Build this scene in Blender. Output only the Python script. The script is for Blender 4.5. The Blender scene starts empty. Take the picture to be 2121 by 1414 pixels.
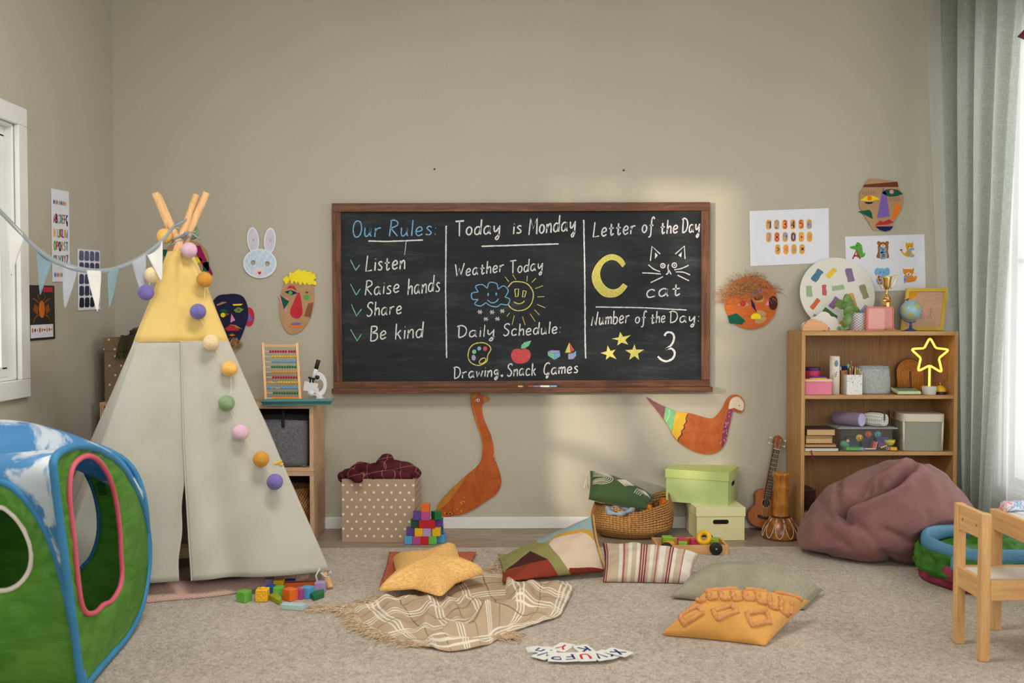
import bpy, bmesh, math, random
from math import sin, cos, pi, sqrt, atan2, radians as RAD
from mathutils import Vector as V, Matrix, Euler, noise
SC = bpy.context.scene
COL = SC.collection
rnd = random.Random(7)

# ------------------------------------------------------------------ camera
FPX = 2062.0                                   # 35 mm lens on a 36 mm wide frame of 2121 px
CAM = V((0.0, -5.33, 1.163))
YAW = math.atan(20.5/FPX); PIT = math.atan(61.0/FPX)
cam_data = bpy.data.cameras.new('camera'); cam = bpy.data.objects.new('camera', cam_data); COL.objects.link(cam)
cam_data.sensor_width = 36.0; cam_data.lens = 36.0*FPX/2121.0
cam.location = CAM; cam.rotation_euler = (pi/2-PIT, 0, -YAW)
cam_data.clip_start = 0.05
cam_data.dof.use_dof = True; cam_data.dof.focus_distance = 4.75; cam_data.dof.aperture_fstop = 3.2
SC.camera = cam
# ------------------------------------------------------------------ view, world, daylight
SC.view_settings.view_transform = 'Standard'; SC.view_settings.look = 'None'
SC.view_settings.gamma = 1.0; SC.view_settings.use_curve_mapping = False
SC.view_settings.exposure = 0.0
SC.cycles.use_denoising = True
SC.cycles.max_bounces = 8; SC.cycles.diffuse_bounces = 4; SC.cycles.transparent_max_bounces = 16
SC.cycles.sample_clamp_indirect = 6.0
w = bpy.data.worlds.new('daylight'); SC.world = w; w.use_nodes = True
bg = w.node_tree.nodes['Background']; bg.inputs[0].default_value = (1.0, 0.985, 0.955, 1); bg.inputs[1].default_value = 0.84

def area(name, loc, look, sx, sy, power, color=(1, 1, 1)):
    d = bpy.data.lights.new(name, 'AREA'); d.shape = 'RECTANGLE'; d.size = sx; d.size_y = sy
    d.energy = power; d.color = color
    o = bpy.data.objects.new(name, d); COL.objects.link(o); o.location = loc
    o.rotation_euler = (V(look)-V(loc)).to_track_quat('-Z', 'Y').to_euler(); return o
# daylight standing outside the two side windows, and an unseen broad light added behind the camera
area('daylight_through_sheer_curtain', (3.25, -2.75, 1.5), (0, -2.9, 1.1), 2.0, 2.2, 42, (0.97, 0.99, 1.0))
area('daylight_behind_curtain', (2.95, -0.75, 1.5), (0, -0.85, 1.4), 1.0, 2.4, 12, (0.97, 0.99, 1.0)).data.spread = RAD(100)
area('daylight_through_side_window', (-2.75, -1.75, 1.45), (0, -1.6, 1.2), 1.5, 1.3, 14, (1.0, 0.99, 0.96))
area('unseen_light_behind_camera', (0.9, -7.6, 2.6), (-0.5, -1.0, 1.0), 3.4, 2.0, 82, (1.0, 0.975, 0.93))
area('added_ceiling_fill', (-0.35, -2.3, 2.93), (-0.35, -2.2, 0), 1.1, 0.6, 42, (1.0, 0.98, 0.94))  # unseen, added to brighten the middle of the wall and the floor
sp = bpy.data.lights.new('low_sun_between_branches', 'SPOT'); sp.energy = 2300; sp.color = (1.0, 0.85, 0.66)
sp.spot_size = RAD(17.5); sp.spot_blend = 0.25; sp.shadow_soft_size = 0.055
so = bpy.data.objects.new('low_sun_between_branches', sp); COL.objects.link(so)
so.location = (-4.6, -5.6, 1.95); so.rotation_euler = (V((1.0, 0, 1.02))-V(so.location)).to_track_quat('-Z', 'Y').to_euler()

# ------------------------------------------------------------------ from a point of the photograph to a place in the room
_F = V((sin(YAW)*cos(PIT), cos(YAW)*cos(PIT), -sin(PIT))); _R = V((cos(YAW), -sin(YAW), 0)); _U = _R.cross(_F)
def ray(x, y): return _F + _R*((x-1060.5)/FPX) + _U*((707-y)/FPX)
def A(x, y, Y):                       # on the plane at depth Y
    d = ray(x, y); return CAM + d*((Y-CAM.y)/d.y)
def G(x, y, z=0.0):                   # at height z above the floor
    d = ray(x, y); return CAM + d*((z-CAM.z)/d.z)
def S(x, y, X):                       # on a side plane
    d = ray(x, y); return CAM + d*((X-CAM.x)/d.x)
def RP(x, y, p, n):                   # on any plane
    d = ray(x, y); return CAM + d*((p-CAM).dot(n)/d.dot(n))

# ------------------------------------------------------------------ things and meshes
WM = {}
def thing(name, label, cat, loc=(0, 0, 0), rot=(0, 0, 0), group=None):
    o = bpy.data.objects.new(name, None); COL.objects.link(o); o.empty_display_size = 0.05
    o.location = loc; o.rotation_euler = rot
    o['label'] = label; o['category'] = cat
    if group: o['group'] = group
    WM[o.name] = Matrix.Translation(V(loc)) @ Euler(rot).to_matrix().to_4x4()
    return o
def smooth_line(p, closed=False, n=6):
    p = [V(q) for q in p]; k = len(p); out = []
    if k < 3: return p
    for i in range(k if closed else k-1):
        if closed: a, b, c, d = p[i-1], p[i], p[(i+1) % k], p[(i+2) % k]
        else: a, b, c, d = p[max(i-1, 0)], p[i], p[i+1], p[min(i+2, k-1)]
        for j in range(n):
            t = j/n
            out.append(0.5*((2*b)+(c-a)*t+(2*a-5*b+4*c-d)*t*t+(3*b-a-3*c+d)*t*t*t))
    if not closed: out.append(p[-1])
    return out
class Frame:                          # a flat drawing surface: f(x, y, h)
    def __init__(s, o, ex, ey):
        s.o = V(o); s.ex = V(ex); s.ey = V(ey); s.n = s.ex.cross(s.ey).normalized()
    def __call__(s, x, y, h=0.0): return s.o+s.ex*x+s.ey*y+s.n*h
class MB:
    def __init__(s): s.v = []; s.f = []; s.uv = []; s.mi = []; s.cur = 0
    def add(s, vs, fs, uvs=None):
        b = len(s.v); s.v += [V(q) for q in vs]
        for i, f in enumerate(fs):
            s.f.append([b+j for j in f]); s.mi.append(s.cur)
            if uvs: s.uv.append([uvs[j] for j in f])
            else:
                pts = [V(vs[j]) for j in f]; n = (pts[1]-pts[0]).cross(pts[-1]-pts[0])
                ax = max(range(3), key=lambda k: abs(n[k]))
                s.uv.append([((q.y, q.z), (q.x, q.z), (q.x, q.y))[ax] for q in pts])
        return s
    def box(s, c, d, M=None, taper=1.0):
        x, y, z = d[0]/2, d[1]/2, d[2]/2; c = V(c)
        vs = [V((a*(taper if e > 0 else 1), b*(taper if e > 0 else 1), e)) for e in (-z, z) for (a, b) in ((-x, -y), (x, -y), (x, y), (-x, y))]
        fs = [(0, 3, 2, 1), (4, 5, 6, 7), (0, 1, 5, 4), (1, 2, 6, 5), (2, 3, 7, 6), (3, 0, 4, 7)]
        p = [(M @ q if M else q)+c for q in vs]
        b = len(s.v); s.v += p
        for f in fs:
            s.f.append([b+j for j in f]); s.mi.append(s.cur)
            pts = [vs[j] for j in f]; n = (pts[1]-pts[0]).cross(pts[2]-pts[0]); ax = max(range(3), key=lambda k: abs(n[k]))
            s.uv.append([((q.y, q.z), (q.x, q.z), (q.x, q.y))[ax] for q in pts])
        return s
    def span(s, a, b):                # box between two corners
        a, b = V(a), V(b); return s.box((a+b)/2, [abs(q) for q in (b-a)])
    def bar(s, a, b, w, t, up=(0, 0, 1)):
        a, b = V(a), V(b); d = (b-a); L = d.length; z = d.normalized(); x = V(up).cross(z)
        x = x.normalized() if x.length > 1e-6 else V((1, 0, 0)); y = z.cross(x)
        return s.box((a+b)/2, (w, t, L), Matrix((x, y, z)).transposed())
    def tube(s, pts, r, seg=10, closed=False, caps=True):
        pts = [V(p) for p in pts]; n = len(pts); rs = r if isinstance(r, (list, tuple)) else [r]*n
        vs = []; prev = None
        for i, p in enumerate(pts):
            if closed: t = pts[(i+1) % n]-pts[i-1]
            else: t = pts[min(i+1, n-1)]-pts[max(i-1, 0)]
            t = t.normalized() if t.length > 1e-9 else V((0, 0, 1))
            if prev is None:
                u = t.cross(V((0, 0, 1))); u = u if u.length > 0.05 else t.cross(V((1, 0, 0)))
            else: u = prev-t*prev.dot(t)
            u = u.normalized(); prev = u; w_ = t.cross(u)
            vs += [p+(u*cos(2*pi*k/seg)+w_*sin(2*pi*k/seg))*rs[i] for k in range(seg)]
        fs = []
        for i in range(n if closed else n-1):
            j = (i+1) % n
            for k in range(seg):
                l = (k+1) % seg; fs.append((i*seg+k, i*seg+l, j*seg+l, j*seg+k))
        if caps and not closed: fs += [tuple(range(seg-1, -1, -1)), tuple((n-1)*seg+k for k in range(seg))]
        uv = [(k/seg, i/max(n-1, 1)) for i in range(n) for k in range(seg)]
        return s.add(vs, fs, uv)
    def lathe(s, prof, c=(0, 0, 0), seg=28, sx=1.0, sy=1.0, M=None, wob=None):
        c = V(c); vs = []; n = len(prof)
        for i, (r, z) in enumerate(prof):
            for k in range(seg):
                a = 2*pi*k/seg; q = V((r*cos(a)*sx, r*sin(a)*sy, z))
                if wob: q = wob(q, a, z)
                vs.append((M @ q if M else q)+c)
        fs = [(i*seg+k, i*seg+(k+1) % seg, (i+1)*seg+(k+1) % seg, (i+1)*seg+k) for i in range(n-1) for k in range(seg)]
        if prof[0][0] > 1e-5: fs.append(tuple(range(seg-1, -1, -1)))
        if prof[-1][0] > 1e-5: fs.append(tuple((n-1)*seg+k for k in range(seg)))
        uv = [(k/seg, p[1]) for p in prof for k in range(seg)]
        return s.add(vs, fs, uv)
    def ball(s, c, r, seg=20, rings=12, sc=(1, 1, 1), M=None):
        prof = [(max(r*sin(pi*i/rings), 1e-6), -r*cos(pi*i/rings)) for i in range(rings+1)]
        Sm = Matrix.Diagonal(V(sc)); M2 = (M @ Sm) if M else Sm
        return s.lathe(prof, c, seg, M=M2)
    def poly(s, fr, pts, h0, h1):     # a flat piece with thickness, on a drawing surface
        area2 = sum(pts[i-1][0]*pts[i][1]-pts[i][0]*pts[i-1][1] for i in range(len(pts)))
        if area2 < 0: pts = pts[::-1]
        n = len(pts); vs = [fr(p[0], p[1], h0) for p in pts]+[fr(p[0], p[1], h1) for p in pts]
        fs = [tuple(range(n-1, -1, -1)), tuple(range(n, 2*n))]+[(i, (i+1) % n, n+(i+1) % n, n+i) for i in range(n)]
        return s.add(vs, fs, [(p[0], p[1]) for p in pts]*2)
    def ribbon(s, fr, pts, wd, h0, h1, jit=0.0, closed=False):
        pts = [V((p[0], p[1])) for p in pts]; n = len(pts)
        if n < 2: return s
        L = []; R_ = []
        for i in range(n):
            if closed: t = pts[(i+1) % n]-pts[i-1]
            else: t = pts[min(i+1, n-1)]-pts[max(i-1, 0)]
            if t.length < 1e-9: t = V((1, 0))
            t.normalize(); m = V((-t.y, t.x)); q = wd/2*(1+jit*(rnd.random()-.5))
            L.append(pts[i]+m*q); R_.append(pts[i]-m*q)
        vs = [fr(p.x, p.y, h1) for p in L]+[fr(p.x, p.y, h1) for p in R_]+[fr(p.x, p.y, h0) for p in L]+[fr(p.x, p.y, h0) for p in R_]
        fs = []
        for i in range(n if closed else n-1):
            j = (i+1) % n
            fs += [(n+i, n+j, j, i), (i, j, 2*n+j, 2*n+i), (n+j, n+i, 3*n+i, 3*n+j)]
        if not closed: fs += [(n, 0, 2*n, 3*n), (n-1, 2*n-1, 4*n-1, 3*n-1)]
        return s.add(vs, fs)
    def grid(s, fn, nu, nv, flip=False, wrap=False):
        vs = []; uv = []
        for j in range(nv+1):
            for i in range(nu+1):
                vs.append(fn(i/nu, j/nv)); uv.append((i/nu, j/nv))
        k = nu+1; fs = [(j*k+i, j*k+i+1, (j+1)*k+i+1, (j+1)*k+i) for j in range(nv) for i in range(nu)]
        if flip: fs = [f[::-1] for f in fs]
        return s.add(vs, fs, uv)
    def build(s, name, mats, parent=None, smooth=False, bevel=0, sub=0, solid=0, local=False, weld=0, bseg=2, loc=None, rot=None):
        me = bpy.data.meshes.new(name)
        if parent is not None: Mw = WM[parent.name]
        elif loc is not None: Mw = Matrix.Translation(V(loc)) @ Euler(rot or (0, 0, 0)).to_matrix().to_4x4()
        else: Mw = Matrix()
        inv = Matrix() if local else Mw.inverted()
        me.from_pydata([inv @ q for q in s.v], [], s.f)
        ul = me.uv_layers.new(name='UVMap'); k = 0; flat = []
        for u in s.uv:
            for q in u: flat += [q[0], q[1]]
        ul.data.foreach_set('uv', flat)
        if not isinstance(mats, (list, tuple)): mats = [mats]
        for m in mats: me.materials.append(m)
        if len(mats) > 1: me.polygons.foreach_set('material_index', s.mi)
        if weld:
            b = bmesh.new(); b.from_mesh(me); bmesh.ops.remove_doubles(b, verts=b.verts, dist=weld); b.to_mesh(me); b.free()
        if smooth: me.polygons.foreach_set('use_smooth', [True]*len(me.polygons))
        me.update()
        o = bpy.data.objects.new(name, me); COL.objects.link(o)
        if parent is not None: o.parent = parent
        elif loc is not None: o.location = loc; o.rotation_euler = rot or (0, 0, 0)
        WM[o.name] = Mw
        if solid:
            m = o.modifiers.new('s', 'SOLIDIFY'); m.thickness = solid; m.offset = 0
        if bevel:
            m = o.modifiers.new('b', 'BEVEL'); m.width = bevel; m.segments = bseg; m.limit_method = 'ANGLE'; m.angle_limit = RAD(35)
            if not smooth: me.polygons.foreach_set('use_smooth', [False]*len(me.polygons))
        if sub:
            m = o.modifiers.new('u', 'SUBSURF'); m.levels = sub; m.render_levels = sub
        return o
def tag(o, label=None, cat=None, group=None, kind=None):
    if label: o['label'] = label
    if cat: o['category'] = cat
    if group: o['group'] = group
    if kind: o['kind'] = kind
    return o
def filled(name, loops, fr, thick, mat, parent, h=0.0, bevel=0):      # flat sheet with holes, loops in drawing-surface metres
    cu = bpy.data.curves.new(name, 'CURVE'); cu.dimensions = '2D'; cu.fill_mode = 'BOTH'; cu.extrude = thick/2
    for lp in loops:
        sp_ = cu.splines.new('POLY'); sp_.points.add(len(lp)-1)
        for q, p in zip(sp_.points, lp): q.co = (p[0], p[1], 0, 1)
        sp_.use_cyclic_u = True
    t = bpy.data.objects.new('t', cu); COL.objects.link(t); bpy.context.view_layer.update()
    me = bpy.data.meshes.new_from_object(t); bpy.data.objects.remove(t)
    b = MB()
    b.add([fr(v.co.x, v.co.y, h+thick/2+v.co.z) for v in me.vertices], [list(p.vertices) for p in me.polygons], [(v.co.x, v.co.y) for v in me.vertices])
    bpy.data.meshes.remove(me)
    return b.build(name, mat, parent, weld=1e-5)
def copy_tree(o, parent=None):
    c = o.copy(); COL.objects.link(c)
    if parent is not None: c.parent = parent
    for ch in list(o.children): copy_tree(ch, c)
    return c

# ------------------------------------------------------------------ materials
def lin(c):
    return tuple(((x/255)/12.92 if x/255 <= 0.04045 else ((x/255+0.055)/1.055)**2.4) for x in c[:3])+(1.0,)
MC = {}
class NT:
    def __init__(s, name):
        s.m = bpy.data.materials.new(name); s.m.use_nodes = True; s.t = s.m.node_tree
        s.b = s.t.nodes['Principled BSDF']; s.out = s.t.nodes['Material Output']
    def n(s, typ, **kw):
        q = s.t.nodes.new(typ)
        for k, v in kw.items(): setattr(q, k, v)
        return q
    def set(s, sock, val):
        if hasattr(val, 'is_linked') or isinstance(val, bpy.types.NodeSocket): s.t.links.new(val, sock)
        else: sock.default_value = val
    def mth(s, op, a, b=0.0, c=0.0):
        q = s.n('ShaderNodeMath', operation=op); s.set(q.inputs[0], a); s.set(q.inputs[1], b); s.set(q.inputs[2], c); return q.outputs[0]
    def mix(s, f, a, b):
        q = s.n('ShaderNodeMix', data_type='RGBA'); s.set(q.inputs[0], f); s.set(q.inputs[6], a); s.set(q.inputs[7], b); return q.outputs[2]
    def co(s, kind='Object', scale=(1, 1, 1), rot=(0, 0, 0)):
        t = s.n('ShaderNodeTexCoord'); mp = s.n('ShaderNodeMapping'); mp.inputs['Scale'].default_value = scale; mp.inputs['Rotation'].default_value = rot
        s.t.links.new(t.outputs[kind], mp.inputs[0]); return mp.outputs[0]
    def xy(s, vec):
        q = s.n('ShaderNodeSeparateXYZ'); s.t.links.new(vec, q.inputs[0]); return q.outputs
    def noise(s, vec, scale=5, detail=3, rough=.55, dist=0):
        q = s.n('ShaderNodeTexNoise'); s.t.links.new(vec, q.inputs['Vector']); q.inputs['Scale'].default_value = scale
        q.inputs['Detail'].default_value = detail; q.inputs['Roughness'].default_value = rough; q.inputs['Distortion'].default_value = dist
        return q.outputs['Fac']
    def ramp(s, f, stops):
        q = s.n('ShaderNodeValToRGB'); s.set(q.inputs[0], f); e = q.color_ramp.elements
        while len(e) < len(stops): e.new(0.5)
        for k, (p, c) in enumerate(stops): e[k].position = p; e[k].color = c if len(c) == 4 else lin(c)
        return q.outputs[0]
    def bump(s, h, strength=.3, dist=.01, normal=None):
        q = s.n('ShaderNodeBump'); q.inputs['Strength'].default_value = strength; q.inputs['Distance'].default_value = dist
        s.set(q.inputs['Height'], h)
        if normal is not None: s.t.links.new(normal, q.inputs['Normal'])
        s.t.links.new(q.outputs[0], s.b.inputs['Normal']); return q.outputs[0]
    def done(s, col=None, rough=.6, metal=0.0, spec=.4):
        if col is not None: s.set(s.b.inputs['Base Color'], col)
        s.set(s.b.inputs['Roughness'], rough); s.b.inputs['Metallic'].default_value = metal; s.b.inputs['Specular IOR Level'].default_value = spec
        return s.m
def plain(name, c, rough=.5, metal=0.0, spec=.4, var=0.06, vs=8, bump=0.0, bs=60):
    if name in MC: return MC[name]
    t = NT(name); vec = t.co(); col = lin(c)
    d = tuple(x*(1-2*var) for x in col[:3])+(1,); u = tuple(min(1, x*(1+2*var)) for x in col[:3])+(1,)
    cc = t.ramp(t.noise(vec, vs), [(.3, d), (.7, u)]) if var else col
    if bump: t.bump(t.noise(vec, bs, 2), bump, .002)
    MC[name] = t.done(cc, rough, metal, spec); return MC[name]
def cloth(name, c, weave=420, var=.07, bump=.35, rough=.9, vs=6, c2=None):
    if name in MC: return MC[name]
    t = NT(name); vec = t.co(); col = lin(c)
    d = tuple(x*(1-2*var) for x in col[:3])+(1,) if c2 is None else lin(c2); u = tuple(min(1, x*(1+2*var)) for x in col[:3])+(1,)
    big = t.noise(vec, vs, 4); fine = t.noise(vec, weave, 2)
    cc = t.ramp(t.mth('ADD', t.mth('MULTIPLY', big, .6), t.mth('MULTIPLY', fine, .4)), [(.35, d), (.65, u)])
    t.bump(fine, bump, .0015)
    t.b.inputs['Sheen Weight'].default_value = .15
    MC[name] = t.done(cc, rough, 0, .2); return MC[name]
def wood(name, c1, c2, scale=(1, 18, 18), ns=3.0, rough=.45, bump=.08, kind='Object', rot=(0, 0, 0)):
    if name in MC: return MC[name]
    t = NT(name); vec = t.co(kind, scale, rot)
    g = t.noise(vec, ns, 5, .6, .6); f = t.noise(vec, ns*6, 3, .6)
    h = t.mth('ADD', t.mth('MULTIPLY', g, .7), t.mth('MULTIPLY', f, .3))
    cc = t.ramp(h, [(.36, c1), (.5, tuple((a+b)/2 for a, b in zip(c1, c2))), (.64, c2)])
    t.bump(h, bump, .003); MC[name] = t.done(cc, rough, 0, .35); return MC[name]
# ================================================================== the room
XL, XR, ZC, YN = -2.062, 2.62, 3.0, -5.7
def structure(o): o['kind'] = 'structure'; return o
def wall_mat():
    t = NT('wall_paint'); vec = t.co()
    a = t.noise(vec, 1.3, 3); f = t.noise(vec, 140, 3, .6)
    cc = t.ramp(t.mth('ADD', t.mth('MULTIPLY', a, .5), t.mth('MULTIPLY', f, .5)), [(.3, (178, 172, 156)), (.7, (188, 182, 166))])
    t.bump(f, .25, .002); return t.done(cc, .85, 0, .2)
M_wall = wall_mat()
M_white = plain('white_paint', (226, 226, 222), .4, var=.02)
M_ceil = plain('ceiling_paint', (214, 209, 198), .9, var=.02)
b = MB(); b.span((XL-.12, 0, 0), (XR+.12, .12, ZC)); structure(b.build('wall_back', M_wall))
fl = Frame((XL-.12, 0, 0), (0, 1, 0), (0, 0, 1))
W1 = (-2.18, -1.083, .875, 1.955); W2 = (-3.30, -2.66, .80, 1.96)
def rect(y0, y1, z0, z1): return [(y0, z0), (y1, z0), (y1, z1), (y0, z1)]
structure(filled('wall_left', [rect(YN, 0, 0, ZC), rect(*W1), rect(*W2)], fl, .12, M_wall, None))
fr_ = Frame((XR+.12, 0, 0), (0, -1, 0), (0, 0, 1))
structure(filled('wall_right', [rect(0, -YN, 0, ZC), rect(.16, 3.4, .25, 2.6)], fr_, .12, M_wall, None))
b = MB(); b.span((XL-.12, YN, ZC), (XR+.12, .12, ZC+.1)); structure(b.build('ceiling', M_ceil))
def floor_mat():
    t = NT('laminate'); vec = t.co()
    br = t.n('ShaderNodeTexBrick'); t.t.links.new(vec, br.inputs['Vector'])
    br.inputs['Scale'].default_value = 1; br.inputs['Brick Width'].default_value = 1.25; br.inputs['Row Height'].default_value = .14
    br.inputs['Mortar Size'].default_value = .0015; br.inputs['Color1'].default_value = (.2, .2, .2, 1); br.inputs['Color2'].default_value = (.9, .9, .9, 1); br.inputs['Mortar'].default_value = (0, 0, 0, 1)
    g = t.noise(t.co(scale=(1.5, 26, 1)), 3, 5, .6, .5)
    cc = t.ramp(g, [(.32, (128, 110, 92)), (.52, (160, 142, 121)), (.7, (180, 164, 144))])
    m = t.n('ShaderNodeMix', data_type='RGBA', blend_type='MULTIPLY'); m.inputs[0].default_value = .35
    t.t.links.new(cc, m.inputs[6]); t.t.links.new(br.outputs['Color'], m.inputs[7])
    t.bump(g, .06, .002); return t.done(m.outputs[2], .38, 0, .4)
b = MB(); b.span((XL-.12, YN, -.05), (XR+.12, .12, 0)); structure(b.build('floor', floor_mat()))
def carpet_mat():
    t = NT('carpet_pile'); vec = t.co()
    f = t.noise(vec, 150, 3, .7); m_ = t.noise(vec, 55, 3, .6); l = t.noise(vec, 2.2, 4, .6)
    h = t.mth('ADD', t.mth('ADD', t.mth('MULTIPLY', f, .55), t.mth('MULTIPLY', m_, .3)), t.mth('MULTIPLY', l, .15))
    cc = t.ramp(h, [(.36, (134, 119, 103)), (.5, (187, 172, 156)), (.64, (221, 207, 191))])
    t.bump(t.mth('ADD', f, m_), .9, .006); t.b.inputs['Sheen Weight'].default_value = .2
    return t.done(cc, .97, 0, .1)
M_carpet = carpet_mat()
YC = -.475
b = MB(); nx, ny = 60, 60
b.span((XL+.003, YN, .0005), (XR-.01, YC, .009))
tag(b.build('carpet', M_carpet, loc=(0, -2.5, 0)), 'beige short pile carpet covering the floor up to the laminate strip', 'carpet')
b = MB(); b.span((XL, -.014, 0), (XR, 0, .062)); structure(b.build('baseboard_back', M_white, bevel=.003))
b = MB(); b.span((XL, YN, 0), (XL+.014, -.014, .062)); structure(b.build('baseboard_left', M_white, bevel=.003))

def glass_mat():
    t = NT('window_glass'); tr = t.n('ShaderNodeBsdfTransparent'); gl = t.n('ShaderNodeBsdfGlossy'); gl.inputs['Roughness'].default_value = .03
    mx = t.n('ShaderNodeMixShader'); mx.inputs[0].default_value = .06
    t.t.links.new(tr.outputs[0], mx.inputs[1]); t.t.links.new(gl.outputs[0], mx.inputs[2]); t.t.links.new(mx.outputs[0], t.out.inputs[0]); return t.m
M_glass = glass_mat()
def window(name, Wd, X, s, label=None, nv=3, nh=3):
    y0, y1, z0, z1 = Wd
    r = bpy.data.objects.new(name, None); COL.objects.link(r); r.location = (X, (y0+y1)/2, z0); r['kind'] = 'structure'
    WM[r.name] = Matrix.Translation(r.location)
    t = MB(); k = .078; d = .022*s
    for (a0, a1, c0, c1) in ((y0-k, y1+k, z1, z1+k), (y0-k, y1+k, z0-k, z0), (y0-k, y0, z0, z1), (y1, y1+k, z0, z1)): t.span((X, a0, c0), (X+d, a1, c1))
    for (a0, a1, c0, c1) in ((y0, y1, z1-.012, z1), (y0, y1, z0, z0+.012), (y0, y0+.012, z0, z1), (y1-.012, y1, z0, z1)): t.span((X-.12*s, a0, c0), (X, a1, c1))
    t.build('window_frame', M_white, r, bevel=.004)
    t = MB(); q = .045; xs = (X-.075*s, X-.035*s)
    for (a0, a1, c0, c1) in ((y0+.012, y1-.012, z1-q-.012, z1-.012), (y0+.012, y1-.012, z0+.012, z0+q+.012), (y0+.012, y0+q+.012, z0+q, z1-q), (y1-q-.012, y1-.012, z0+q, z1-q)): t.span((xs[0], a0, c0), (xs[1], a1, c1))
    for i in range(1, nv): yy = y0+(y1-y0)*i/nv; t.span((X-.066*s, yy-.011, z0+q), (X-.042*s, yy+.011, z1-q))
    for i in range(1, nh): zz = z0+(z1-z0)*i/nh; t.span((X-.066*s, y0+q, zz-.011), (X-.042*s, y1-q, zz+.011))
    t.build('window_sash', M_white, r, bevel=.003)
    t = MB(); t.span((X-.057*s, y0+.03, z0+.03), (X-.053*s, y1-.03, z1-.03)); t.build('window_pane', M_glass, r)
window('window_1', W1, XL, 1); window('window_2', W2, XL, 1, nv=2)  # the second is unseen, added and sized for the sun patch
window('window_3', (-3.4, -.16, .25, 2.6), XR, -1, nv=3, nh=2)

# ------------------------------------------------------------------ curtains
def drape_mat():
    t = NT('grey_linen'); vec = t.co('UV', (1, 1, 1))
    f = t.noise(t.co(scale=(30, 30, 700)), 1, 2); g = t.noise(t.co(scale=(500, 500, 20)), 1, 2)
    cc = t.ramp(t.mth('MULTIPLY', t.mth('ADD', f, g), .5), [(.38, (158, 163, 154)), (.62, (190, 195, 186))])
    t.bump(f, .2, .001); t.done(cc, .9, 0, .15)
    tl = t.n('ShaderNodeBsdfTranslucent'); t.t.links.new(cc, tl.inputs[0]); mx = t.n('ShaderNodeMixShader'); mx.inputs[0].default_value = .68
    t.t.links.new(t.b.outputs[0], mx.inputs[1]); t.t.links.new(tl.outputs[0], mx.inputs[2]); t.t.links.new(mx.outputs[0], t.out.inputs[0]); return t.m
def sheer_mat():
    t = NT('white_sheer'); t.done(lin((240, 242, 240)), .8, 0, .1)
    tl = t.n('ShaderNodeBsdfTranslucent'); tl.inputs[0].default_value = lin((244, 246, 244)); tr = t.n('ShaderNodeBsdfTransparent')
    m1 = t.n('ShaderNodeMixShader'); m1.inputs[0].default_value = .6; t.t.links.new(t.b.outputs[0], m1.inputs[1]); t.t.links.new(tl.outputs[0], m1.inputs[2])
    f = t.noise(t.co(scale=(90, 90, 900)), 1, 1)
    m2 = t.n('ShaderNodeMixShader'); t.set(m2.inputs[0], t.mth('MULTIPLY_ADD', f, .2, .34)); t.t.links.new(m1.outputs[0], m2.inputs[1]); t.t.links.new(tr.outputs[0], m2.inputs[2])
    t.t.links.new(m2.outputs[0], t.out.inputs[0]); return t.m
M_drape, M_sheer = drape_mat(), sheer_mat()
def lerp(a, c, t): return a+(c-a)*t
def grey(u, v):
    z = lerp(2.96, .03, v); e = v**1.15
    y = lerp(lerp(-.085, -.80, u), lerp(-.13, -.47, u), e)
    x = lerp(lerp(2.285, 2.355, u), lerp(2.41, 2.385, u), e)
    a = lerp(.028, .020, v)
    x += a*sin(2*pi*(4.1*u+.25)+.7*v+.8*sin(3*u+v))+.007*sin(2*pi*9*u+3*v)+.005*noise.noise(V((u*6, v*5, 2)))
    if z < 1.15: x = max(x, 2.345)
    y += .018*cos(2*pi*4.1*u+v)
    return V((x, y, z))
b = MB(); b.grid(grey, 150, 50)
tag(b.build('curtain', M_drape, smooth=True, loc=(2.35, -.5, 0)), 'grey green linen curtain hanging beside the tall bookshelf', 'curtain')
def sheer(u, v):
    z = lerp(2.96, .03, v); y = lerp(-.22, -3.5, u)
    x = lerp(2.49, 2.485, v)+.026*sin(2*pi*(13*u**.9)+1.2*sin(2*v+4*u))+.006*noise.noise(V((u*20, v*3, 5)))
    return V((x, y, z))
b = MB(); b.grid(sheer, 260, 40)
tag(b.build('sheer_curtain', M_sheer, smooth=True, loc=(2.3, -2, 0)), 'bright translucent white sheer curtain covering the window by the small table', 'curtain')
def strip(u, v):
    z = lerp(2.96, .03, v); x = lerp(lerp(2.235, 2.345, min(1, v*1.5)), 2.43, u)
    return V((x, -.02+.004*sin(9*u), z))
b = MB(); b.grid(strip, 14, 20)
tag(b.build('sheer_curtain', M_sheer, smooth=True, loc=(2.36, -.03, 0)), 'narrow white sheer strip showing between the wall and the grey curtain', 'curtain')
# maroon pennant at the window
P0 = A(2109, 76, -1.25)
b = MB(); b.poly(Frame(P0, (1, 0, 0), (0, 0, 1)), [(-.004, .0), (.16, .17), (.15, -.015), (.05, -.02)], -.003, .003)
tag(b.build('pennant', cloth('maroon_felt', (92, 28, 40)), loc=P0), 'pointed maroon felt pennant hanging before the white sheer curtain', 'pennant')

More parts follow.
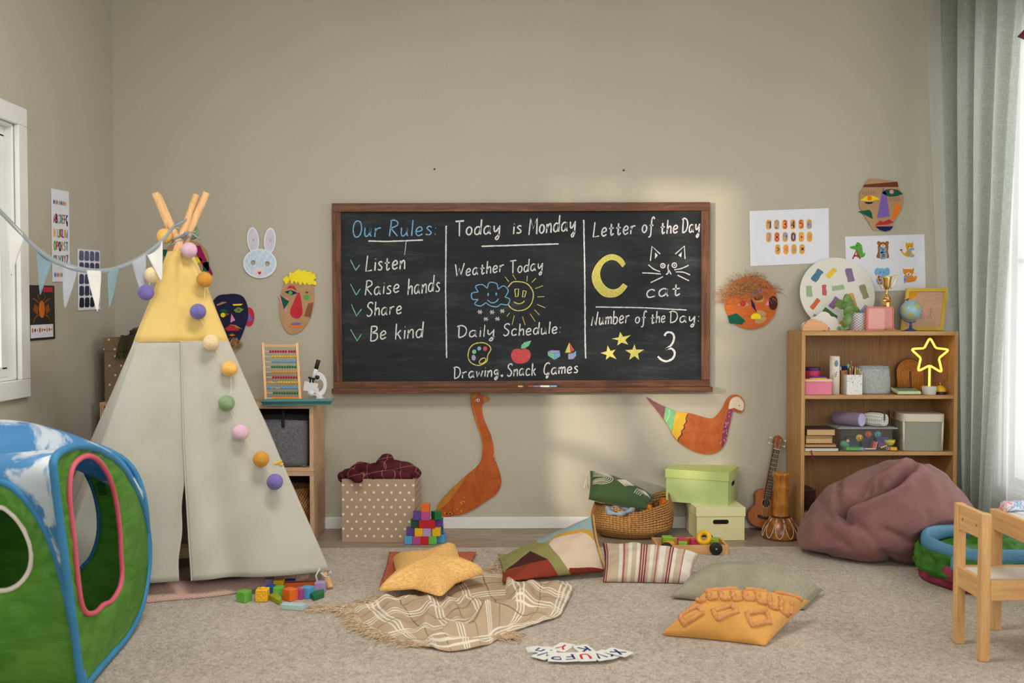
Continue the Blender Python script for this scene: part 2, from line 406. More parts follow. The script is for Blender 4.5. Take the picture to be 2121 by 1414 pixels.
# unseen leafy branch added outside the second side window to dapple the sun patch
br = thing('added_branch', 'leafy branch outside the side window that dapples the sunlight', 'branch', (-2.9, -3.7, 1.3))
SL = V((-4.6, -5.6, 1.95)); r9 = random.Random(5)
b = MB(); b.tube([V((-3.0, -4.6, .9)), V((-2.95, -4.1, 1.3)), V((-2.9, -3.7, 1.6)), V((-2.85, -3.4, 2.0))], [.03, .025, .018, .01], 8); b.build('bough', plain('bark', (92, 74, 58), .9), br)
b = MB()
for wx_, wz_, rw in ((.30, 1.95, .22), (.52, 1.86, .17), (.74, 1.92, .13), (.62, 1.62, .20), (.35, 1.60, .20), (.86, 1.30, .17), (.62, 1.24, .20), (.80, 1.04, .15), (.40, 1.25, .2), (1.22, .86, .12), (1.0, .78, .09), (1.25, .62, .16), (1.08, .45, .13), (.20, .92, .16), (.12, .62, .10), (.62, .24, .12), (.8, .38, .12), (1.42, .8, .15), (1.4, 1.5, .10), (1.45, 1.85, .15)):
    for k in range(2):
        t_ = .30+.03*r9.random(); p = SL.lerp(V((wx_+r9.uniform(-.06, .06), 0, wz_+r9.uniform(-.06, .06))), t_); b.ball(p, rw*t_*.85, 10, 6, (1, .35, .8), Matrix.Rotation(r9.uniform(0, 3), 3, 'Z') @ Matrix.Rotation(r9.uniform(-.6, .6), 3, 'X'))
lf = b.build('leaves', plain('leaf_green', (70, 104, 52), .6), br, smooth=True); lf['kind'] = 'stuff'
# ================================================================== drawing helpers: a hand-printed single-stroke alphabet
GL = {
'A': '/0,0 2.7,10 5.4,0|/1,3.5 4.4,3.5', 'B': '/.3,0 .3,10|.3,10 3.8,9.4 4,7 .4,5.4|.4,5.4 4.4,4.6 4.8,1.4 3,0 .3,0',
'C': '5,8.4 3.4,9.9 1,8.6 .2,5 1,1.4 3.2,.1 5.2,1.6', 'D': '/.8,9.6 1,0|-.4,9.2 2,10 4.8,8.6 5.8,5 4.4,1.4 1,0',
'E': '/4.4,10 .3,10 .3,0 4.6,0|/.3,5.2 3.6,5.2', 'F': '/4.4,10 .3,10 .3,0|/.3,5.2 3.6,5.2',
'G': '5,8.6 3.8,10 1.4,8.8 .2,5 .6,1.6 2.4,.4 4.4,2.2 4.6,3.2|4.6,3.2 4.4,0 3.6,-2.2 2.6,-2.4 2.8,-1.2 4.6,-.2',
'H': '/.3,0 .3,10|/4.7,0 4.7,10|/.3,5 4.7,5', 'I': '/1,0 1,10', 'J': '3.6,10 3.6,3 2.8,.4 1.2,.1 .2,1.6', 'K': '/.3,0 .3,10|/4.8,10 .4,4.6|/1.6,6 5,0',
'L': '/1,10 .3,0 5,.5', 'M': '/.2,0 .8,10 3.2,3.5 6,10 6.4,0', 'N': '/0,0 .9,6.5 4.2,0 5.6,10',
'O': '2.6,10 1,8.8 .2,5 1,1.2 2.7,0 4.6,1.4 5.4,5 4.6,8.8 2.6,10', 'P': '/.3,0 .3,10|.3,10 4,9.6 4.6,7.4 3.6,5.2 .4,4.8',
'Q': '2.6,10 1,8.8 .2,5 1,1.2 2.7,0 4.6,1.4 5.4,5 4.6,8.8 2.6,10|/3.4,2.2 5.4,-.8', 'R': '/.9,9.6 .2,0|.2,9.4 2.4,10 4.6,8.8 4.4,6.6 .7,5|/.7,5 5,0',
'S': '4.9,8.6 3.6,9.9 1.4,9.2 .8,7 2.6,5.4 4.4,3.4 3.8,1 1.8,0 .2,1.2', 'T': '/-.4,9.9 5.4,10|/2.3,9.9 2.8,0', 'U': '.3,10 .4,3 1.4,.4 3,.2 4.4,1.8 4.7,10',
'V': '/.1,10 2.6,0 5.1,10', 'W': '/0,9.6 2,0 3.8,6.4 5.4,.6 8,9.8', 'X': '/.2,10 4.8,0|/4.8,10 .2,0', 'Y': '/.2,10 2.6,5 5,10|/2.6,5 2.6,0', 'Z': '/.3,10 4.8,10 .3,0 5,0',
'a': '4.2,4.9 2.4,5.5 .6,4 .5,1.4 1.8,.2 3.6,1.6 4.2,4.9|4.3,5.2 4.1,1.8 5,0', 'b': '/.4,9.8 .4,0|.4,1 2,-.1 4,1.4 4,4 2.4,5.2 .5,3.6', 'c': '4.2,4.6 2.6,5.6 .8,4.4 .4,2 1.6,.2 4.4,.9',
'd': '4.2,4.6 2.2,5.3 .5,3.8 .5,1.3 1.8,.2 3.4,1.2 4.2,4.6|/4.6,10 4.3,.1', 'e': '.6,2.6 3.6,3.2 4,4.6 2.6,5.6 .8,4.2 .6,1.6 2,.1 4.4,1.1',
'f': '4.6,8.6 3.8,10 2.6,9 2.2,5 2.2,-1 1.6,-3.2 .2,-3.4|/.8,4.4 4,4.4', 'g': '4,4.6 2.2,5.5 .6,3.8 1.4,1.8 3.2,2.6 4,5|4,5 3.8,0 2.8,-2.6 1.4,-2.6 1.8,-1 4.6,.8',
'h': '/.6,9.8 .4,0|.5,2.6 2,5 3.4,5 3.8,3.2 3.9,0', 'i': '/.7,5.4 .6,0|.6,7.3 .8,7.5', 'k': '/.5,9.8 .4,0|/3.6,5.6 .6,2.6|/1.6,3.5 4,0', 'l': '/.8,9.8 .5,0',
'm': '/.5,5.4 .3,0|.4,3 1.8,5.2 2.8,4.8 3,0|3,3 4.4,5.3 5.6,4.6 5.8,0', 'n': '/.5,5.5 .3,0|.4,2.6 2.2,5.3 3.6,4.8 3.9,0', 'o': '2.2,5.4 .7,4.2 .5,1.6 2.2,.1 3.9,1.6 3.8,4.2 2.2,5.4',
'r': '/.6,5.4 .5,0|.5,2.8 1.8,5 4,5.4', 's': '3.6,4.8 2.2,5.5 .9,4.4 2,3.1 3.5,1.7 2.6,.2 .3,.5', 't': '/2,7.6 1.9,.9|1.9,.9 2.6,0 4.2,1.2|/.3,4.6 4,4.8',
'u': '.5,5.4 .5,1.4 1.6,.1 3.4,1.8 4,5.4|4.1,5.4 3.9,1.4 4.6,.1', 'w': '/.3,5.2 1.2,.2 2.8,4.2 4.4,.4 5.6,5.4', 'y': '.5,5.4 .7,2.2 2,1.6 4,4.4|4.3,5.4 4.2,0 3.8,-3 2.6,-3.9 1.8,-2.9 3.2,-1.4 4.9,-.4',
':': '.5,.7 .8,.9|.6,4.6 .9,4.8', ',': '.5,1 .7,-.2 1.6,-.3 1.8,1', '+': '/.4,5 4.6,5|/2.5,2.6 2.5,7.4', '-': '/.4,5 4.6,5', '>': '/1,8 4,5 1,2', '<': '/4,8 1,5 4,2', '=': '/.5,6.4 4.5,6.4|/.5,3.6 4.5,3.6', 'x': '/.8,7 4.2,3|/4.2,7 .8,3',
'0': '2.6,10 1,8.8 .2,5 1,1.2 2.7,0 4.6,1.4 5.4,5 4.6,8.8 2.6,10', '1': '/.6,7.6 2.8,10 2.8,0', '2': '.4,7.6 1.4,9.8 3.6,9.8 4.6,7.6 3,4 .3,0|/.3,0 5,.2', '3': '.4,8.6 2.4,10 4.4,8.6 4,6.4 1.8,5.2|1.8,5.2 4.4,4.4 4.8,1.8 2.6,0 .2,1.4',
'4': '/3.8,0 3.8,10 .2,3.4 5,3.4', '5': '/4.6,10 1,10 .7,5.8|.7,5.8 3.2,6.4 4.8,4 3.8,.8 .4,.4', '6': '4.2,9.8 1.6,7.4 .4,3.4 1.6,.4 3.8,.4 4.8,2.8 3.4,5 .8,4', '7': '/.3,10 5,10 2,0', '8': '2.6,5.2 .6,7.2 1.4,9.7 3.8,9.7 4.6,7.2 2.6,5.2 .4,2.8 1.4,.2 4,.2 4.9,2.8 2.6,5.2', '9': '4.4,7 2.6,5.4 .7,6.6 1,9.2 3,10 4.4,8.2 4.2,4 2.6,0'}
def strokes(ch):
    out = []
    for s_ in GL[ch].split('|'):
        st = s_.startswith('/'); p = [V(tuple(map(float, q.split(',')))) for q in s_.lstrip('/').split()]
        out.append(p if st or len(p) < 3 else smooth_line(p, n=5))
    return out
def advance(ch): return max(p.x for s_ in strokes(ch) for p in s_)
def write(b, fr, text, x0, x1, y0, y1, cap, wd, h0, h1, jit=.35, slant=.06):   # a word fitted between x0 and x1 on a sloping baseline
    pos = []; x = 0
    for ch in text:
        if ch == ' ': x += 5.5; continue
        pos.append((ch, x)); x += advance(ch)+1.7
    tot = x-1.7; k = (x1-x0)/tot; c = cap/10
    for ch, px in pos:
        j = (rnd.random()-.5)*.5
        for s_ in strokes(ch):
            pts = []
            for p in s_:
                X = x0+(px+p.x)*k+slant*p.y*c; t = (X-x0)/(x1-x0+1e-9); pts.append((X, y0+(y1-y0)*t+(p.y+j)*c))
            b.ribbon(fr, pts, wd, h0, h1, jit)
FB = Frame((0, 0, 0), (1, 0, 0), (0, 0, 1))         # the back wall's plane, towards the room
def wx(x, y, Y=0.0): p = A(x, y, Y); return (p.x, p.z)
class Crop:                                          # a detail of the photograph: its corner, its enlargement, the depth of what it shows
    def __init__(s, ox, oy, k, Y=-.01): s.ox, s.oy, s.k, s.Y = ox, oy, k, Y
    def __call__(s, *pts): return [wx(s.ox+x/s.k, s.oy+y/s.k, s.Y) for x, y in pts]
    def one(s, x, y): return wx(s.ox+x/s.k, s.oy+y/s.k, s.Y)
    def d(s, r): return r/s.k*(s.Y-CAM.y)/FPX
    def disc(s, x, y, rx, ry=None, a=0, n=28):
        ry = rx if ry is None else ry; cx, cz = s.one(x, y); rx, ry = s.d(rx), s.d(ry); a = RAD(a)
        return [(cx+rx*cos(t)*cos(a)-ry*sin(t)*sin(a), cz+rx*cos(t)*sin(a)+ry*sin(t)*cos(a)) for t in (2*pi*i/n for i in range(n))]
def soft(pts, n=5): return [tuple(q) for q in smooth_line([V((p[0], p[1])) for p in pts], True, n)]
def open_soft(pts, n=6): return [tuple(q) for q in smooth_line([V((p[0], p[1])) for p in pts], False, n)]
def paper(name, c): return plain('paper_'+name, c, .8, var=.04, vs=20, spec=.15)
FBK = Frame((0, 0, 0), (1, 0, 0), (0, 0, 1))
def piece(name, pts, mat, parent, h0, h1, label=None):          # one flat glued-on piece
    b = MB(); b.poly(FBK, pts, h0, h1); o = b.build(name, mat, parent)
    if label: o['label'] = label
    return o
# ================================================================== the chalkboard
def board_wood(name, rot):
    return wood(name, (72, 42, 26), (128, 84, 56), (1.2, 14, 14) if not rot else (14, 14, 1.2), 3.5, .5, .12)
M_bw, M_bwv = board_wood('stained_pine', False), board_wood('stained_pine_upright', True)
def slate_mat():
    t = NT('slate'); a = t.noise(t.co(scale=(1.0, 1, 7)), 2.2, 5, .65, .8); c = t.noise(t.co(scale=(.7, 1, .9)), 2.6, 4, .6, 1.2); f = t.noise(t.co(scale=(3, 1, 40)), 6, 3)
    h = t.mth('ADD', t.mth('ADD', t.mth('MULTIPLY', a, .45), t.mth('MULTIPLY', c, .35)), t.mth('MULTIPLY', f, .2))
    cc = t.ramp(h, [(.36, (28, 31, 34)), (.52, (37, 40, 44)), (.72, (72, 76, 81))])
    return t.done(cc, .7, 0, .25)
def chalk(name, c):
    if 'chalk_'+name in MC: return MC['chalk_'+name]
    t = NT('chalk_'+name); f = t.noise(t.co(), 260, 2, .7); col = lin(c)
    t.done(t.ramp(f, [(.36, tuple(x*.62 for x in col[:3])+(1,)), (.56, col)]), .95, 0, .1); MC['chalk_'+name] = t.m; return t.m
CW, CB, CY, CG, CR, CP = chalk('white', (232, 232, 232)), chalk('blue', (128, 186, 226)), chalk('yellow', (226, 218, 120)), chalk('green', (136, 206, 164)), chalk('red', (214, 92, 92)), chalk('lilac', (178, 170, 206))
TL, TR_, BL_, BR_ = wx(689, 421.5, -.03), wx(1470, 418, -.03), wx(690, 807, -.03), wx(1471, 805, -.03)
BX0, BX1 = (TL[0]+BL_[0])/2, (TR_[0]+BR_[0])/2; BZ1 = (TL[1]+TR_[1])/2; BZ0 = (BL_[1]+BR_[1])/2
TILT = math.atan2(TR_[1]-TL[1], BX1-BX0)*.8
cb = thing('chalkboard', 'large wood framed chalkboard covered with class rules, weather and letter of the day', 'chalkboard', ((BX0+BX1)/2, -.002, (BZ0+BZ1)/2), (0, -TILT, 0))
W_, H_ = BX1-BX0, BZ1-BZ0; fw = .046; hx, hz = W_/2, H_/2
b = MB(); b.span((-hx+.02, -.016, -hz+.02), (hx-.02, -.004, hz-.02)); slate = b.build('slate', slate_mat(), cb, local=True)
for nm, a0, a1, m in (('rail', (-hx, -.034, hz-fw), (hx, 0, hz), M_bw), ('rail', (-hx, -.034, -hz), (hx, 0, -hz+fw), M_bw), ('stile', (-hx, -.0345, -hz+fw), (-hx+fw, 0, hz-fw), M_bwv), ('stile', (hx-fw, -.0345, -hz+fw), (hx, 0, hz-fw), M_bwv)):
    b = MB(); b.span(a0, a1); b.build(nm, m, cb, local=True, bevel=.003)
b = MB(); b.span((-hx-.003, -.085, -hz-.014), (hx+.004, -.002, -hz+.012)); b.build('chalk_ledge', M_bw, cb, local=True, bevel=.003)
YB = -.018
def lettering(text, crop_or_px, mat, name='lettering', cap=None, wd=2.5):
    x0, x1, y0, y1 = crop_or_px; a = wx(x0, y0, YB); c = wx(x1, y1, YB); q = 5.31/FPX
    b = MB(); write(b, FB, text, a[0], c[0], a[1], c[1], cap*q, wd*q, -YB-.0005, -YB+.0012)
    o = b.build(name, mat, cb); o['label'] = 'chalk words '+text; return o
for T, box, m, cap, wd in (
    ('Our', (730, 788, 491, 490), CB, 34, 2.4), ('Rules:', (806, 902, 489, 487), CB, 33, 2.4), ('Listen', (757, 838, 562, 556), CW, 32, 2.8), ('Raise', (756, 826, 612, 606), CW, 30, 2.5), ('hands', (844, 910, 610, 603), CW, 34, 2.5),
    ('Share', (759, 831, 655, 649), CW, 29, 2.5), ('Be', (767, 799, 706, 701), CW, 30, 2.6), ('kind', (818, 875, 703, 699), CW, 33, 2.6),
    ('Today', (943, 1036, 489, 483), CW, 31, 2.9), ('is', (1062, 1079, 485, 483), CW, 28, 2.8), ('Monday', (1095, 1192, 486, 477), CW, 34, 2.9), ('Weather', (942, 1043, 573, 563), CW, 26, 2.4), ('Today', (1056, 1124, 567, 559), CW, 26, 2.3),
    ('Daily', (947, 1024, 700, 696), CW, 25, 2.4), ('Schedule:', (1042, 1160, 696, 690), CW, 25, 2.5), ('Drawing,', (939, 1041, 784, 778), CW, 24, 2.5), ('Snack', (1050, 1109, 779, 777), CW, 26, 2.5), ('Games', (1126, 1196, 776, 772), CW, 25, 2.5),
    ('Letter', (1228, 1315, 491, 484), CW, 31, 2.8), ('of', (1329, 1354, 482, 480), CW, 30, 2.7), ('the', (1367, 1403, 484, 482), CW, 29, 2.7), ('Day', (1412, 1449, 483, 480), CW, 30, 2.6), ('cat', (1338, 1408, 616, 612), CW, 30, 2.8),
    ('Number', (1225, 1303, 674, 668), CW, 28, 2.4), ('of', (1315, 1338, 669, 667), CW, 24, 2.3), ('the', (1347, 1377, 670, 667), CW, 25, 2.3), ('Day:', (1386, 1447, 669, 667), CW, 24, 2.3)):
    lettering(T, box, m, 'lettering', cap, wd)
PXM = 5.31/FPX
def drawing(name, mat, lines=(), fills=(), wd=2.0, label=None):
    b = MB()
    for ln in lines: b.ribbon(FB, [wx(x, y, YB) for x, y in ln], wd*PXM, -YB-.0005, -YB+.001, .35)
    for fi in fills: b.poly(FB, [wx(x, y, YB) for x, y in fi], -YB-.0005, -YB+.0008)
    o = b.build(name, mat, cb)
    if label: o['label'] = label
    return o
def sub(ln, n=14):                                   # more points along a straight chalk stroke, a little unsteady
    out = []
    for (a, c), (d, e) in zip(ln[:-1], ln[1:]): out += [(lerp(a, d, i/n)+(rnd.random()-.5)*.5, lerp(c, e, i/n)+(rnd.random()-.5)*.3) for i in range(n)]
    return out+[ln[-1]]
drawing('underline', CW, [sub([(763, 499), (800, 500), (876, 497)])], wd=2.6); drawing('underline', CW, [sub([(997, 510), (1060, 508), (1157, 505)])], wd=2.8)
drawing('divider_line', CW, [sub([(924, 467), (923, 600), (925, 741)], 40)], wd=2.6); drawing('divider_line', CW, [sub([(1209, 455), (1211, 560), (1212, 700), (1213, 742)], 30)], wd=2.8)
drawing('divider_line', CW, [sub([(1234, 635.5), (1330, 637), (1422, 641.8)], 24)], wd=2.3); drawing('stray_mark', CW, [[(841, 500), (839.5, 517), (838, 528)]], wd=1.0)
for ck in (((726, 538), (737, 560), (745, 548)), ((726, 588), (738, 611), (746, 598)), ((728, 630), (738, 654), (749, 640)), ((726, 682), (740, 706), (748, 692))): drawing('check_mark', CG, [sub(ck, 6)], wd=1.7)
def c2(ox, oy, k, pts): return [(ox+x/k, oy+y/k) for x, y in pts]
def ell(x, y, rx, ry, a=0, n=22): a = RAD(a); return [(x+rx*cos(t)*cos(a)-ry*sin(t)*sin(a), y+rx*cos(t)*sin(a)+ry*sin(t)*cos(a)) for t in (2*pi*i/n for i in range(n))]
def os2(p, n=6): return [tuple(q) for q in smooth_line([V(q) for q in p], False, n)]
def K2(p): return c2(920, 440, 5.44, p)
def K3(p): return c2(920, 660, 7.07, p)
def K4(p): return c2(1210, 440, 7.444, p)
def K5(p): return c2(1210, 620, 8.484, p)
cl = [(385, 895), (485, 855), (607, 865), (685, 955), (640, 1030), (470, 1015), (385, 978), (385, 895)]; mids = [(355, 830, 430, 812), (510, 790, 590, 800), (670, 826, 722, 880), (738, 975, 715, 1038), (590, 1062, 520, 1050), (410, 1052, 345, 1030), (318, 975, 312, 910)]
cloud_line = []
for (p, q, m) in zip(cl[:-1], cl[1:], mids): cloud_line += os2([p, (m[0], m[1]), (m[2], m[3]), q])
drawing('cloud_drawing', CB, [K2(cloud_line), K2(os2([(488, 985), (520, 1010), (550, 1018), (590, 1000), (612, 970)]))], [K2(ell(495, 922, 9, 19)), K2(ell(587, 918, 9, 19))], 2.0, 'smiling cloud in blue chalk')
sunl = os2([(720, 840), (770, 785), (838, 778), (920, 795), (975, 845), (1005, 920), (985, 1020), (925, 1085), (830, 1106), (760, 1080), (720, 1035)])
rays = (((685, 722), (728, 780)), ((772, 700), (808, 755)), ((938, 712), (930, 778)), ((1033, 740), (988, 787)), ((1112, 825), (1025, 857)), ((1050, 950), (1130, 945)), ((1048, 1035), (1138, 1073)), ((1018, 1095), (1073, 1152)), ((968, 1140), (1026, 1228)), ((882, 1170), (912, 1268)), ((790, 1160), (765, 1265)), ((738, 1128), (705, 1172)))
drawing('sun_drawing', CY, [K2(sunl), K2([(795, 865), (840, 858), (832, 945), (805, 948), (795, 865)]), K2([(890, 880), (925, 885), (908, 950), (882, 952), (890, 880)]), K2(os2([(785, 1005), (815, 1022), (850, 1027), (885, 1015), (905, 995)]))], wd=2.0, label='smiling sun in yellow chalk')
drawing('sun_ray', CY, [K2(rays[0])], wd=1.3)
for r_ in rays[1:]: drawing('sun_ray', CY, [K2(r_)], wd=1.3)
for (x, y) in ((403, 1120), (540, 1122), (655, 1110), (470, 1200), (600, 1198)):
    drawing('snowflake_drawing', CW, [K2([(x+28*cos(a), y+26*sin(a)), (x-28*cos(a), y-26*sin(a))]) for a in (.1, 1.0, 2.2)], wd=1.5)
pal = [(350, 520), (370, 440), (430, 375), (520, 350), (600, 358), (665, 400), (683, 450), (650, 510), (632, 560), (630, 610), (590, 650), (520, 680), (450, 672), (390, 640), (355, 580), (350, 520)]
po = drawing('palette_drawing', CY, [K3(os2(pal)), K3(ell(562, 615, 55, 32, -35)+[ell(562, 615, 55, 32, -35)[0]])], wd=1.9)
for q, m in ((ell(600, 437, 30, 34), CR), (ell(513, 435, 28, 30), CB), (ell(440, 482, 30, 32), CG), (ell(432, 570, 30, 42, -10), CP)): drawing('paint_blob', m, [], [K3(q)])
drawing('apple_drawing', CR, [], [[tuple(q) for q in smooth_line([V(p) for p in K3([(1130, 452), (1080, 437), (1010, 460), (978, 530), (1000, 600), (1050, 645), (1120, 655), (1195, 640), (1250, 590), (1268, 530), (1245, 465), (1180, 438)])], True)]])
drawing('leaf_drawing', CG, [], [K3([(1125, 440), (1130, 390), (1170, 345), (1275, 315), (1245, 390), (1190, 430)])])
for q, m in (([(1515, 480), (1570, 460), (1690, 465), (1692, 487), (1612, 512)], CP), ([(1515, 483), (1610, 515), (1612, 600), (1520, 540)], CG), ([(1613, 515), (1695, 488), (1700, 550), (1615, 600)], CB), ([(1832, 345), (1850, 495), (1770, 495)], CY), ([(1834, 345), (1908, 460), (1852, 492)], CR), ([(1815, 512), (1885, 500), (1890, 590), (1818, 592)], CP), ([(1887, 498), (1930, 470), (1932, 540), (1892, 590)], CB)):
    drawing('toy_block_drawing', m, [], [K3(q)])
co_ = [(632, 790), (580, 710), (500, 660), (410, 648), (300, 690), (200, 790), (140, 900), (122, 1000), (150, 1120), (220, 1220), (300, 1285), (400, 1305), (500, 1290), (590, 1230), (665, 1140)]
ci_ = [(600, 1095), (540, 1160), (460, 1190), (370, 1170), (300, 1110), (255, 1030), (240, 930), (270, 830), (330, 760), (420, 725), (500, 745), (550, 790), (590, 840)]
drawing('letter_drawing', chalk('pale_yellow', (206, 196, 104)), [], [K4(os2(co_, 4)+os2(ci_, 4))], label='big filled letter C in yellow chalk'); drawing('letter_outline', CY, [K4(os2(co_, 4)+os2(ci_, 4)+[co_[0]])], wd=1.2)
rg = lambda x, y, r: ell(x, y, r, r)+[ell(x, y, r, r)[0]]
drawing('cat_drawing', CW, [K4([(1020, 745), (1045, 520), (1170, 640)]), K4([(1405, 640), (1545, 515), (1555, 715)]), K4(os2([(1300, 800), (1290, 850), (1300, 890)])), K4(os2([(1260, 955), (1292, 935), (1300, 885), (1340, 952)])), K4(rg(1212, 820, 33)), K4(rg(1390, 812, 35))]+
    [K4(os2(p)) for p in ([(990, 805), (1070, 870), (1170, 912)], [(895, 930), (1030, 935), (1180, 948)], [(1215, 988), (1120, 1035), (1025, 1080)], [(1390, 882), (1500, 862), (1610, 812)], [(1410, 915), (1530, 920), (1632, 962)], [(1440, 965), (1530, 1010), (1615, 1052)])],
    [K4(ell(1212, 820, 12, 12)), K4(ell(1390, 812, 12, 12)), K4([(1095, 615), (1135, 660), (1090, 715)]), K4([(1505, 610), (1450, 660), (1495, 690)])], 2.2, 'cat face in white chalk')
for st in ([(632, 570), (685, 655), (820, 625), (720, 710), (775, 795), (660, 755), (582, 808), (600, 715), (485, 688), (605, 665)], [(410, 805), (465, 905), (550, 880), (500, 950), (568, 1050), (455, 1000), (380, 1060), (395, 975), (285, 940), (395, 910)], [(885, 785), (910, 880), (1055, 880), (945, 950), (965, 1060), (885, 995), (790, 1060), (820, 955), (720, 890), (845, 880)]):
    drawing('star_drawing', CY, [], [K5(st)])
drawing('number_drawing', CW, [K5(os2([(1412, 640), (1440, 590), (1500, 575), (1560, 605), (1580, 680), (1550, 770), (1500, 830), (1430, 875)])), K5(os2([(1430, 875), (1510, 858), (1570, 890), (1590, 960), (1550, 1040), (1450, 1085), (1360, 1060), (1295, 1000)]))], wd=4.2, label='large chalk number 3')
# chalk sticks on the ledge
ledge_z = (BZ0+BZ1)/2-hz+.0122
for x0, x1, c, nm in ((1073, 1083, (222, 200, 110), 'short yellow chalk stub lying by itself on the chalkboard ledge'), (1094, 1105, (196, 92, 80), 'short red chalk on the ledge beside the lilac chalk'), (1105, 1119, (150, 136, 176), 'lilac chalk on the ledge between red and white chalk'), (1118, 1138, (236, 236, 234), 'long white chalk stick on the chalkboard ledge'), (1139, 1153, (120, 164, 206), 'blue chalk at the end of the chalk row on the ledge')):
    a = A(x0, 798, -.06); c_ = A(x1, 798, -.06); zz = ledge_z+.0052-math.sin(TILT)*0+((a.x+c_.x)/2-(BX0+BX1)/2)*math.tan(TILT)
    b = MB(); b.tube([(a.x, -.06+rnd.uniform(-.008, .004), zz), (c_.x, -.06, zz)], .005, 10)
    tag(b.build('chalk_stick', plain('chalk_stick_%d' % x0, c, .95, var=.03), loc=((a.x+c_.x)/2, -.06, zz)), nm, 'chalk', 'chalks on the chalkboard ledge')
for x, y, l in ((900, 350, 'small dark nail in the wall above the board near its word Rules'), (1292, 352.5, 'small dark nail in the wall above the letter of the day')):
    p = A(x, y, -.004); b = MB(); b.lathe([(.0015, -.004), (.0045, -.003), (.0045, 0), (.002, .0015)], M=Matrix.Rotation(pi/2, 3, 'X'), c=p, seg=12)
    tag(b.build('nail', plain('dark_steel', (40, 36, 34), .4, .6), loc=p), l, 'nail', 'nails above the chalkboard')

# ================================================================== posters and paper faces on the back wall
M_paper = plain('white_paper', (226, 228, 238), .75, var=.015)
def wall_thing(name, label, cat, cx, cy, Y=-.002, group=None):
    p = A(cx, cy, Y); return thing(name, label, cat, p, group=group)
ps = wall_thing('number_poster', 'white poster of numbers in orange pills hanging beside the chalkboard', 'poster', 1634, 491)
piece('paper', [wx(1552, 437, 0), wx(1716, 431, 0), wx(1717, 544, 0), wx(1554, 551, 0)], M_paper, ps, .001, .003)
C1 = Crop(1470, 350, 4.04, -.004)
PC = {'d': paper('navy', (52, 70, 132)), 'l': paper('light_blue', (126, 156, 200)), 'r': paper('red', (206, 78, 88)), 'p': paper('pink', (226, 96, 120)), 'o': paper('ochre', (226, 166, 74)), 's': paper('salmon', (232, 150, 120))}
rows = ((465, (494, 561, 629, 697, 765, 833), '123456', 'dlrdrl'), (570, (495, 563, 632, 700, 768, 836), '7890+-', 'lrldpp'), (673, (570, 638, 706, 774), '><=x', 'dpld'))
for y, xs, chs, cs in rows:
    for x, ch, c in zip(xs, chs, cs):
        yy = y-(x-494)*.012
        w2, h2 = C1.d(22), C1.d(42); cx, cz = C1.one(x, yy)
        pill = [(cx+w2*cos(t), cz+(h2-w2)+w2*sin(t)) for t in (pi*i/8 for i in range(9))]+[(cx-w2*cos(t), cz-(h2-w2)-w2*sin(t)) for t in (pi*i/8 for i in range(9))]
        pl = piece('number_pill', pill, PC['o'], ps, .003, .0036)
        b = MB(); dg = ch.isdigit(); sc_ = C1.d(58 if dg else 50)
        write(b, FBK, ch, cx-C1.d(13 if dg else 13), cx+C1.d(13), cz-sc_/2, cz-sc_/2, sc_, C1.d(11 if dg else 8), .0034, .0042, 0, 0)
        b.build('digit', PC[c], pl)
ap = wall_thing('animal_poster', 'white poster of animals holding letters, hanging above the yellow picture frame', 'poster', 1833, 545)
piece('paper', [wx(1750, 490, 0), wx(1914, 485, 0), wx(1917, 600, 0), wx(1754, 605, 0)], M_paper, ap, .001, .003)
def animal(name, bits):
    r0 = None
    for k, (pts, c) in enumerate(bits):
        o = piece(name if k == 0 else 'patch', pts, c, ap if r0 is None else r0, .003+.0002*k, .0034+.0002*k); r0 = r0 or o
    return r0
D_ = C1.disc
gr, br, ye, bl, og, cr, rd, dk = paper('leaf', (92, 164, 70)), paper('bear_brown', (156, 98, 62)), paper('tabby', (226, 166, 50)), paper('sky', (124, 176, 216)), paper('fox', (226, 140, 58)), paper('cream', (238, 220, 190)), paper('crimson', (190, 50, 60)), paper('dark', (60, 50, 50))
def letter_bit(o, ch, x0, x1, yb, capc, c, w=12):
    b = MB(); a = C1.one(x0, yb); e = C1.one(x1, yb); write(b, FBK, ch, a[0], e[0], a[1], e[1], C1.d(capc), C1.d(w), .0044, .0052, 0, 0); b.build('letter', c, o)
o = animal('crocodile_picture', [(soft(C1((1172, 650), (1215, 640), (1235, 612), (1262, 625), (1275, 670), (1280, 705), (1300, 700), (1295, 730), (1262, 742), (1232, 735), (1225, 680), (1190, 668)), 3), gr)] + [(D_(1266+3*i, 640+18*i, 9), gr) for i in range(4)]+[(D_(1234, 640, 4), dk)]); letter_bit(o, 'A', 1197, 1258, 752, 76, rd)
o = animal('bear_picture', [(soft(C1((1408, 640), (1430, 612), (1470, 612), (1496, 640), (1492, 690), (1502, 740), (1450, 745), (1396, 740), (1408, 690)), 3), br), (D_(1415, 618, 15), br), (D_(1485, 618, 15), br), (D_(1450, 645, 20, 16), cr), (D_(1450, 640, 6, 4), dk), (D_(1436, 628, 4), dk), (D_(1466, 628, 4), dk)]); letter_bit(o, 'B', 1428, 1476, 745, 88, bl, 16)
o = animal('cat_picture', [(soft(C1((1640, 640), (1650, 680), (1632, 715), (1660, 735), (1705, 725), (1690, 690), (1704, 655), (1695, 625), (1665, 618)), 3), ye), (C1((1638, 640), (1640, 612), (1662, 625)), ye), (C1((1684, 624), (1702, 608), (1706, 640)), ye), (soft(C1((1640, 730), (1608, 700), (1598, 672), (1606, 672), (1618, 695), (1645, 715)), 3), ye), (D_(1603, 677, 10, 8), br), (D_(1664, 648, 4), dk), (D_(1688, 645, 4), dk), (D_(1676, 662, 12, 9), cr)]); letter_bit(o, 'C', 1664, 1712, 732, 66, bl, 14)
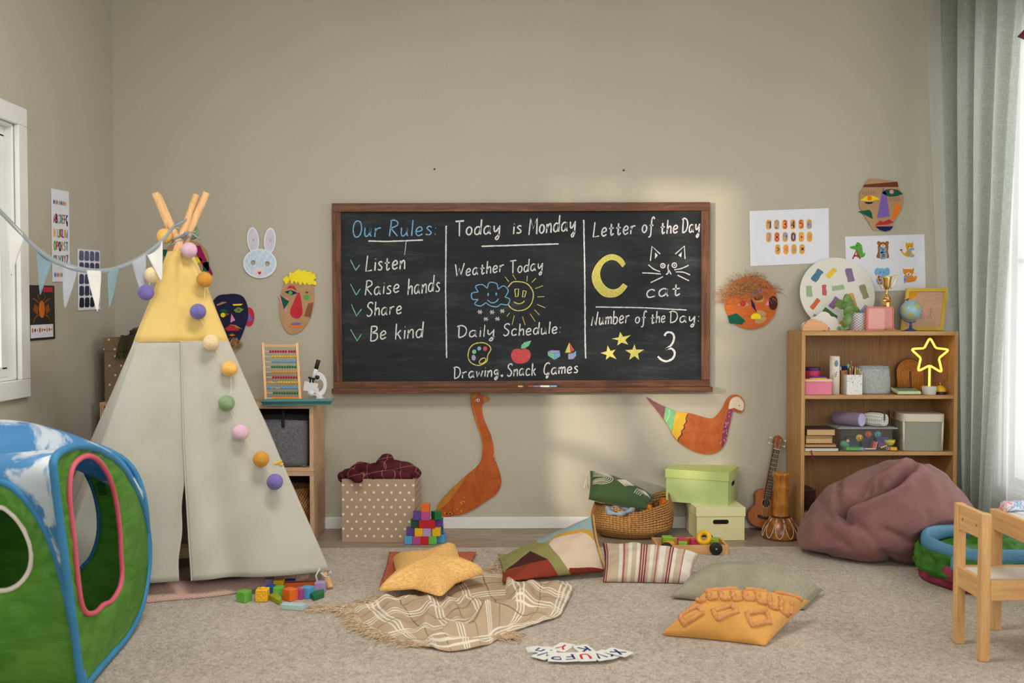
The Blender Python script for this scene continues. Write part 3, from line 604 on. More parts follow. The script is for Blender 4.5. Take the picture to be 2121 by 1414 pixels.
o = animal('elephant_picture', [(D_(1440, 870, 40, 42), bl), (D_(1403, 860, 24, 34), bl), (D_(1484, 858, 24, 34), bl), (soft(C1((1405, 900), (1476, 900), (1482, 950), (1400, 950)), 3), bl), (D_(1428, 862, 4), dk), (D_(1455, 862, 4), dk)]); letter_bit(o, 'E', 1410, 1440, 960, 60, rd, 12)
o = animal('fox_picture', [(soft(C1((1618, 850), (1640, 838), (1680, 838), (1708, 850), (1700, 880), (1664, 895), (1628, 880)), 3), og), (C1((1615, 830), (1645, 842), (1622, 862)), og), (C1((1712, 828), (1682, 842), (1706, 862)), og), (soft(C1((1630, 890), (1700, 890), (1700, 940), (1640, 945)), 3), og), (soft(C1((1690, 940), (1715, 900), (1722, 870), (1735, 900), (1722, 935)), 3), og), (soft(C1((1640, 878), (1664, 865), (1690, 878), (1664, 894)), 3), cr), (D_(1727, 885, 8, 12), cr), (D_(1664, 880, 5), dk)]); letter_bit(o, 'F', 1628, 1660, 955, 60, bl, 13)

M_card = plain('cardboard', (178, 142, 104), .85, var=.05, bump=.15)
# face with a brown head band
C1.Y = -.008
fm = wall_thing('paper_mask', 'cardboard face mask with brown head band and purple triangle nose, highest on the wall', 'mask', 1825, 424)
piece('face', C1((1340, 78), (1400, 80), (1490, 95), (1575, 110), (1580, 150), (1615, 220), (1622, 280), (1600, 340), (1540, 440), (1500, 510), (1370, 512), (1300, 400), (1252, 310), (1255, 200), (1290, 150), (1310, 110)), M_card, fm, .004, .008)
Q = lambda n, r, g, b_: paper(n, (r, g, b_))
for nm, pts, m in (('head_band', C1((1292, 130), (1570, 106), (1578, 150), (1285, 152)), Q('umber', 110, 58, 40)), ('nose', C1((1450, 155), (1480, 210), (1505, 395), (1400, 410)), Q('violet', 124, 98, 174)), ('eye', C1((1258, 264), (1300, 232), (1340, 220), (1385, 230), (1425, 252), (1340, 270)), Q('lemon', 240, 214, 40)), ('pupil', D_(1337, 243, 20), Q('orange', 236, 124, 36)),
                   ('eyelid', C1((1295, 276), (1370, 276), (1355, 290), (1330, 294), (1305, 288)), Q('deep_navy', 34, 36, 84)), ('eye', C1((1440, 200), (1475, 172), (1520, 165), (1575, 175), (1618, 208), (1560, 228), (1500, 232)), Q('forest', 24, 92, 70)), ('pupil', D_(1521, 190, 18), Q('rose', 230, 140, 180)), ('cheek', C1((1243, 355), (1335, 340), (1355, 362), (1364, 418)), Q('forest', 24, 92, 70)), ('cheek', C1((1558, 290), (1608, 310), (1550, 425), (1522, 410)), Q('orange', 236, 124, 36)),
                   ('lip', C1((1380, 472), (1425, 432), (1450, 442), (1500, 420), (1543, 445), (1480, 465)), Q('crimson', 190, 40, 44)), ('lip', C1((1385, 480), (1538, 480), (1510, 512), (1465, 522), (1420, 508)), Q('deep_navy', 34, 36, 84))):
    h = .0105 if nm == 'pupil' else .0092
    piece(nm, pts, m, fm, .0078, h)
b = MB()
for k in range(8): b.ribbon(FBK, C1((1285+k*16, 215-abs(k-3)*2), (1278+k*17, 180+abs(k-4)*3)), .0012, .008, .0086)
for k in range(6): b.ribbon(FBK, C1((1500+k*16, 240), (1508+k*17, 272)), .0012, .008, .0086)
b.build('lashes', dk, fm)
# round orange face with straw hair
om = wall_thing('paper_mask', 'round orange face mask with shaggy brown straw hair beside the chalkboard', 'mask', 1555, 626)
def ridged(name, c):
    t = NT(name); v = t.co(scale=(3, 1, 60)); f = t.noise(v, 3, 3, .6, 1); col = lin(c)
    t.bump(f, .5, .004); return t.done(t.ramp(f, [(.35, tuple(x*.75 for x in col[:3])+(1,)), (.6, col)]), .7, 0, .3)
piece('face', D_(345, 1118, 222, n=56), ridged('orange_paint', (208, 104, 46)), om, .004, .010)
for nm, pts, m in (('ear', D_(530, 1120, 38, 60), Q('chocolate', 76, 38, 34)), ('cheek', C1((465, 1140), (490, 1095), (496, 1140)), Q('rose', 230, 140, 180)), ('cheek', C1((150, 1228), (222, 1205), (298, 1268), (268, 1302), (165, 1290)), Q('forest', 24, 92, 70)), ('eye', C1((228, 1135), (280, 1100), (332, 1135), (280, 1160)), Q('sand', 190, 150, 100)), ('pupil', D_(276, 1127, 25), Q('crimson', 190, 40, 44)),
                   ('eye', soft(C1((368, 1088), (405, 1060), (455, 1070), (440, 1110), (395, 1112)), 3), Q('sand', 190, 150, 100)), ('pupil', D_(412, 1078, 34, 20, 15), Q('chestnut', 120, 66, 46)), ('eyelid', C1((370, 1075), (400, 1068), (402, 1100), (378, 1098)), Q('navy', 52, 70, 132)), ('nose', C1((342, 1080), (372, 1125), (392, 1196), (352, 1150)), Q('deep_navy', 34, 36, 84)), ('brow', C1((338, 1042), (425, 1004), (432, 1024), (350, 1056)), Q('violet', 124, 98, 174)),
                   ('mouth', [q for q in D_(385, 1240, 42, 34) if q[1] > C1.one(385, 1258)[1]], Q('lemon', 240, 214, 40)), ('mouth', D_(432, 1206, 42, 22, -20), Q('sand', 190, 150, 100)), ('mouth', D_(425, 1262, 52, 26, 20), Q('sand', 190, 150, 100))):
    piece(nm, pts, m, om, .0095, .013 if nm == 'pupil' else (.0115 if m.name != 'paper_lemon' else .0127))
b = MB(); r2 = random.Random(3)
for k in range(380):
    a = RAD(r2.uniform(25, 172)); rr = r2.uniform(150, 235); x0, y0 = 345+rr*cos(a), 1118-rr*sin(a)*.97
    if r2.random() < .45: x0, y0 = 300+r2.uniform(-150, 110), 985+r2.uniform(-40, 70)
    pts = []; th = r2.uniform(0, 2*pi); x, y = x0, y0
    for j in range(6):
        h = .013+.008*sin(j*.7+k); c_ = C1.one(x, y); pts.append((c_[0], -h, c_[1])); th += r2.uniform(-.6, .6); x += 22*cos(th); y += 16*sin(th)+2
    b.tube(pts, .0009, 3, caps=False)
for k in range(30):
    x, y = 130+r2.uniform(-40, 30), 1060+r2.uniform(-40, 60); th = r2.uniform(2, 4); pts = []
    for j in range(5): c_ = C1.one(x, y); pts.append((c_[0], -.012-.004*r2.random(), c_[1])); th += r2.uniform(-.5, .5); x += 18*cos(th); y -= 14*sin(th)
    b.tube(pts, .0009, 3, caps=False)
b.build('straw_hair', plain('straw', (178, 136, 90), .9, var=.2, vs=60), om)

# masks beside the play tent
C2 = Crop(280, 380, 3.534, -.008); D2 = C2.disc
rm = wall_thing('rabbit_mask', 'white and pale blue rabbit mask with tall ears on the wall', 'mask', 539, 525)
for nm, el in (('ear', (862, 414, 44, 95, 4)), ('ear', (985, 418, 43, 95, -4))):
    o = piece(nm, D2(*el), M_paper, rm, .004, .0065); piece('ear_shade', D2(el[0], el[1], 34, 84, el[4]), Q('pale_lilac', 206, 204, 216), o, .0063, .0068); piece('ear_spot', D2(el[0]+4, el[1]-2, 5, 12, el[4]), Q('rose', 210, 110, 140), o, .0067, .0072)
hd = filled('head', [D2(913, 585, 122, 107, n=48), D2(863, 581, 18), D2(968, 588, 18)], FBK, .0025, M_paper, rm, .0065)
cray = NT('blue_crayon'); f = cray.noise(cray.co(scale=(30, 1, 8)), 5, 3); cray.done(cray.ramp(f, [(.35, (170, 202, 226)), (.6, (214, 228, 240))]), .8, 0, .15)
h2_ = filled('crayon_colouring', [D2(913, 583, 110, 95, n=40), D2(863, 581, 20), D2(968, 588, 20)], FBK, .0006, cray.m, hd, .0092)
piece('muzzle', D2(910, 648, 48, 36), Q('pale_pink', 226, 214, 224), hd, .0094, .0099); piece('nose', soft(C2((900, 642), (912, 648), (922, 641), (920, 660), (910, 665), (901, 658)), 3), Q('raspberry', 176, 70, 90), hd, .0098, .0104)
ym = wall_thing('paper_mask', 'cardboard face mask with spiky yellow paper hair and red drop nose', 'mask', 615, 626)
piece('face', soft(C2((1110, 700), (1200, 680), (1290, 710), (1308, 790), (1305, 880), (1280, 980), (1225, 1070), (1160, 1102), (1110, 1085), (1070, 1010), (1054, 920), (1062, 840), (1080, 760)), 4), M_card, ym, .004, .008)
for nm, pts, m, h in (('hair', C2((1080, 700), (1110, 675), (1125, 690), (1130, 650), (1160, 655), (1175, 640), (1200, 625), (1215, 640), (1240, 632), (1262, 650), (1285, 640), (1300, 660), (1320, 658), (1315, 680), (1330, 690), (1305, 705), (1328, 722), (1325, 745), (1290, 735), (1275, 745), (1255, 725), (1245, 745), (1225, 720), (1210, 745), (1190, 715), (1180, 735), (1165, 710), (1145, 735), (1135, 700), (1115, 730), (1105, 738)), Q('sun_yellow', 244, 222, 50), .011),
    ('eye', C2((1092, 792), (1140, 779), (1190, 800), (1140, 818)), Q('deep_navy', 34, 36, 84), .0092), ('pupil', D2(1137, 800, 15), Q('leaf', 120, 190, 70), .0102), ('brow', C2((1108, 768), (1130, 746), (1165, 750), (1184, 785), (1150, 766)), Q('crimson', 190, 40, 44), .0092), ('brow', C2((1243, 790), (1272, 792), (1258, 806)), Q('umber', 110, 58, 40), .0092), ('eye', D2(1255, 833, 19), Q('leaf', 120, 190, 70), .0092),
    ('nose', soft(C2((1200, 795), (1222, 900), (1225, 950), (1205, 980), (1178, 988), (1145, 970), (1135, 930), (1160, 870)), 4), Q('crimson', 196, 36, 44), .0092), ('cheek', C2((1045, 825), (1125, 840), (1098, 938)), Q('rose', 230, 140, 180), .0092), ('cheek', C2((1062, 818), (1128, 862), (1090, 922)), Q('forest', 24, 92, 70), .0102), ('cheek', C2((1265, 880), (1305, 868), (1285, 980), (1237, 970)), Q('cocoa', 142, 88, 62), .0092),
    ('lip', soft(C2((1138, 1030), (1175, 1015), (1217, 1025), (1180, 1036)), 3), Q('violet', 140, 110, 180), .0092), ('lip', soft(C2((1128, 1036), (1216, 1040), (1190, 1054), (1150, 1051)), 3), Q('orange', 236, 124, 36), .0102)):
    piece(nm, pts, m, ym, .0078, h)
nm_ = wall_thing('paper_mask', 'dark navy face mask with a red ear, partly behind the play tent', 'mask', 480, 655)
piece('face', soft(C2((560, 880), (605, 822), (670, 810), (740, 808), (792, 832), (822, 900), (825, 980), (800, 1060), (770, 1135), (740, 1182), (690, 1190), (630, 1140), (580, 1060), (550, 970)), 4), Q('ink', 36, 36, 66), nm_, .004, .008)
for nm, pts, m, h in (('brow', C2((595, 885), (640, 865), (676, 868), (640, 882), (600, 895)), Q('tan', 170, 130, 96), .009), ('brow', C2((712, 882), (788, 879), (775, 892), (720, 894)), Q('lemon', 240, 214, 40), .009), ('eye', C2((722, 925), (755, 904), (796, 920), (765, 945), (735, 942)), Q('leaf', 120, 190, 70), .009), ('pupil', D2(757, 924, 13, 11), Q('cocoa', 142, 88, 62), .01), ('eyelid', C2((612, 930), (650, 915), (682, 935), (650, 945)), Q('forest', 24, 92, 70), .009), ('eye', C2((630, 962), (655, 945), (692, 955), (660, 970)), Q('cocoa', 142, 88, 62), .009), ('pupil', D2(643, 962, 17), Q('lemon', 240, 214, 40), .01),
    ('nose', C2((704, 952), (733, 1000), (697, 1018)), Q('rose', 230, 140, 180), .009), ('lip', C2((690, 1030), (735, 1034), (786, 1066), (740, 1058)), Q('tan', 170, 130, 96), .009), ('lip', C2((655, 1062), (690, 1036), (720, 1040), (768, 1076), (680, 1078)), Q('crimson', 190, 40, 44), .0098), ('chin', C2((685, 1108), (710, 1100), (734, 1108), (710, 1118)), Q('orange', 226, 120, 50), .009), ('chin', C2((690, 1098), (710, 1092), (728, 1098)), Q('forest', 24, 92, 70), .0096)):
    piece(nm, pts, m, nm_, .0078, h)
er = piece('ear', D2(833, 975, 37, 69), Q('crimson', 190, 40, 44), nm_, .002, .0048); piece('ear_patch', C2((825, 932), (862, 1000), (822, 1010)), Q('violet', 150, 120, 180), er, .0046, .0056)
b = MB()
for k in range(60):
    x, y = 700+r2.uniform(0, 55), 1130+r2.uniform(-5, 30); th = r2.uniform(.8, 2.2); pts = []
    for j in range(6): c_ = C2.one(x, y); pts.append((c_[0], -.011-.004*r2.random(), c_[1])); th += r2.uniform(-.7, .7); x += 14*cos(th); y += 16*sin(th)
    b.tube(pts, .0009, 3, caps=False)
b.build('straw_beard', MC['straw'], nm_)
bm_ = wall_thing('paper_mask', 'face mask with a pointed magenta hair piece, mostly hidden behind the tent top', 'mask', 388, 545)
piece('face', D2(372, 560, 165, 150, n=36), M_card, bm_, .004, .008)
for nm, pts, m in (('hair', C2((400, 458), (475, 453), (568, 660), (560, 674), (490, 590), (450, 520), (415, 480)), Q('magenta', 150, 36, 84)), ('cheek', C2((495, 580), (540, 570), (540, 640), (497, 640)), Q('forest', 24, 92, 70)), ('ear', C2((203, 482), (236, 485), (230, 540), (206, 530)), Q('forest', 24, 92, 70)), ('eye', D2(455, 560, 35, 20), Q('lemon', 240, 214, 40))):
    piece(nm, pts, m, bm_, .0078, .0095)

# ---- painted bird cut-outs
C3 = Crop(680, 800, 3.93, -.008); D3 = C3.disc
def painted(name, c, c_b, sc=(6, 1, 4)):
    t = NT(name); f = t.noise(t.co(scale=sc), 3, 4, .6, .6); t.done(t.ramp(f, [(.35, c), (.65, c_b)]), .45, 0, .35); return t.m
go = wall_thing('goose_cutout', 'tall orange painted goose cut-out leaning along the wall beside the block tower', 'wall art', 985, 940)
piece('body', soft(C3((1163, 75), (1195, 47), (1235, 62), (1272, 78), (1300, 84), (1316, 100), (1302, 120), (1272, 132), (1252, 165), (1260, 240), (1290, 320), (1322, 390), (1342, 470), (1356, 580), (1390, 680), (1409, 760), (1400, 820), (1360, 880), (1290, 930), (1200, 990), (1100, 1038), (1000, 1055), (935, 1078), (885, 1090), (878, 1010), (910, 940), (960, 880), (1040, 800), (1130, 720), (1210, 650), (1245, 590), (1255, 500), (1240, 400), (1205, 300), (1175, 200), (1160, 120)), 4), painted('goose_orange', (164, 74, 18), (186, 92, 28)), go, .003, .009)
mu = painted('mustard_paint', (176, 112, 30), (196, 128, 40))
for nm, pts, m in (('beak', soft(C3((1260, 88), (1282, 78), (1303, 84), (1315, 100), (1300, 120), (1272, 130), (1262, 112)), 3), mu), ('crest', soft(C3((1163, 80), (1192, 49), (1218, 60), (1205, 82), (1180, 96)), 3), mu), ('wing', soft(C3((880, 1008), (912, 940), (962, 880), (1042, 802), (1120, 735), (1040, 860), (960, 960)), 3), mu), ('eye', D3(1220, 112, 13, 14), M_paper), ('neck_stripe', C3((1168, 110), (1180, 200), (1208, 300), (1242, 400), (1256, 500), (1250, 560), (1262, 500), (1250, 410), (1216, 300), (1190, 200)), mu)):
    o = piece(nm, pts, m, go, .0088, .0096)
    if nm == 'eye': piece('pupil', D3(1222, 113, 5, 7), dk, o, .0095, .0101)
b = MB()
for k in range(22):
    x = r2.uniform(940, 1110); y = 1130-(x-900)*.9-r2.uniform(0, 70)+r2.uniform(0, 50); b.poly(FBK, D3(x, max(840, min(y+0, 1035)), r2.uniform(4, 9), r2.uniform(4, 9), n=10), .0088, .0094)
b.build('painted_dots', Q('apricot', 224, 140, 70), go)
b = MB()
for p in (((1345, 545), (1350, 580)), ((1354, 590), (1360, 604)), ((1180, 665), (1214, 635)), ((1035, 798), (1056, 778)), ((1244, 410), (1247, 428)), ((1195, 120), (1204, 104)), ((1204, 104), (1222, 98))): b.ribbon(FBK, C3(*p), .0016, .0088, .0096)
b.build('brush_marks', M_paper, go)
C4 = Crop(1180, 800, 3.722, -.008); D4 = C4.disc
hn = wall_thing('bird_cutout', 'painted bird cut-out with purple, green and yellow tail, above the green storage boxes', 'wall art', 1440, 880)
piece('body', soft(C4((590, 83), (650, 118), (740, 160), (820, 193), (920, 205), (1010, 230), (1095, 248), (1145, 210), (1180, 160), (1210, 100), (1240, 72), (1270, 63), (1310, 72), (1340, 105), (1348, 150), (1335, 190), (1315, 205), (1290, 200), (1255, 187), (1245, 240), (1225, 330), (1205, 420), (1170, 480), (1120, 515), (1050, 523), (970, 505), (890, 465), (830, 420), (790, 370), (760, 310), (720, 250), (660, 170)), 4), painted('bird_orange', (166, 78, 30), (188, 100, 44)), hn, .003, .009)
for nm, pts, m in (('tail_tip', C4((594, 86), (650, 120), (738, 160), (725, 250), (664, 172)), painted('tail_purple', (116, 70, 78), (142, 96, 104))), ('tail_band', C4((738, 160), (818, 193), (790, 340), (782, 350), (760, 308), (725, 250)), painted('tail_green', (104, 172, 118), (132, 196, 140))), ('tail_band', C4((818, 193), (912, 205), (885, 300), (850, 380), (828, 415), (792, 370), (784, 348), (796, 310)), painted('tail_yellow', (206, 164, 40), (226, 184, 60))),
                   ('chest', soft(C4((1222, 185), (1254, 180), (1244, 240), (1224, 330), (1203, 418), (1175, 470), (1172, 440), (1180, 330), (1205, 240)), 3), painted('plum_paint', (126, 44, 78), (146, 56, 92))), ('face', soft(C4((1238, 110), (1268, 82), (1308, 84), (1335, 115), (1343, 150), (1330, 186), (1300, 180), (1268, 165), (1240, 172), (1224, 168)), 3), painted('cream_paint', (214, 196, 170), (226, 210, 186)))):
    piece(nm, pts, m, hn, .0088, .0096)
b = MB(); b.ribbon(FBK, open_soft(C4((910, 210), (895, 250), (902, 270), (880, 300), (886, 320), (860, 345), (866, 370), (840, 395), (836, 425))), .004, .0094, .0102); b.build('painted_squiggle', dk, hn)
b = MB()
for k in range(20): x, y = r2.uniform(1185, 1240), r2.uniform(195, 440); x = 1240-(y-190)*.22+r2.uniform(-22, 8); b.ribbon(FBK, C4((x, y), (x+r2.uniform(-10, 14), y+r2.uniform(-16, 16))), .0014, .0094, .0102)
b.ribbon(FBK, open_soft(C4((768, 180), (765, 220), (750, 260), (742, 272))), .0016, .0094, .0102)
b.build('brush_marks', M_paper, hn)
b = MB(); b.poly(FBK, D4(1307, 147, 4), .0094, .0104); b.ribbon(FBK, open_soft(C4((1262, 170), (1290, 190), (1312, 192), (1318, 184))), .0016, .0094, .0104); b.build('eye', dk, hn)
b = MB()
for k in range(14): b.poly(FBK, D4(890+k*17, 358-14*sin(k*.33), 3), .0088, .0094)
b.build('painted_dots', Q('chestnut', 120, 66, 46), hn)
# ================================================================== posters on the side wall
class Quad:                                           # a sheet on the side wall, u across and v up in metres
    def __init__(s, pts, X):
        p = [S(x, y, X) for x, y in pts]              # TL TR BR BL
        s.o = p[3]; s.w = (p[2]-p[3]).length; s.h = (p[0]-p[3]).length
        s.f = Frame(p[3], (p[2]-p[3]).normalized(), (p[0]-p[3]).normalized())
FXL = XL+.001
q = Quad([(105, 390), (143, 396), (144, 583), (108, 583.5)], FXL)
al = thing('alphabet_poster', 'long narrow white alphabet poster on the wall above the bunting', 'poster', q.o+V((0, q.w/2, q.h/2)))
b = MB(); b.poly(q.f, [(0, 0), (q.w, 0), (q.w, q.h), (0, q.h)], .001, .003); b.build('paper', M_paper, al)
pcs = [PC['r'], PC['d'], PC['o'], PC['l'], Q('leaf', 92, 164, 70)]
for r_i, (row, zz) in enumerate(zip(('ABCDEFG', 'HIJKLMN', 'OPQRST', 'UVWXYZ'), (.64, .485, .345, .2))):
    for k, ch in enumerate(row):
        b = MB(); n_ = len(row); x = q.w*(.09+.84*k/n_); write(b, q.f, ch, x, x+q.w*.84/n_*.68, q.h*zz, q.h*zz, q.h*.088, .008, .003, .004, 0, 0); b.build('letter', pcs[(k+r_i*2) % 5], al)
for zz in (.86, .075):
    for k in range(9 if zz > .5 else 6):
        b = MB(); x = q.w*(.13+.085*k); b.poly(q.f, [(x+.006*cos(t), q.h*zz+.011*sin(t)) for t in (2*pi*i/10 for i in range(10))], .003, .0036); b.build('print_mark', pcs[(k*2+1) % 5], al)
q = Quad([(160, 515), (207, 517), (207, 640), (161, 643)], FXL)
sw = thing('swatch_poster', 'white poster with a grid of blue grey paint swatches by the room corner', 'poster', q.o+V((0, q.w/2, q.h/2)))
b = MB(); b.poly(q.f, [(0, 0), (q.w, 0), (q.w, q.h), (0, q.h)], .001, .003); b.build('paper', M_paper, sw)
for j in range(5):
    for i in range(4):
        cx, cz = q.w*(.15+.235*i), q.h*(.895-.192*j); w2, h2 = q.w*.09, q.h*.075; sh = [(98, 102, 138), (72, 74, 110), (76, 74, 104), (62, 62, 92), (44, 42, 52)][j]
        b = MB(); b.poly(q.f, soft([(cx-w2, cz-h2), (cx+w2*.9, cz-h2), (cx+w2*1.1, cz), (cx+w2*.9, cz+h2*.95), (cx-w2*.8, cz+h2), (cx-w2*1.1, cz)], 3), .003, .0036); b.build('swatch', Q('swatch%d' % j, *sh), sw)
q = Quad([(58, 590), (114, 592.5), (113, 701), (60, 705.5)], FXL)
bt = thing('insect_poster', 'black poster of an orange beetle on the wall beside the window', 'poster', q.o+V((0, q.w/2, q.h/2)))
b = MB(); b.poly(q.f, [(0, 0), (q.w, 0), (q.w, q.h), (0, q.h)], .001, .003); b.build('paper', plain('black_print', (30, 28, 32), .5, var=.1), bt)
b = MB(); b.poly(q.f, [(q.w*.04, q.h*.04), (q.w*.92, q.h*.04), (q.w*.92, q.h*.28), (q.w*.04, q.h*.28)], .003, .0036); cpn = b.build('caption_panel', M_paper, bt)
b = MB(); b.poly(q.f, [(q.w*.55, q.h*.88), (q.w*.92, q.h*.88), (q.w*.92, q.h*.97), (q.w*.55, q.h*.97)], .003, .0036); b.build('title_label', Q('crimson', 190, 50, 60), bt)
U = lambda x, y: (q.w*x, q.h*y)
be = MB(); be.poly(q.f, [(q.w*(.48+.11*cos(t)), q.h*(.56+.16*sin(t))) for t in (2*pi*i/20 for i in range(20))], .003, .0038); beo = be.build('beetle_picture', Q('beetle', 206, 112, 40), bt)
b = MB()
for s_ in (-1, 1):
    for k, dy in enumerate((.1, 0, -.1)): b.ribbon(q.f, open_soft([U(.48+s_*.08, .56+dy), U(.48+s_*.25, .58+dy*1.6), U(.48+s_*.33, .54+dy*2.2)]), .006, .003, .0036)
    b.ribbon(q.f, open_soft([U(.48+s_*.04, .7), U(.48+s_*.14, .78), U(.48+s_*.1, .84)]), .004, .003, .0036)
    b.poly(q.f, [U(.48+s_*.14, .62), U(.48+s_*.28, .66), U(.48+s_*.3, .52), U(.48+s_*.16, .46)], .003, .0034)
b.build('beetle_legs', Q('beetle_dark', 140, 76, 34), beo)
for k in range(9):
    b = MB(); b.poly(q.f, [(q.w*(.11+.093*k)+q.w*.028*cos(t), q.h*.18+q.h*.045*(1-.3*(k % 3))*sin(t)) for t in (2*pi*i/10 for i in range(10))], .0036, .0042); b.build('specimen', [Q('beetle', 206, 112, 40), dk, Q('sand', 190, 150, 100), Q('crimson', 190, 50, 60)][k % 4], cpn)

# ================================================================== the play tent of canvas on poles
FLf, FRf, BRf, BLf = G(103, 1270), G(684, 1224), V((-.99, -.42, 0)), V((-2.025, -1.0, 0))
APX = A(372, 488, -.95)
feet = [FLf, FRf, BRf, BLf]
for p in feet: p.z = .016 if p.y < YC else .007
offs = [V((.014, -.012, 0)), V((-.012, -.018, 0)), V((-.034, .016, 0)), V((.030, .016, 0))]
tp = thing('teepee_tent', 'canvas play tent with yellow top and grey sides on crossed wooden poles', 'play tent', ((FLf+BRf)/2).to_tuple()[:2]+(0.0,))
M_pole = wood('pole_pine', (214, 164, 108), (238, 196, 144), (20, 20, 1.5), 3, .5, .05)
def PT(i, z): t = z/APX.z; return feet[i]+(APX+offs[i]-feet[i])*t
POLE = []
tops = [A(388, 400, -.95), A(352, 400, -1.0), A(344, 404, -.9), A(400, 398, -.92)]
for i in range(4):
    zt = tops[i].z; a = feet[i]; e = PT(i, zt)
    b = MB(); b.tube([a, a+(e-a)*.5, e], .0155, 14); b.build('pole', M_pole, tp, smooth=True, bevel=.002)
def canvas(name, c, c2_): return cloth(name, c, 260, .05, .3, .85, 5, c2_)
M_yel, M_can = canvas('yellow_canvas', (214, 182, 104), (226, 196, 122)), canvas('grey_canvas', (172, 168, 154), (190, 187, 174))
M_yel, M_can = cloth('yellow_canvas', (226, 192, 100), 300, .04, .3), cloth('grey_canvas', (174, 176, 172), 300, .035, .3)
ZB, ZS, ZTOP = .07, 1.035, 1.425
CEN = (FLf+FRf+BRf+BLf)/4
def face_fn(i, j, z0, z1, s0=0.0, s1=1.0, seed=0, hem=None, edge=None):
    a, c = feet[i], feet[j]; n = (c-a).cross(V((0, 0, 1))); n.normalize(); n.z = 0
    if n.dot((a+c)/2-CEN) < 0: n = -n
    def f(u, v):
        s = lerp(s0, s1, u); z = lerp(z0, z1, v)
        if edge: s = edge(u, z, s)
        p = PT(i, z)*(1-s)+PT(j, z)*s
        k = 4*s*(1-s)
        sag = -.026*k*(1-z/1.5)+.010*noise.noise(V((s*5+seed, z*2.2, seed)))*k
        fold = .016*sin(s*17+seed+3.0*noise.noise(V((s*3, z*1.5, seed))))*k**.6*(1-min(1, z/1.3))+.008*sin((s*9-z*7)+seed)*k+.010*noise.noise(V((s*4+z*2, z*5-s*4, seed+4)))*k**.5
        w_ = .02*(1 if not k < .02 else 0)
        ea = PT(i, z)-PT((i+2) % 4, z); eb = PT(j, z)-PT((j+2) % 4, z); ea.z = eb.z = 0
        ea.normalize(); eb.normalize(); wa, wb_ = max(0, 1-s*7), max(0, 1-(1-s)*7)
        return p+n*(sag+fold+.037*(1-max(wa, wb_)))+ea*.031*wa+eb*.031*wb_
    return f
b = MB()
for i, j in ((0, 1), (1, 2), (2, 3), (3, 0)): b.grid(face_fn(i, j, ZS-.002, ZTOP, seed=i*3.1), 24, 14, flip=(i != 99))
b.build('yellow_top', M_yel, tp, smooth=True, solid=.002, weld=.0005)
def left_edge(u, z, s):
    o = .0 if z > .62 else (.62-z)/.62
    return s-.05*(o**.8)*u+.004*sin(z*30)*u*(z < .6)
def right_edge(u, z, s):
    o = .0 if z > .62 else (.62-z)/.62
    return s+.02*(o**.8)*(1-u)
SPLIT = .485
b = MB(); b.grid(face_fn(0, 1, ZB, ZS, 0, SPLIT, 0.0, edge=left_edge), 44, 40); b.build('door_flap', M_can, tp, smooth=True, solid=.002)
b = MB(); b.grid(face_fn(0, 1, ZB, ZS, SPLIT-.012, 1, 0.0, edge=right_edge), 44, 40)
for q_ in b.v: q_.y -= .004
b.build('door_flap', M_can, tp, smooth=True, solid=.002)
for i, j, nm in ((1, 2, 'side_panel'), (3, 0, 'side_panel'), (2, 3, 'back_panel')):
    b = MB(); b.grid(face_fn(i, j, ZB, ZS, seed=i*3.1), 30, 24); b.build(nm, M_can, tp, smooth=True, solid=.002)
# seams: hem stitching along the split and between yellow and grey
b = MB(); f = face_fn(0, 1, ZB, ZTOP, 0, 1, 0.0)
b.tube([f(k/30, (ZS-ZB)/(ZTOP-ZB))+V((0, -.003, 0)) for k in range(31)], .002, 6); b.build('seam', M_yel, tp)
b = MB(); fl_ = face_fn(0, 1, ZB, ZS, SPLIT-.012, 1, 0.0, edge=right_edge)
b.tube([fl_(0, k/30)+V((0, -.006, 0)) for k in range(31)], .003, 6); b.build('door_hem', M_can, tp)
M_tie = cloth('grey_ribbon', (150, 156, 160), 300, .05)
b = MB()
for dz, rr in ((-.02, .036), (.0, .038), (.055, .03)):
    b.tube([APX+V((rr*cos(t), rr*sin(t), dz+.02*sin(t+1))) for t in (2*pi*k/18 for k in range(18))], .005, 6, closed=True)
for e in ((.06, -.03, -.015), (.075, -.02, .015), (.10, -.02, -.02)): b.tube([APX+V((.02, -.035, -.01)), APX+V((e[0]*.6, -.045, .012)), APX+V(e)], .004, 6)
b.build('pole_tie', M_tie, tp, smooth=True)
fr_t = PT(1, .055); b = MB()
b.tube([fr_t+V((.02*cos(t), .02*sin(t), .01*sin(2*t))) for t in (2*pi*k/14 for k in range(14))], .004, 6, closed=True)
b.tube([fr_t+V((-.015, -.02, .03)), fr_t+V((-.03, -.03, .0)), fr_t+V((-.02, -.03, -.035))], .004, 6); b.tube([fr_t+V((.015, -.02, 0)), fr_t+V((.035, -.03, .008)), fr_t+V((.03, -.03, .02))], .004, 6)
b.build('foot_tie', cloth('pale_ribbon', (200, 200, 194), 300, .04), tp, smooth=True)
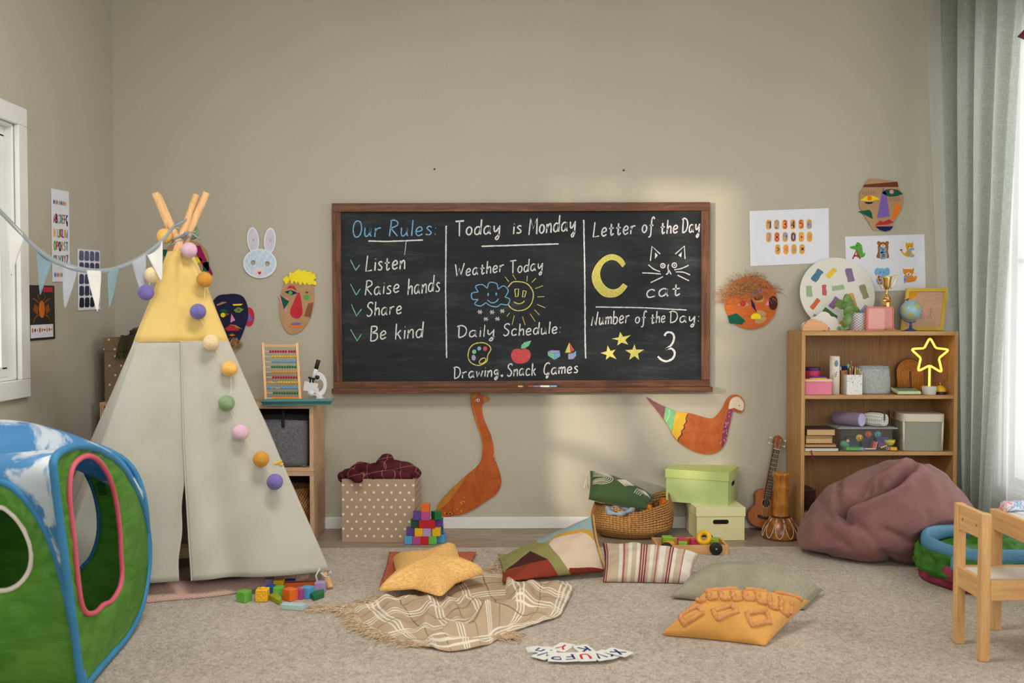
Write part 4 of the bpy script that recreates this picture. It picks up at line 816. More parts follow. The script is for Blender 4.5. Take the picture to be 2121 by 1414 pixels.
# cotton ball garland over the front of the tent
FN = (FRf-FLf).cross(APX-FLf).normalized(); FN = -FN if FN.y > 0 else FN
gd = thing('ball_garland', 'string of pastel cotton balls draped down the front of the play tent', 'garland', A(430, 700, -1.1))
gb = [(341, 489, (238, 184, 100), 'amber', .05), (397, 481, (130, 158, 116), 'sage', -.22), (393, 532, (218, 180, 196), 'pink', .0), (331, 580, (232, 208, 160), 'cream', .0), (318, 616, (118, 106, 170), 'violet', -.02), (424, 592, (204, 146, 56), 'ochre', .0), (411, 657, (112, 104, 172), 'violet', 0), (437, 720, (240, 208, 156), 'cream', 0), (475, 773, (236, 182, 96), 'amber', 0), (469, 843, (156, 180, 126), 'sage', 0), (497, 903, (220, 186, 204), 'pink', 0), (539, 957, (212, 146, 48), 'ochre', 0), (567, 1003, (112, 104, 168), 'violet', 0)]
pts = []
for k, (x, y, c, nm, off) in enumerate(gb):
    p = RP(x, y, FLf, FN)+FN*.088
    if off < -.1: p = A(x, y, APX.y+.10)
    elif k in (3, 4): p = RP(x, y, FLf, FN)-V((.02, .02, 0))+FN*.07
    elif k == 0: p = A(x, y, APX.y-.03)
    r = .0335; b = MB(); b.ball(p, r, 22, 14); b.build('ball', cloth('cotton_ball_'+nm, c, 160, .08, .6, .95, 30), gd, smooth=True)
    pts.append(p)
b = MB(); order = [0, 1, 2, 5, 6, 7, 8, 9, 10, 11, 12]; pl_ = [pts[0], APX+V((0, -.06, .03)), pts[1]]; 
b.tube(smooth_line(pl_, n=5), .0014, 5)
ln = [pts[2]]+[pts[k] for k in order[3:]]; full = []
for a, c in zip(ln[:-1], ln[1:]): full += [a, (a+c)/2+V((.012, 0, -.018))+FN*-.005]
b.tube(smooth_line(full+[ln[-1]], n=4), .0013, 5); b.tube(smooth_line([pts[0], (pts[0]+pts[3])/2+V((-.01, 0, 0)), pts[3], pts[4]], n=4), .0013, 5)
b.build('string', cloth('cream_string', (226, 206, 160), 300, .05), gd)
pg = RP(574, 960, FLf, FN)+FN*.02; b = MB(); b.bar(pg+V((-.02, 0, .004)), pg+V((.024, 0, -.006)), .012, .012); b.bar(pg+V((-.016, -.008, -.004)), pg+V((.02, -.006, .012)), .009, .009)
tag(b.build('clothes_peg', plain('yellow_peg', (236, 196, 92), .5), loc=pg, bevel=.002), 'small yellow peg clipping the ball string to the tent edge', 'peg')

# ------------------------------------------------------------------ bunting from the window to the tent top
bun = thing('bunting', 'fabric bunting of grey, white and blue pennants strung from window to tent poles', 'bunting', A(150, 560, -1.2))
bl_ = [(-60, 380, -1.62), (0, 437, -1.5), (40, 478, -1.42), (75, 513, -1.37), (110, 538, -1.32), (150, 553, -1.27), (185, 560, -1.22), (222, 560, -1.17), (255, 551, -1.12), (290, 534, -1.10), (330, 504, -1.10), (362, 466, -1.05)]
line = [A(x, y, Y) for x, y, Y in bl_]; sl = smooth_line(line, n=6)
for p_ in sl: p_.x = max(p_.x, XL+.03)
M_bun = {'w': cloth('bunting_white', (226, 224, 216), 300, .03), 'b': cloth('bunting_blue', (132, 156, 164), 300, .04), 'g': cloth('bunting_grey', (176, 178, 186), 300, .04)}
b = MB(); up = V((0, 0, 1))
vs = []
for p in sl: vs += [p+V((0, 0, .010)), p+V((0, -.002, -.012))]
b.add(vs, [(2*i, 2*i+1, 2*i+3, 2*i+2) for i in range(len(sl)-1)]); b.build('tape', M_tie, bun, smooth=True, solid=.002)
def on_line(px):
    best = min(range(len(sl)-1), key=lambda i: abs(sum(_proj(sl[i])[k]*(1 if k == 0 else 0) for k in range(2))-px)); return sl[best]
def _proj(p):
    d = p-CAM; z = d.dot(_F); return (1060.5+FPX*d.dot(_R)/z, 707-FPX*d.dot(_U)/z)
for x0, x1, tx, ty, c in ((17, 54, 22, 570, 'w'), (73, 108, 83, 610, 'b'), (128, 161, 134, 640, 'g'), (178, 210, 202, 645, 'w'), (220, 248, 227, 638, 'b'), (271, 300, 297, 616, 'g'), (305, 334, 335, 582, 'w')):
    a, c_ = on_line(x0), on_line(x1); Yt = (a.y+c_.y)/2-(.02 if x0 < 300 else .07); tip = A(tx, ty, Yt); tip.x = max(tip.x, XL+.02)
    def pen(u, v, a=a, c_=c_, tip=tip, sd=x0):
        w_ = (1-v)**.85; p = (a*(1-u)+c_*u)*(1-v)+tip*v if w_ < 0 else (a*(1-u)+c_*u)
        mid = (a+c_)/2; p = mid+(p-mid)*w_; p = p+(tip-mid)*v
        return p+V((.0, -.012*sin(3*u+sd)*v*(1.2-v)-.006*sin(7*v+sd)*sin(pi*u), 0))
    b = MB(); b.grid(pen, 8, 12); b.build('pennant', M_bun[c], bun, smooth=True, solid=.002)

# ================================================================== cube shelves behind the tent
M_cube = wood('cube_oak', (190, 152, 116), (214, 180, 144), (16, 2, 2), 3, .5, .04)
M_cubex = wood('cube_oak_flat', (190, 152, 116), (214, 180, 144), (2, 2, 16), 3, .5, .04)
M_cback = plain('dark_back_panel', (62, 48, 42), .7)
YF = A(0, 0, 0).y-.335
def cube(x0, x1, z0, z1, label):
    t = thing('cube_shelf', label, 'shelf', ((x0+x1)/2, YF/2, z0), group=None); k = .02; y0, y1 = YF, -.016
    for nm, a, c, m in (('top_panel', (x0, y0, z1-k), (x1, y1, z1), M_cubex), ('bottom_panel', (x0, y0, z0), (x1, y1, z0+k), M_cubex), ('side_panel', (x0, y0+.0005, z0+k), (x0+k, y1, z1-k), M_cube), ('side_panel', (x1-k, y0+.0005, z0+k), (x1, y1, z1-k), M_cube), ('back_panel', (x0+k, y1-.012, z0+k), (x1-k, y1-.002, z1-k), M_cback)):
        b = MB(); b.span(a, c); b.build(nm, m, t, bevel=.0015)
    return t
CX1 = A(649, 900, YF).x; ZC2 = A(600, 977, YF).z; ZC1 = A(600, 838, YF).z; CX0 = CX1-.40
cube(CX0, CX1, .001, ZC2-.001, 'lower light oak cube shelf holding the wicker basket')
cube(CX0, CX1, ZC2, ZC1, 'upper light oak cube shelf holding the grey felt basket, under the abacus')
LX0 = A(207, 900, YF).x; LZ1 = A(230, 833, YF).z
cube(LX0, LX0+.40, .001, ZC2-.001, 'lower light oak cube shelf in the corner behind the tent')
cube(LX0, LX0+.40, ZC2, LZ1, 'upper light oak cube shelf in the corner, holding a small framed picture')
# little picture inside the corner cube
p0 = V((LX0+.045, YF+.12, ZC2+.023)); pf = thing('framed_picture', 'small framed teal and red picture standing in the corner cube shelf', 'picture', p0, (RAD(-8), 0, 0))
b = MB(); b.span((-.0, -.008, 0), (.15, .008, .018)); b.span((0, -.008, .182), (.15, .008, .2)); b.span((0, -.008, .018), (.018, .008, .182)); b.span((.132, -.008, .018), (.15, .008, .182)); b.build('frame', plain('dark_frame', (58, 44, 38), .5), pf, local=True)
b = MB(); b.span((.018, -.003, .018), (.132, .003, .182)); pc_ = b.build('print', Q('teal', 88, 132, 138), pf, local=True)
b = MB(); b.poly(Frame((0, -.003, 0), (1, 0, 0), (0, 0, 1)), [(.018, .03), (.09, .03), (.018, .1)], 0, .001); b.build('red_shape', Q('crimson', 190, 40, 44), pf, local=True)
# felt basket
def felt(name, c, c2_):
    t = NT(name); v = t.co(); f = t.noise(v, 150, 4, .7); t.bump(f, .5, .003); return t.done(t.ramp(f, [(.35, c), (.65, c2_)]), .95, 0, .1)
fb = thing('felt_basket', 'grey felt storage basket inside the upper cube shelf', 'basket', ((CX0+CX1)/2, YF+.16, ZC2+.024))
def felt_wall(u, v):
    a = 2*pi*u; hx_, hy_ = .163-.004*(1-v), .135; n_ = 9
    c, s_ = cos(a), sin(a); r = (abs(c)**n_+abs(s_)**n_)**(-1/n_)
    return V((hx_*c*r, hy_*s_*r, .235*v-.012*v*(cos(2*a)*.5+.3)))
b = MB(); b.grid(felt_wall, 72, 10); b.box((0, 0, .002), (.31, .26, .004)); b.build('body', felt('grey_felt', (92, 92, 96), (128, 128, 132)), fb, local=True, smooth=True, solid=.005)
b = MB(); b.tube(smooth_line([V((.045, -.139, .20)), V((.045, -.145, .235)), V((.04, -.12, .275)), V((.03, -.06, .28)), V((.03, -.02, .27))]), .008, 8); b.build('handle', plain('dark_strap', (36, 32, 32), .8), fb, local=True, smooth=True)
wb = thing('wicker_basket', 'tan woven wicker basket inside the lower cube shelf', 'basket', (CX1-.135, YF+.17, .0215))
def wicker(name, c, c2_, rows=70):
    t = NT(name); u = t.xy(t.co('UV')); a = t.mth('SINE', t.mth('MULTIPLY', u[0], 240)); z = t.mth('SINE', t.mth('MULTIPLY', u[1], rows*6.2832)); h = t.mth('MULTIPLY', a, z)
    f = t.noise(t.co(), 60, 3); t.bump(h, .8, .004); t.done(t.ramp(t.mth('ADD', t.mth('MULTIPLY', h, .25), f), [(.25, c), (.7, c2_)]), .75, 0, .25); return t.m
b = MB(); b.lathe([(.07, .0), (.085, .01), (.103, .09), (.107, .17), (.1, .225), (.108, .238), (.1, .24), (.094, .22), (.08, .03), (.0001, .02)], seg=48); b.build('body', wicker('wicker', (132, 88, 44), (206, 156, 92), 45), wb, local=True, smooth=True)

# on the cubes: abacus, tray, microscope
zt = ZC1
ab = thing('abacus', 'wooden counting frame with rows of coloured beads on the cube shelf', 'abacus', A(582, 832, -.2).to_tuple()[:2]+(zt,), (0, 0, RAD(-3)))
bx = (A(553, 832, -.24).x-ab.location.x, A(625, 832, -.24).x-ab.location.x)
M_ab = wood('abacus_pine', (216, 172, 120), (236, 198, 150), (2, 20, 20), 3, .5, .04); M_abv = wood('abacus_pine_upright', (216, 172, 120), (236, 198, 150), (20, 20, 2), 3, .5, .04)
HB, LEAN = .292, .075
def ap_(x, h, y=0.0): return V((x-.035*h/HB, -.06+LEAN*h/HB+y, h))
w0, w1 = bx[0], bx[1]
for x in (w0, w1): b = MB(); b.bar(ap_(x, .001), ap_(x, HB+.012), .013, .02); b.build('side_post', M_abv, ab, local=True, bevel=.001)
for h in (.012, HB): b = MB(); b.bar(ap_(w0, h), ap_(w1, h), .014, .018, (0, 1, 0)); b.build('rail', M_ab, ab, local=True, bevel=.001)
for x in (w0-.006, w1+.004): b = MB(); b.bar(ap_(x, .175, .012), V((x-.03, .085, .001)), .012, .008); b.build('rear_leg', M_abv, ab, local=True, bevel=.001)
bc = [('bead_red', (178, 26, 40)), ('bead_yellow', (232, 184, 36)), ('bead_blue', (92, 164, 212)), ('bead_green', (22, 116, 62)), ('bead_orange', (236, 148, 40))]
for k in range(10):
    h = .262-.0262*k; b = MB(); b.tube([ap_(w0, h), ap_(w1, h)], .0017, 6); rod = b.build('rod', plain('pale_rod', (236, 222, 190), .4), ab, local=True)
    gaps = {0: [9]*1, 6: [2, 8], 7: [3, 7]}.get(k, [10])
    cnt = 10; rr = .0072; xe = w1-.010-(.004 if k in (0, 3) else 0); xs = [xe-rr*2*.93*i for i in range(cnt)]
    if k == 6: xs = xs[:8]+[w0+.036, w0+.023]
    if k == 7: xs = xs[:7]+[w0+.050, w0+.028, w0+.016]
    if k == 0: xs = [x-(.004 if i > 2 else 0) for i, x in enumerate(xs)]
    for x in xs:
        b = MB(); b.ball(ap_(x, h), rr, 10, 8, (.88, 1, 1)); b.build('bead', plain(bc[k % 5][0], bc[k % 5][1], .3, var=0), ab, local=True, smooth=True)
ty = thing('plastic_tray', 'teal plastic compartment tray on the cube shelf in front of the abacus', 'tray', A(617, 837, -.338).to_tuple()[:2]+(zt+.002,), (0, 0, RAD(6)))
hw, hd = .175, .055; b = MB()
b.box((0, 0, .002), (2*hw-.03, 2*hd-.02, .004))
for a, c in (((-hw, -hd), (hw, -hd)), ((hw, -hd), (hw, hd)), ((hw, hd), (-hw, hd)), ((-hw, hd), (-hw, -hd))):
    a, c = V(a+(0,)), V(c+(0,)); n_ = V((-(c-a).y, (c-a).x, 0)).normalized(); i_ = .013
    A0, A1 = a+n_*i_+(c-a).normalized()*i_, c+n_*i_-(c-a).normalized()*i_
    b.add([A0, A1, c+V((0, 0, .021)), a+V((0, 0, .021)), c-n_*.006+V((0, 0, .022)), a-n_*.006+V((0, 0, .022))], [(0, 1, 2, 3), (3, 2, 4, 5)])
b.build('tray_body', plain('teal_plastic', (70, 128, 128), .35, var=.03), ty, local=True, solid=.0025)
b = MB()
for x in (-.04, .04, .1): b.box((x, 0, .011), (.003, 2*hd-.03, .016))
b.box((.06, .0, .011), (.2, .003, .014)); b.build('divider', MC['teal_plastic'], ty, local=True)
# microscope
mi = thing('microscope', 'white toy microscope with black eyepiece on the cube shelf beside the abacus', 'microscope', A(656, 832, -.155).to_tuple()[:2]+(zt,))
M_mw = plain('white_enamel', (228, 228, 230), .25, var=0); M_mk = plain('black_plastic', (26, 26, 28), .4, var=0)
s_ = 5.18/FPX
def mp(x, y, yo=0.0): return V(((520+x/8.84-656)*s_, yo, (823.5-(700+y/8.84))*s_))
fmi = Frame((0, 0, 0), (1, 0, 0), (0, 0, 1))
b = MB(); m2 = lambda *p: [(mp(*q)[0], mp(*q)[2]) for q in p]
z_ = -mp(0, 1095)[2]
b.poly(Frame((0, 0, z_*0), (1, 0, 0), (0, 0, 1)), m2((955, 1090), (960, 1065), (1200, 1065), (1215, 1000), (1195, 960), (1230, 920), (1280, 935), (1310, 1000), (1340, 1040), (1355, 1090)), -.028, .028); b.build('foot', M_mw, mi, local=True, bevel=.004, bseg=3)
b = MB(); b.poly(fmi, soft(m2((1210, 560), (1260, 555), (1330, 600), (1380, 690), (1392, 790), (1375, 890), (1330, 960), (1270, 985), (1225, 950), (1262, 905), (1310, 860), (1330, 790), (1310, 715), (1260, 690), (1225, 720), (1200, 690)), 4), -.010, .010); b.build('arm', M_mw, mi, local=True, bevel=.003)
def cyl(p, q_, r, seg=18): b = MB(); b.tube([p, p+(q_-p)*.02, q_-(q_-p)*.02, q_], [r*.92, r, r, r*.92], seg); return b
cyl(mp(1195, 495), mp(1140, 655), .0155*.75).build('barrel', M_mw, mi, local=True, smooth=True)
cyl(mp(1240, 330), mp(1192, 500), .0125*.85).build('eyepiece', M_mk, mi, local=True, smooth=True)
cyl(mp(1118, 650), mp(1110, 680), .0185).build('nosepiece', M_mk, mi, local=True, smooth=True)
for x in (1083, 1138): cyl(mp(x+4, 680), mp(x, 750), .0042).build('objective', M_mk, mi, local=True, smooth=True)
k_ = mp(1228, 645); cyl(k_+V((0, -.025, 0)), k_+V((0, .025, 0)), .0105).build('focus_knob', M_mk, mi, local=True, smooth=True)
b = MB(); b.bar(mp(968, 800), mp(1215, 850), .05, .006, (0, 1, 0)); b.build('stage', M_mw, mi, local=True, bevel=.001)
cyl(mp(1048, 925), mp(1150, 950), .0135).build('lamp_mirror', M_mw, mi, local=True, smooth=True)
b = MB(); b.bar(mp(1200, 845), mp(1225, 990), .02, .014, (0, 1, 0)); b.bar(mp(1140, 955), mp(1210, 985), .008, .008, (0, 1, 0)); b.build('stage_bracket', M_mw, mi, local=True, bevel=.001)

# dotted storage boxes
def dots_mat(name, base, dot, sp=.036, r=.0048, off=0):
    t = NT(name); u = t.xy(t.co('UV', (1/sp, 1/(sp*.83), 1)))
    def fr(x): return t.mth('FRACT', x)
    row = t.mth('FLOOR', t.mth('MULTIPLY', u[1], 1.0)); sh = t.mth('MULTIPLY', t.mth('MODULO', t.mth('ABSOLUTE', row), 2), .5)
    fx = t.mth('SUBTRACT', fr(t.mth('ADD', u[0], sh)), .5); fy = t.mth('SUBTRACT', fr(u[1]), .5)
    fy = t.mth('MULTIPLY', fy, .83); d = t.mth('ADD', t.mth('MULTIPLY', fx, fx), t.mth('MULTIPLY', fy, fy)); m = t.mth('LESS_THAN', d, (r/sp)**2)
    return t.done(t.mix(m, lin(base), lin(dot)), .8, 0, .15)
M_dot = dots_mat('dotted_kraft', (176, 152, 128), (236, 230, 220), .0445, .0062)
M_dotk = dots_mat('dotted_kraft_dark', (134, 112, 88), (226, 214, 194), .058, .0055)
M_kin = plain('kraft_inside', (150, 126, 104), .9)
def open_box(t, w_, d_, h_, mat, mat_in, k=.005):
    for nm, a, c in (('front_side', (-w_/2, -d_/2, 0), (w_/2, -d_/2+k, h_)), ('back_side', (-w_/2, d_/2-k, 0), (w_/2, d_/2, h_)), ('end_side', (-w_/2, -d_/2+k, 0), (-w_/2+k, d_/2-k, h_)), ('end_side', (w_/2-k, -d_/2+k, 0), (w_/2, d_/2-k, h_))):
        b = MB(); b.span(a, c); b.build(nm, mat, t, local=True)
    b = MB(); b.span((-w_/2+k, -d_/2+k, 0), (w_/2-k, d_/2-k, k)); b.build('bottom', mat_in, t, local=True)
def crumple(b, cx, cy, cz, rx, ry, rz, seed, lumps=5, nu=56, nv=30, amp=.35):     # a bundled cloth: folded, lumpy mound
    def f(u, v):
        a = 2*pi*u; ph = pi*(.5-v); d = V((cos(a)*cos(ph), sin(a)*cos(ph), sin(ph)))
        n1 = noise.noise(d*2.2+V((seed, 0, 0))); n2 = noise.noise(d*4.6+V((0, seed, 0)))
        r = 1+amp*n1+amp*.5*abs(n2)-amp*.35*max(0, 1-abs(n2)*7)+.10*sin(7*d.x+5*d.z+seed)*cos(5*d.y+seed)
        return V((cx+rx*d.x*r, cy+ry*d.y*r, cz+rz*d.z*r))
    b.grid(f, nu, nv)
bxw = A(285, 720, YF).x-A(209, 720, YF).x
sb = thing('storage_box', 'brown dotted cardboard box on the corner cube shelf behind the tent', 'box', (LX0+.015+.17, YF+.16, LZ1))
hbx = A(230, 700, YF).z-LZ1
open_box(sb, .34, .26, hbx-.005, M_dotk, M_kin)
b = MB(); b.span((-.173, -.133, hbx-.065), (.173, -.1301, hbx)); b.span((-.173, .1301, hbx-.065), (.173, .133, hbx)); b.span((-.173, -.13, hbx-.065), (-.1701, .13, hbx)); b.span((.1701, -.13, hbx-.065), (.173, .13, hbx)); b.build('rim', M_dotk, sb, local=True)
b = MB(); sx, sy, sz = sb.location.x, sb.location.y, LZ1+hbx
crumple(b, sx+.02, sy-.02, sz+.01, .11, .09, .045, 3.3)
def hang(u, v):
    p = A(lerp(249, 286, u), 700, YF-.006); z = sz+.012-.085*v-.012*noise.noise(V((u*4, v*3, 1))); return V((p.x+.012*v*(u-.5)-.01*v, YF-.008-.008*sin(u*14)*v-.012*sin(pi*min(v*2, 1)*.5)+.01, z))
b.grid(hang, 20, 14)
for k in range(16): p = hang(k/15, 1); b.tube([p, p+V((rnd.uniform(-.004, .004), -.002, -.014)), p+V((rnd.uniform(-.008, .008), -.004, -.028))], .0014, 4)
tag(b.build('scarf', cloth('olive_cloth', (66, 60, 40), 200, .12), loc=(sx, sy, sz), smooth=True, solid=.003), 'dark olive fringed scarf spilling over the brown dotted box', 'scarf')

# ================================================================== the pop-up play cube in the corner near the camera
N0 = G(176, 1438); N0.z = .012
FARE = V((0, 0, 0)); 
far = CAM+V((0, 0, 0)); Df = 3.77
dfar = A(306, 1120, Df-5.33); far = V((dfar.x, dfar.y, 0)); near = V((N0.x, N0.y, 0))
ux = (far-near); wS = ux.length; ux.normalize(); uz = V((0, 0, 1)); nR = ux.cross(uz)          # points away from the cube (to +x)
vL = -nR; ul = V((vL.x, vL.y, 0)).normalized()                                                  # along the front face, away from the near edge
def on_side(x, y): p = RP(x, y, near, nR); d = p-near; return (d.dot(ux), p.z)
def on_front(x, y, off=0.0): n_ = -ux; p = RP(x, y, near-ux*off, n_); d = p-near; return (d.dot(ul), p.z)
side_px = [(112, 985), (112, 950), (135, 930), (165, 924), (200, 930), (240, 955), (270, 995), (295, 1050), (308, 1120), (306, 1190), (292, 1260), (265, 1320), (225, 1370), (190, 1405), (174, 1440), (166, 1400), (156, 1320), (140, 1200), (124, 1080)]
hole_px = [(141, 1040), (141, 1000), (147, 968), (162, 950), (182, 944), (203, 956), (222, 985), (236, 1030), (245, 1090), (248, 1150), (250, 1190), (244, 1220), (228, 1245), (212, 1252), (198, 1266), (183, 1271), (170, 1262), (162, 1230), (155, 1170), (148, 1100)]
pt_ = thing('play_cube', 'green and blue pop-up fabric play cube with round openings, close to the camera', 'play tent', (near+ul*.37+ux*.37).to_tuple()[:2]+(.010,))
FS = Frame(near+V((0, 0, 0)), ux, uz)                      # n = ux x uz = nR
bulge = lambda s_, z: .022*sin(pi*min(max(s_/wS, 0), 1))*sin(pi*min(max(z/.72, 0), 1))
def nylon(name, c, c2_):
    t = NT(name); v = t.co(scale=(2, 2, 6)); f = t.noise(v, 2.4, 4, .6, 1.4); g = t.noise(t.co(), 500, 1)
    cc = t.ramp(f, [(.35, c), (.65, c2_)]); t.bump(f, .35, .02); t.done(cc, .45, 0, .35)
    tl = t.n('ShaderNodeBsdfTranslucent'); t.t.links.new(cc, tl.inputs[0]); mx = t.n('ShaderNodeMixShader'); mx.inputs[0].default_value = .45
    t.t.links.new(t.b.outputs[0], mx.inputs[1]); t.t.links.new(tl.outputs[0], mx.inputs[2]); t.t.links.new(mx.outputs[0], t.out.inputs[0]); return t.m
M_gn = nylon('green_nylon', (98, 164, 58), (122, 186, 76)); M_bn = nylon('blue_nylon', (84, 150, 206), (106, 170, 222)); M_pn = plain('pink_binding', (212, 92, 112), .6); M_bb = plain('blue_binding', (54, 128, 172), .6); M_wb = plain('white_binding', (226, 214, 204), .6)
so_ = [on_side(*p) for p in side_px]; so_ = [(a, max(z, .027)) for a, z in so_]; SO = soft(so_, 4)
ho = soft([on_side(*p) for p in hole_px], 3)
def ring_face(name, outer, hole, fr, mat, parent, bul, thick=.002):     # cloth stretched between the wire hoop and an opening
    n_ = 96; hc = V((sum(p[0] for p in hole)/len(hole), sum(p[1] for p in hole)/len(hole)))
    def at_angle(poly, a):
        d = V((cos(a), sin(a))); best = None
        for i in range(len(poly)):
            p, q_ = V(poly[i-1]), V(poly[i]); e = q_-p; den = d.x*(-e.y)+d.y*e.x
            if abs(den) < 1e-12: continue
            r_ = p-hc; t = (r_.x*(-e.y)+r_.y*e.x)/den; s2 = (d.x*r_.y-d.y*r_.x)/den
            if t > 0 and -1e-6 <= s2 <= 1+1e-6: best = t if best is None else max(best, t)
        return hc+d*(best or .01)
    b = MB()
    def f(u, v):
        a = 2*pi*u; p = at_angle(hole, a); o = at_angle(outer, a); r_ = p.lerp(o, v)
        wr = .004*sin(a*17+6*v)*sin(pi*v)+.003*noise.noise(V((cos(a)*3, sin(a)*3, v*3)))
        return fr(r_.x, r_.y, bul(r_.x, r_.y)*sin(pi*min(1, v*.9+.1))+wr)
    b.grid(f, n_, 10); return b.build(name, mat, parent, smooth=True, solid=thick, weld=1e-5)
ring_face('side_panel', SO, ho, FS, M_gn, pt_, bulge)
def piping(name, pts, fr, r, mat, h=0.0, cl=True): b = MB(); b.tube([fr(p[0], p[1], h) for p in pts], r, 8, closed=cl); return b.build(name, mat, pt_, smooth=True)
piping('edge_piping', SO, FS, .012, M_bb); piping('opening_trim', ho, FS, .0085, M_pn, .004)
# front panel (mostly outside the picture), its round opening
FFn = Frame(near, -ul, uz)                                # n = (-ul) x z : towards the camera
sgn = 1 if FFn.n.dot(-ux) > 0 else -1
def ff(a, z, h=0.0): return near+ul*a+uz*z-ux*h
WF = .68
fo = []
for x, y in ((0, 998), (40, 1020), (75, 1062), (105, 1120), (130, 1200), (150, 1290), (163, 1370), (172, 1438)): fo.append(on_front(x, y))
fo = [(max(a, 0.004), max(z, .027)) for a, z in fo]
fo_full = fo+[(.08, .027), (.28, .027), (.46, .035), (.58, .08), (.66, .2), (.68, .36), (.66, .5), (.59, .6), (.46, .655), (.36, .665)]
FO = soft(fo_full, 4)
fh = [on_front(x, y) for x, y in ((0, 1049), (22, 1060), (45, 1085), (62, 1120), (67, 1150), (62, 1180), (45, 1205), (22, 1219), (0, 1222))]
ax_ = fh[0][0]; fh_full = fh+[(2*ax_-a+.02, z) for a, z in reversed(fh[1:-1])]
FH = soft(fh_full, 3)
ring_face('front_panel', FO, FH, ff, M_gn, pt_, lambda a, z: .03*sin(pi*min(max(a/WF, 0), 1))*sin(pi*min(max(z/.7, 0), 1)))
piping('edge_piping', FO, ff, .012, M_bb); piping('opening_trim', FH, ff, .008, M_wb, .006)
# back panel with its big opening, far side panel
def fbk(a, z, h=0.0): return near+ux*wS+ul*a+uz*z+ux*h
def mid_z(p): return p
bo = [(.0, .3), (.02, .5), (.1, .62), (.3, .69), (.46, .66), (.60, .56), (.66, .36), (.61, .14), (.46, .035), (.28, .028), (.12, .04), (.03, .12)]
BO = soft(bo, 5)
bh = []
for x, y in ((163, 962), (180, 985), (195, 1020), (204, 1065), (203, 1110), (190, 1150), (172, 1172), (155, 1185)):
    p = RP(x, y, near+ux*wS, -ux); d = p-near; bh.append((d.dot(ul), p.z))
am = max(a for a, z in bh)+.03; BH = soft(bh+[(2*am-a, z) for a, z in reversed(bh)], 3)
ring_face('back_panel', BO, BH, fbk, M_gn, pt_, lambda a, z: .0); piping('edge_piping', BO, fbk, .010, M_bb); piping('opening_trim', BH, fbk, .008, M_bb)
b = MB(); b.poly(Frame(near+ux*(wS-.004), -ul*-1, uz), [(.12, .47), (.165, .46), (.165, .54), (.12, .55)], -.001, .003)
tp_x = [RP(x, y, near+ux*(wS-.01), -ux) for x, y in ((200, 998), (216, 996), (222, 1024), (206, 1027))]
b = MB(); b.add([p for p in tp_x]+[p-ux*.002 for p in tp_x], [(0, 1, 2, 3), (7, 6, 5, 4), (0, 4, 5, 1), (1, 5, 6, 2), (2, 6, 7, 3), (3, 7, 4, 0)]); b.build('fabric_tab', plain('dark_green_tab', (36, 96, 30), .6), pt_)
def fsd(a, z, h=0.0): return near+ul*WF+ux*a+uz*z+ul*h
FO2 = soft([(.02, .3), (.05, .56), (.2, .68), (.4, .7), (.6, .64), (.73, .45), (.74, .25), (.66, .08), (.45, .028), (.2, .028), (.06, .1)], 5)
FH2 = soft([(.37+.2*cos(t), .36+.23*sin(t)) for t in (2*pi*i/14 for i in range(14))], 2)
ring_face('side_panel', FO2, FH2, fsd, M_gn, pt_, lambda a, z: 0.0); piping('edge_piping', FO2, fsd, .012, M_bb)
# blue sky top with white clouds: between the side hoop and the far hoop
def top_mat():
    t = NT('cloud_print'); f = t.noise(t.co(scale=(1, 1, 1)), 7, 4, .6, .7); m = t.ramp(f, [(.5, (0, 0, 0, 1)), (.58, (1, 1, 1, 1))])
    g = t.noise(t.co(), 3, 3); t.bump(g, .4, .02)
    cc = t.mix(m, lin((88, 156, 212)), lin((224, 234, 242))); t.done(cc, .45, 0, .35)
    tl = t.n('ShaderNodeBsdfTranslucent'); t.t.links.new(cc, tl.inputs[0]); mx = t.n('ShaderNodeMixShader'); mx.inputs[0].default_value = .3
    t.t.links.new(t.b.outputs[0], mx.inputs[1]); t.t.links.new(tl.outputs[0], mx.inputs[2]); t.t.links.new(mx.outputs[0], t.out.inputs[0]); return t.m
def resample(pts, n):
    L = [0]
    for a, c in zip(pts[:-1], pts[1:]): L.append(L[-1]+(c-a).length)
    out = []
    for k in range(n+1):
        t = L[-1]*k/n; i = max(q_ for q_ in range(len(L)) if L[q_] <= t+1e-9); i = min(i, len(pts)-2)
        out.append(pts[i].lerp(pts[i+1], (t-L[i])/max(L[i+1]-L[i], 1e-9)))
    return out
def ruled(name, ca, cb_, bul, mat):
    n_ = 40; ca, cb_ = resample(smooth_line(ca, n=5), n_), resample(smooth_line(cb_, n=5), n_); mid = near+ux*wS/2+ul*WF/2+uz*.3; b = MB()
    def f(u, v):
        i = min(n_, int(round(u*n_))); p = ca[i].lerp(cb_[i], v); d = (p-mid).normalized()
        L_ = (ca[i]-cb_[i]).length
        return p+d*(bul*L_*sin(pi*v)+.012*noise.noise(V((u*6, v*5, 2)))*sin(pi*v))
    b.grid(f, n_, 24); return b.build(name, mat, pt_, smooth=True, solid=.002)
sc_ = [FS(*on_side(*side_px[k])) for k in (15, 16, 17, 18, 0, 1, 2, 3, 4, 5, 6, 7)]
fc_ = [ff(*p) for p in reversed(fo[:7])]+[ff(.36, .665), ff(.46, .655), ff(.59, .6)]
MT = top_mat()
ruled('cloud_top', sc_, fc_, .16, MT)
bc_ = [FS(*on_side(*side_px[7])), fbk(.02, .5), fbk(.1, .62), fbk(.3, .69), fbk(.46, .66), fbk(.60, .56), fbk(.66, .4)]
dc_ = [ff(.59, .6), fsd(.05, .56), fsd(.2, .68), fsd(.4, .7), fsd(.6, .64), fsd(.73, .45)]
ruled('cloud_top', bc_, dc_, .16, MT)
def bot_fn(u, v): return near+ux*((.14+.72*u)*wS)+ul*((.14+.72*v)*WF)+uz*.020
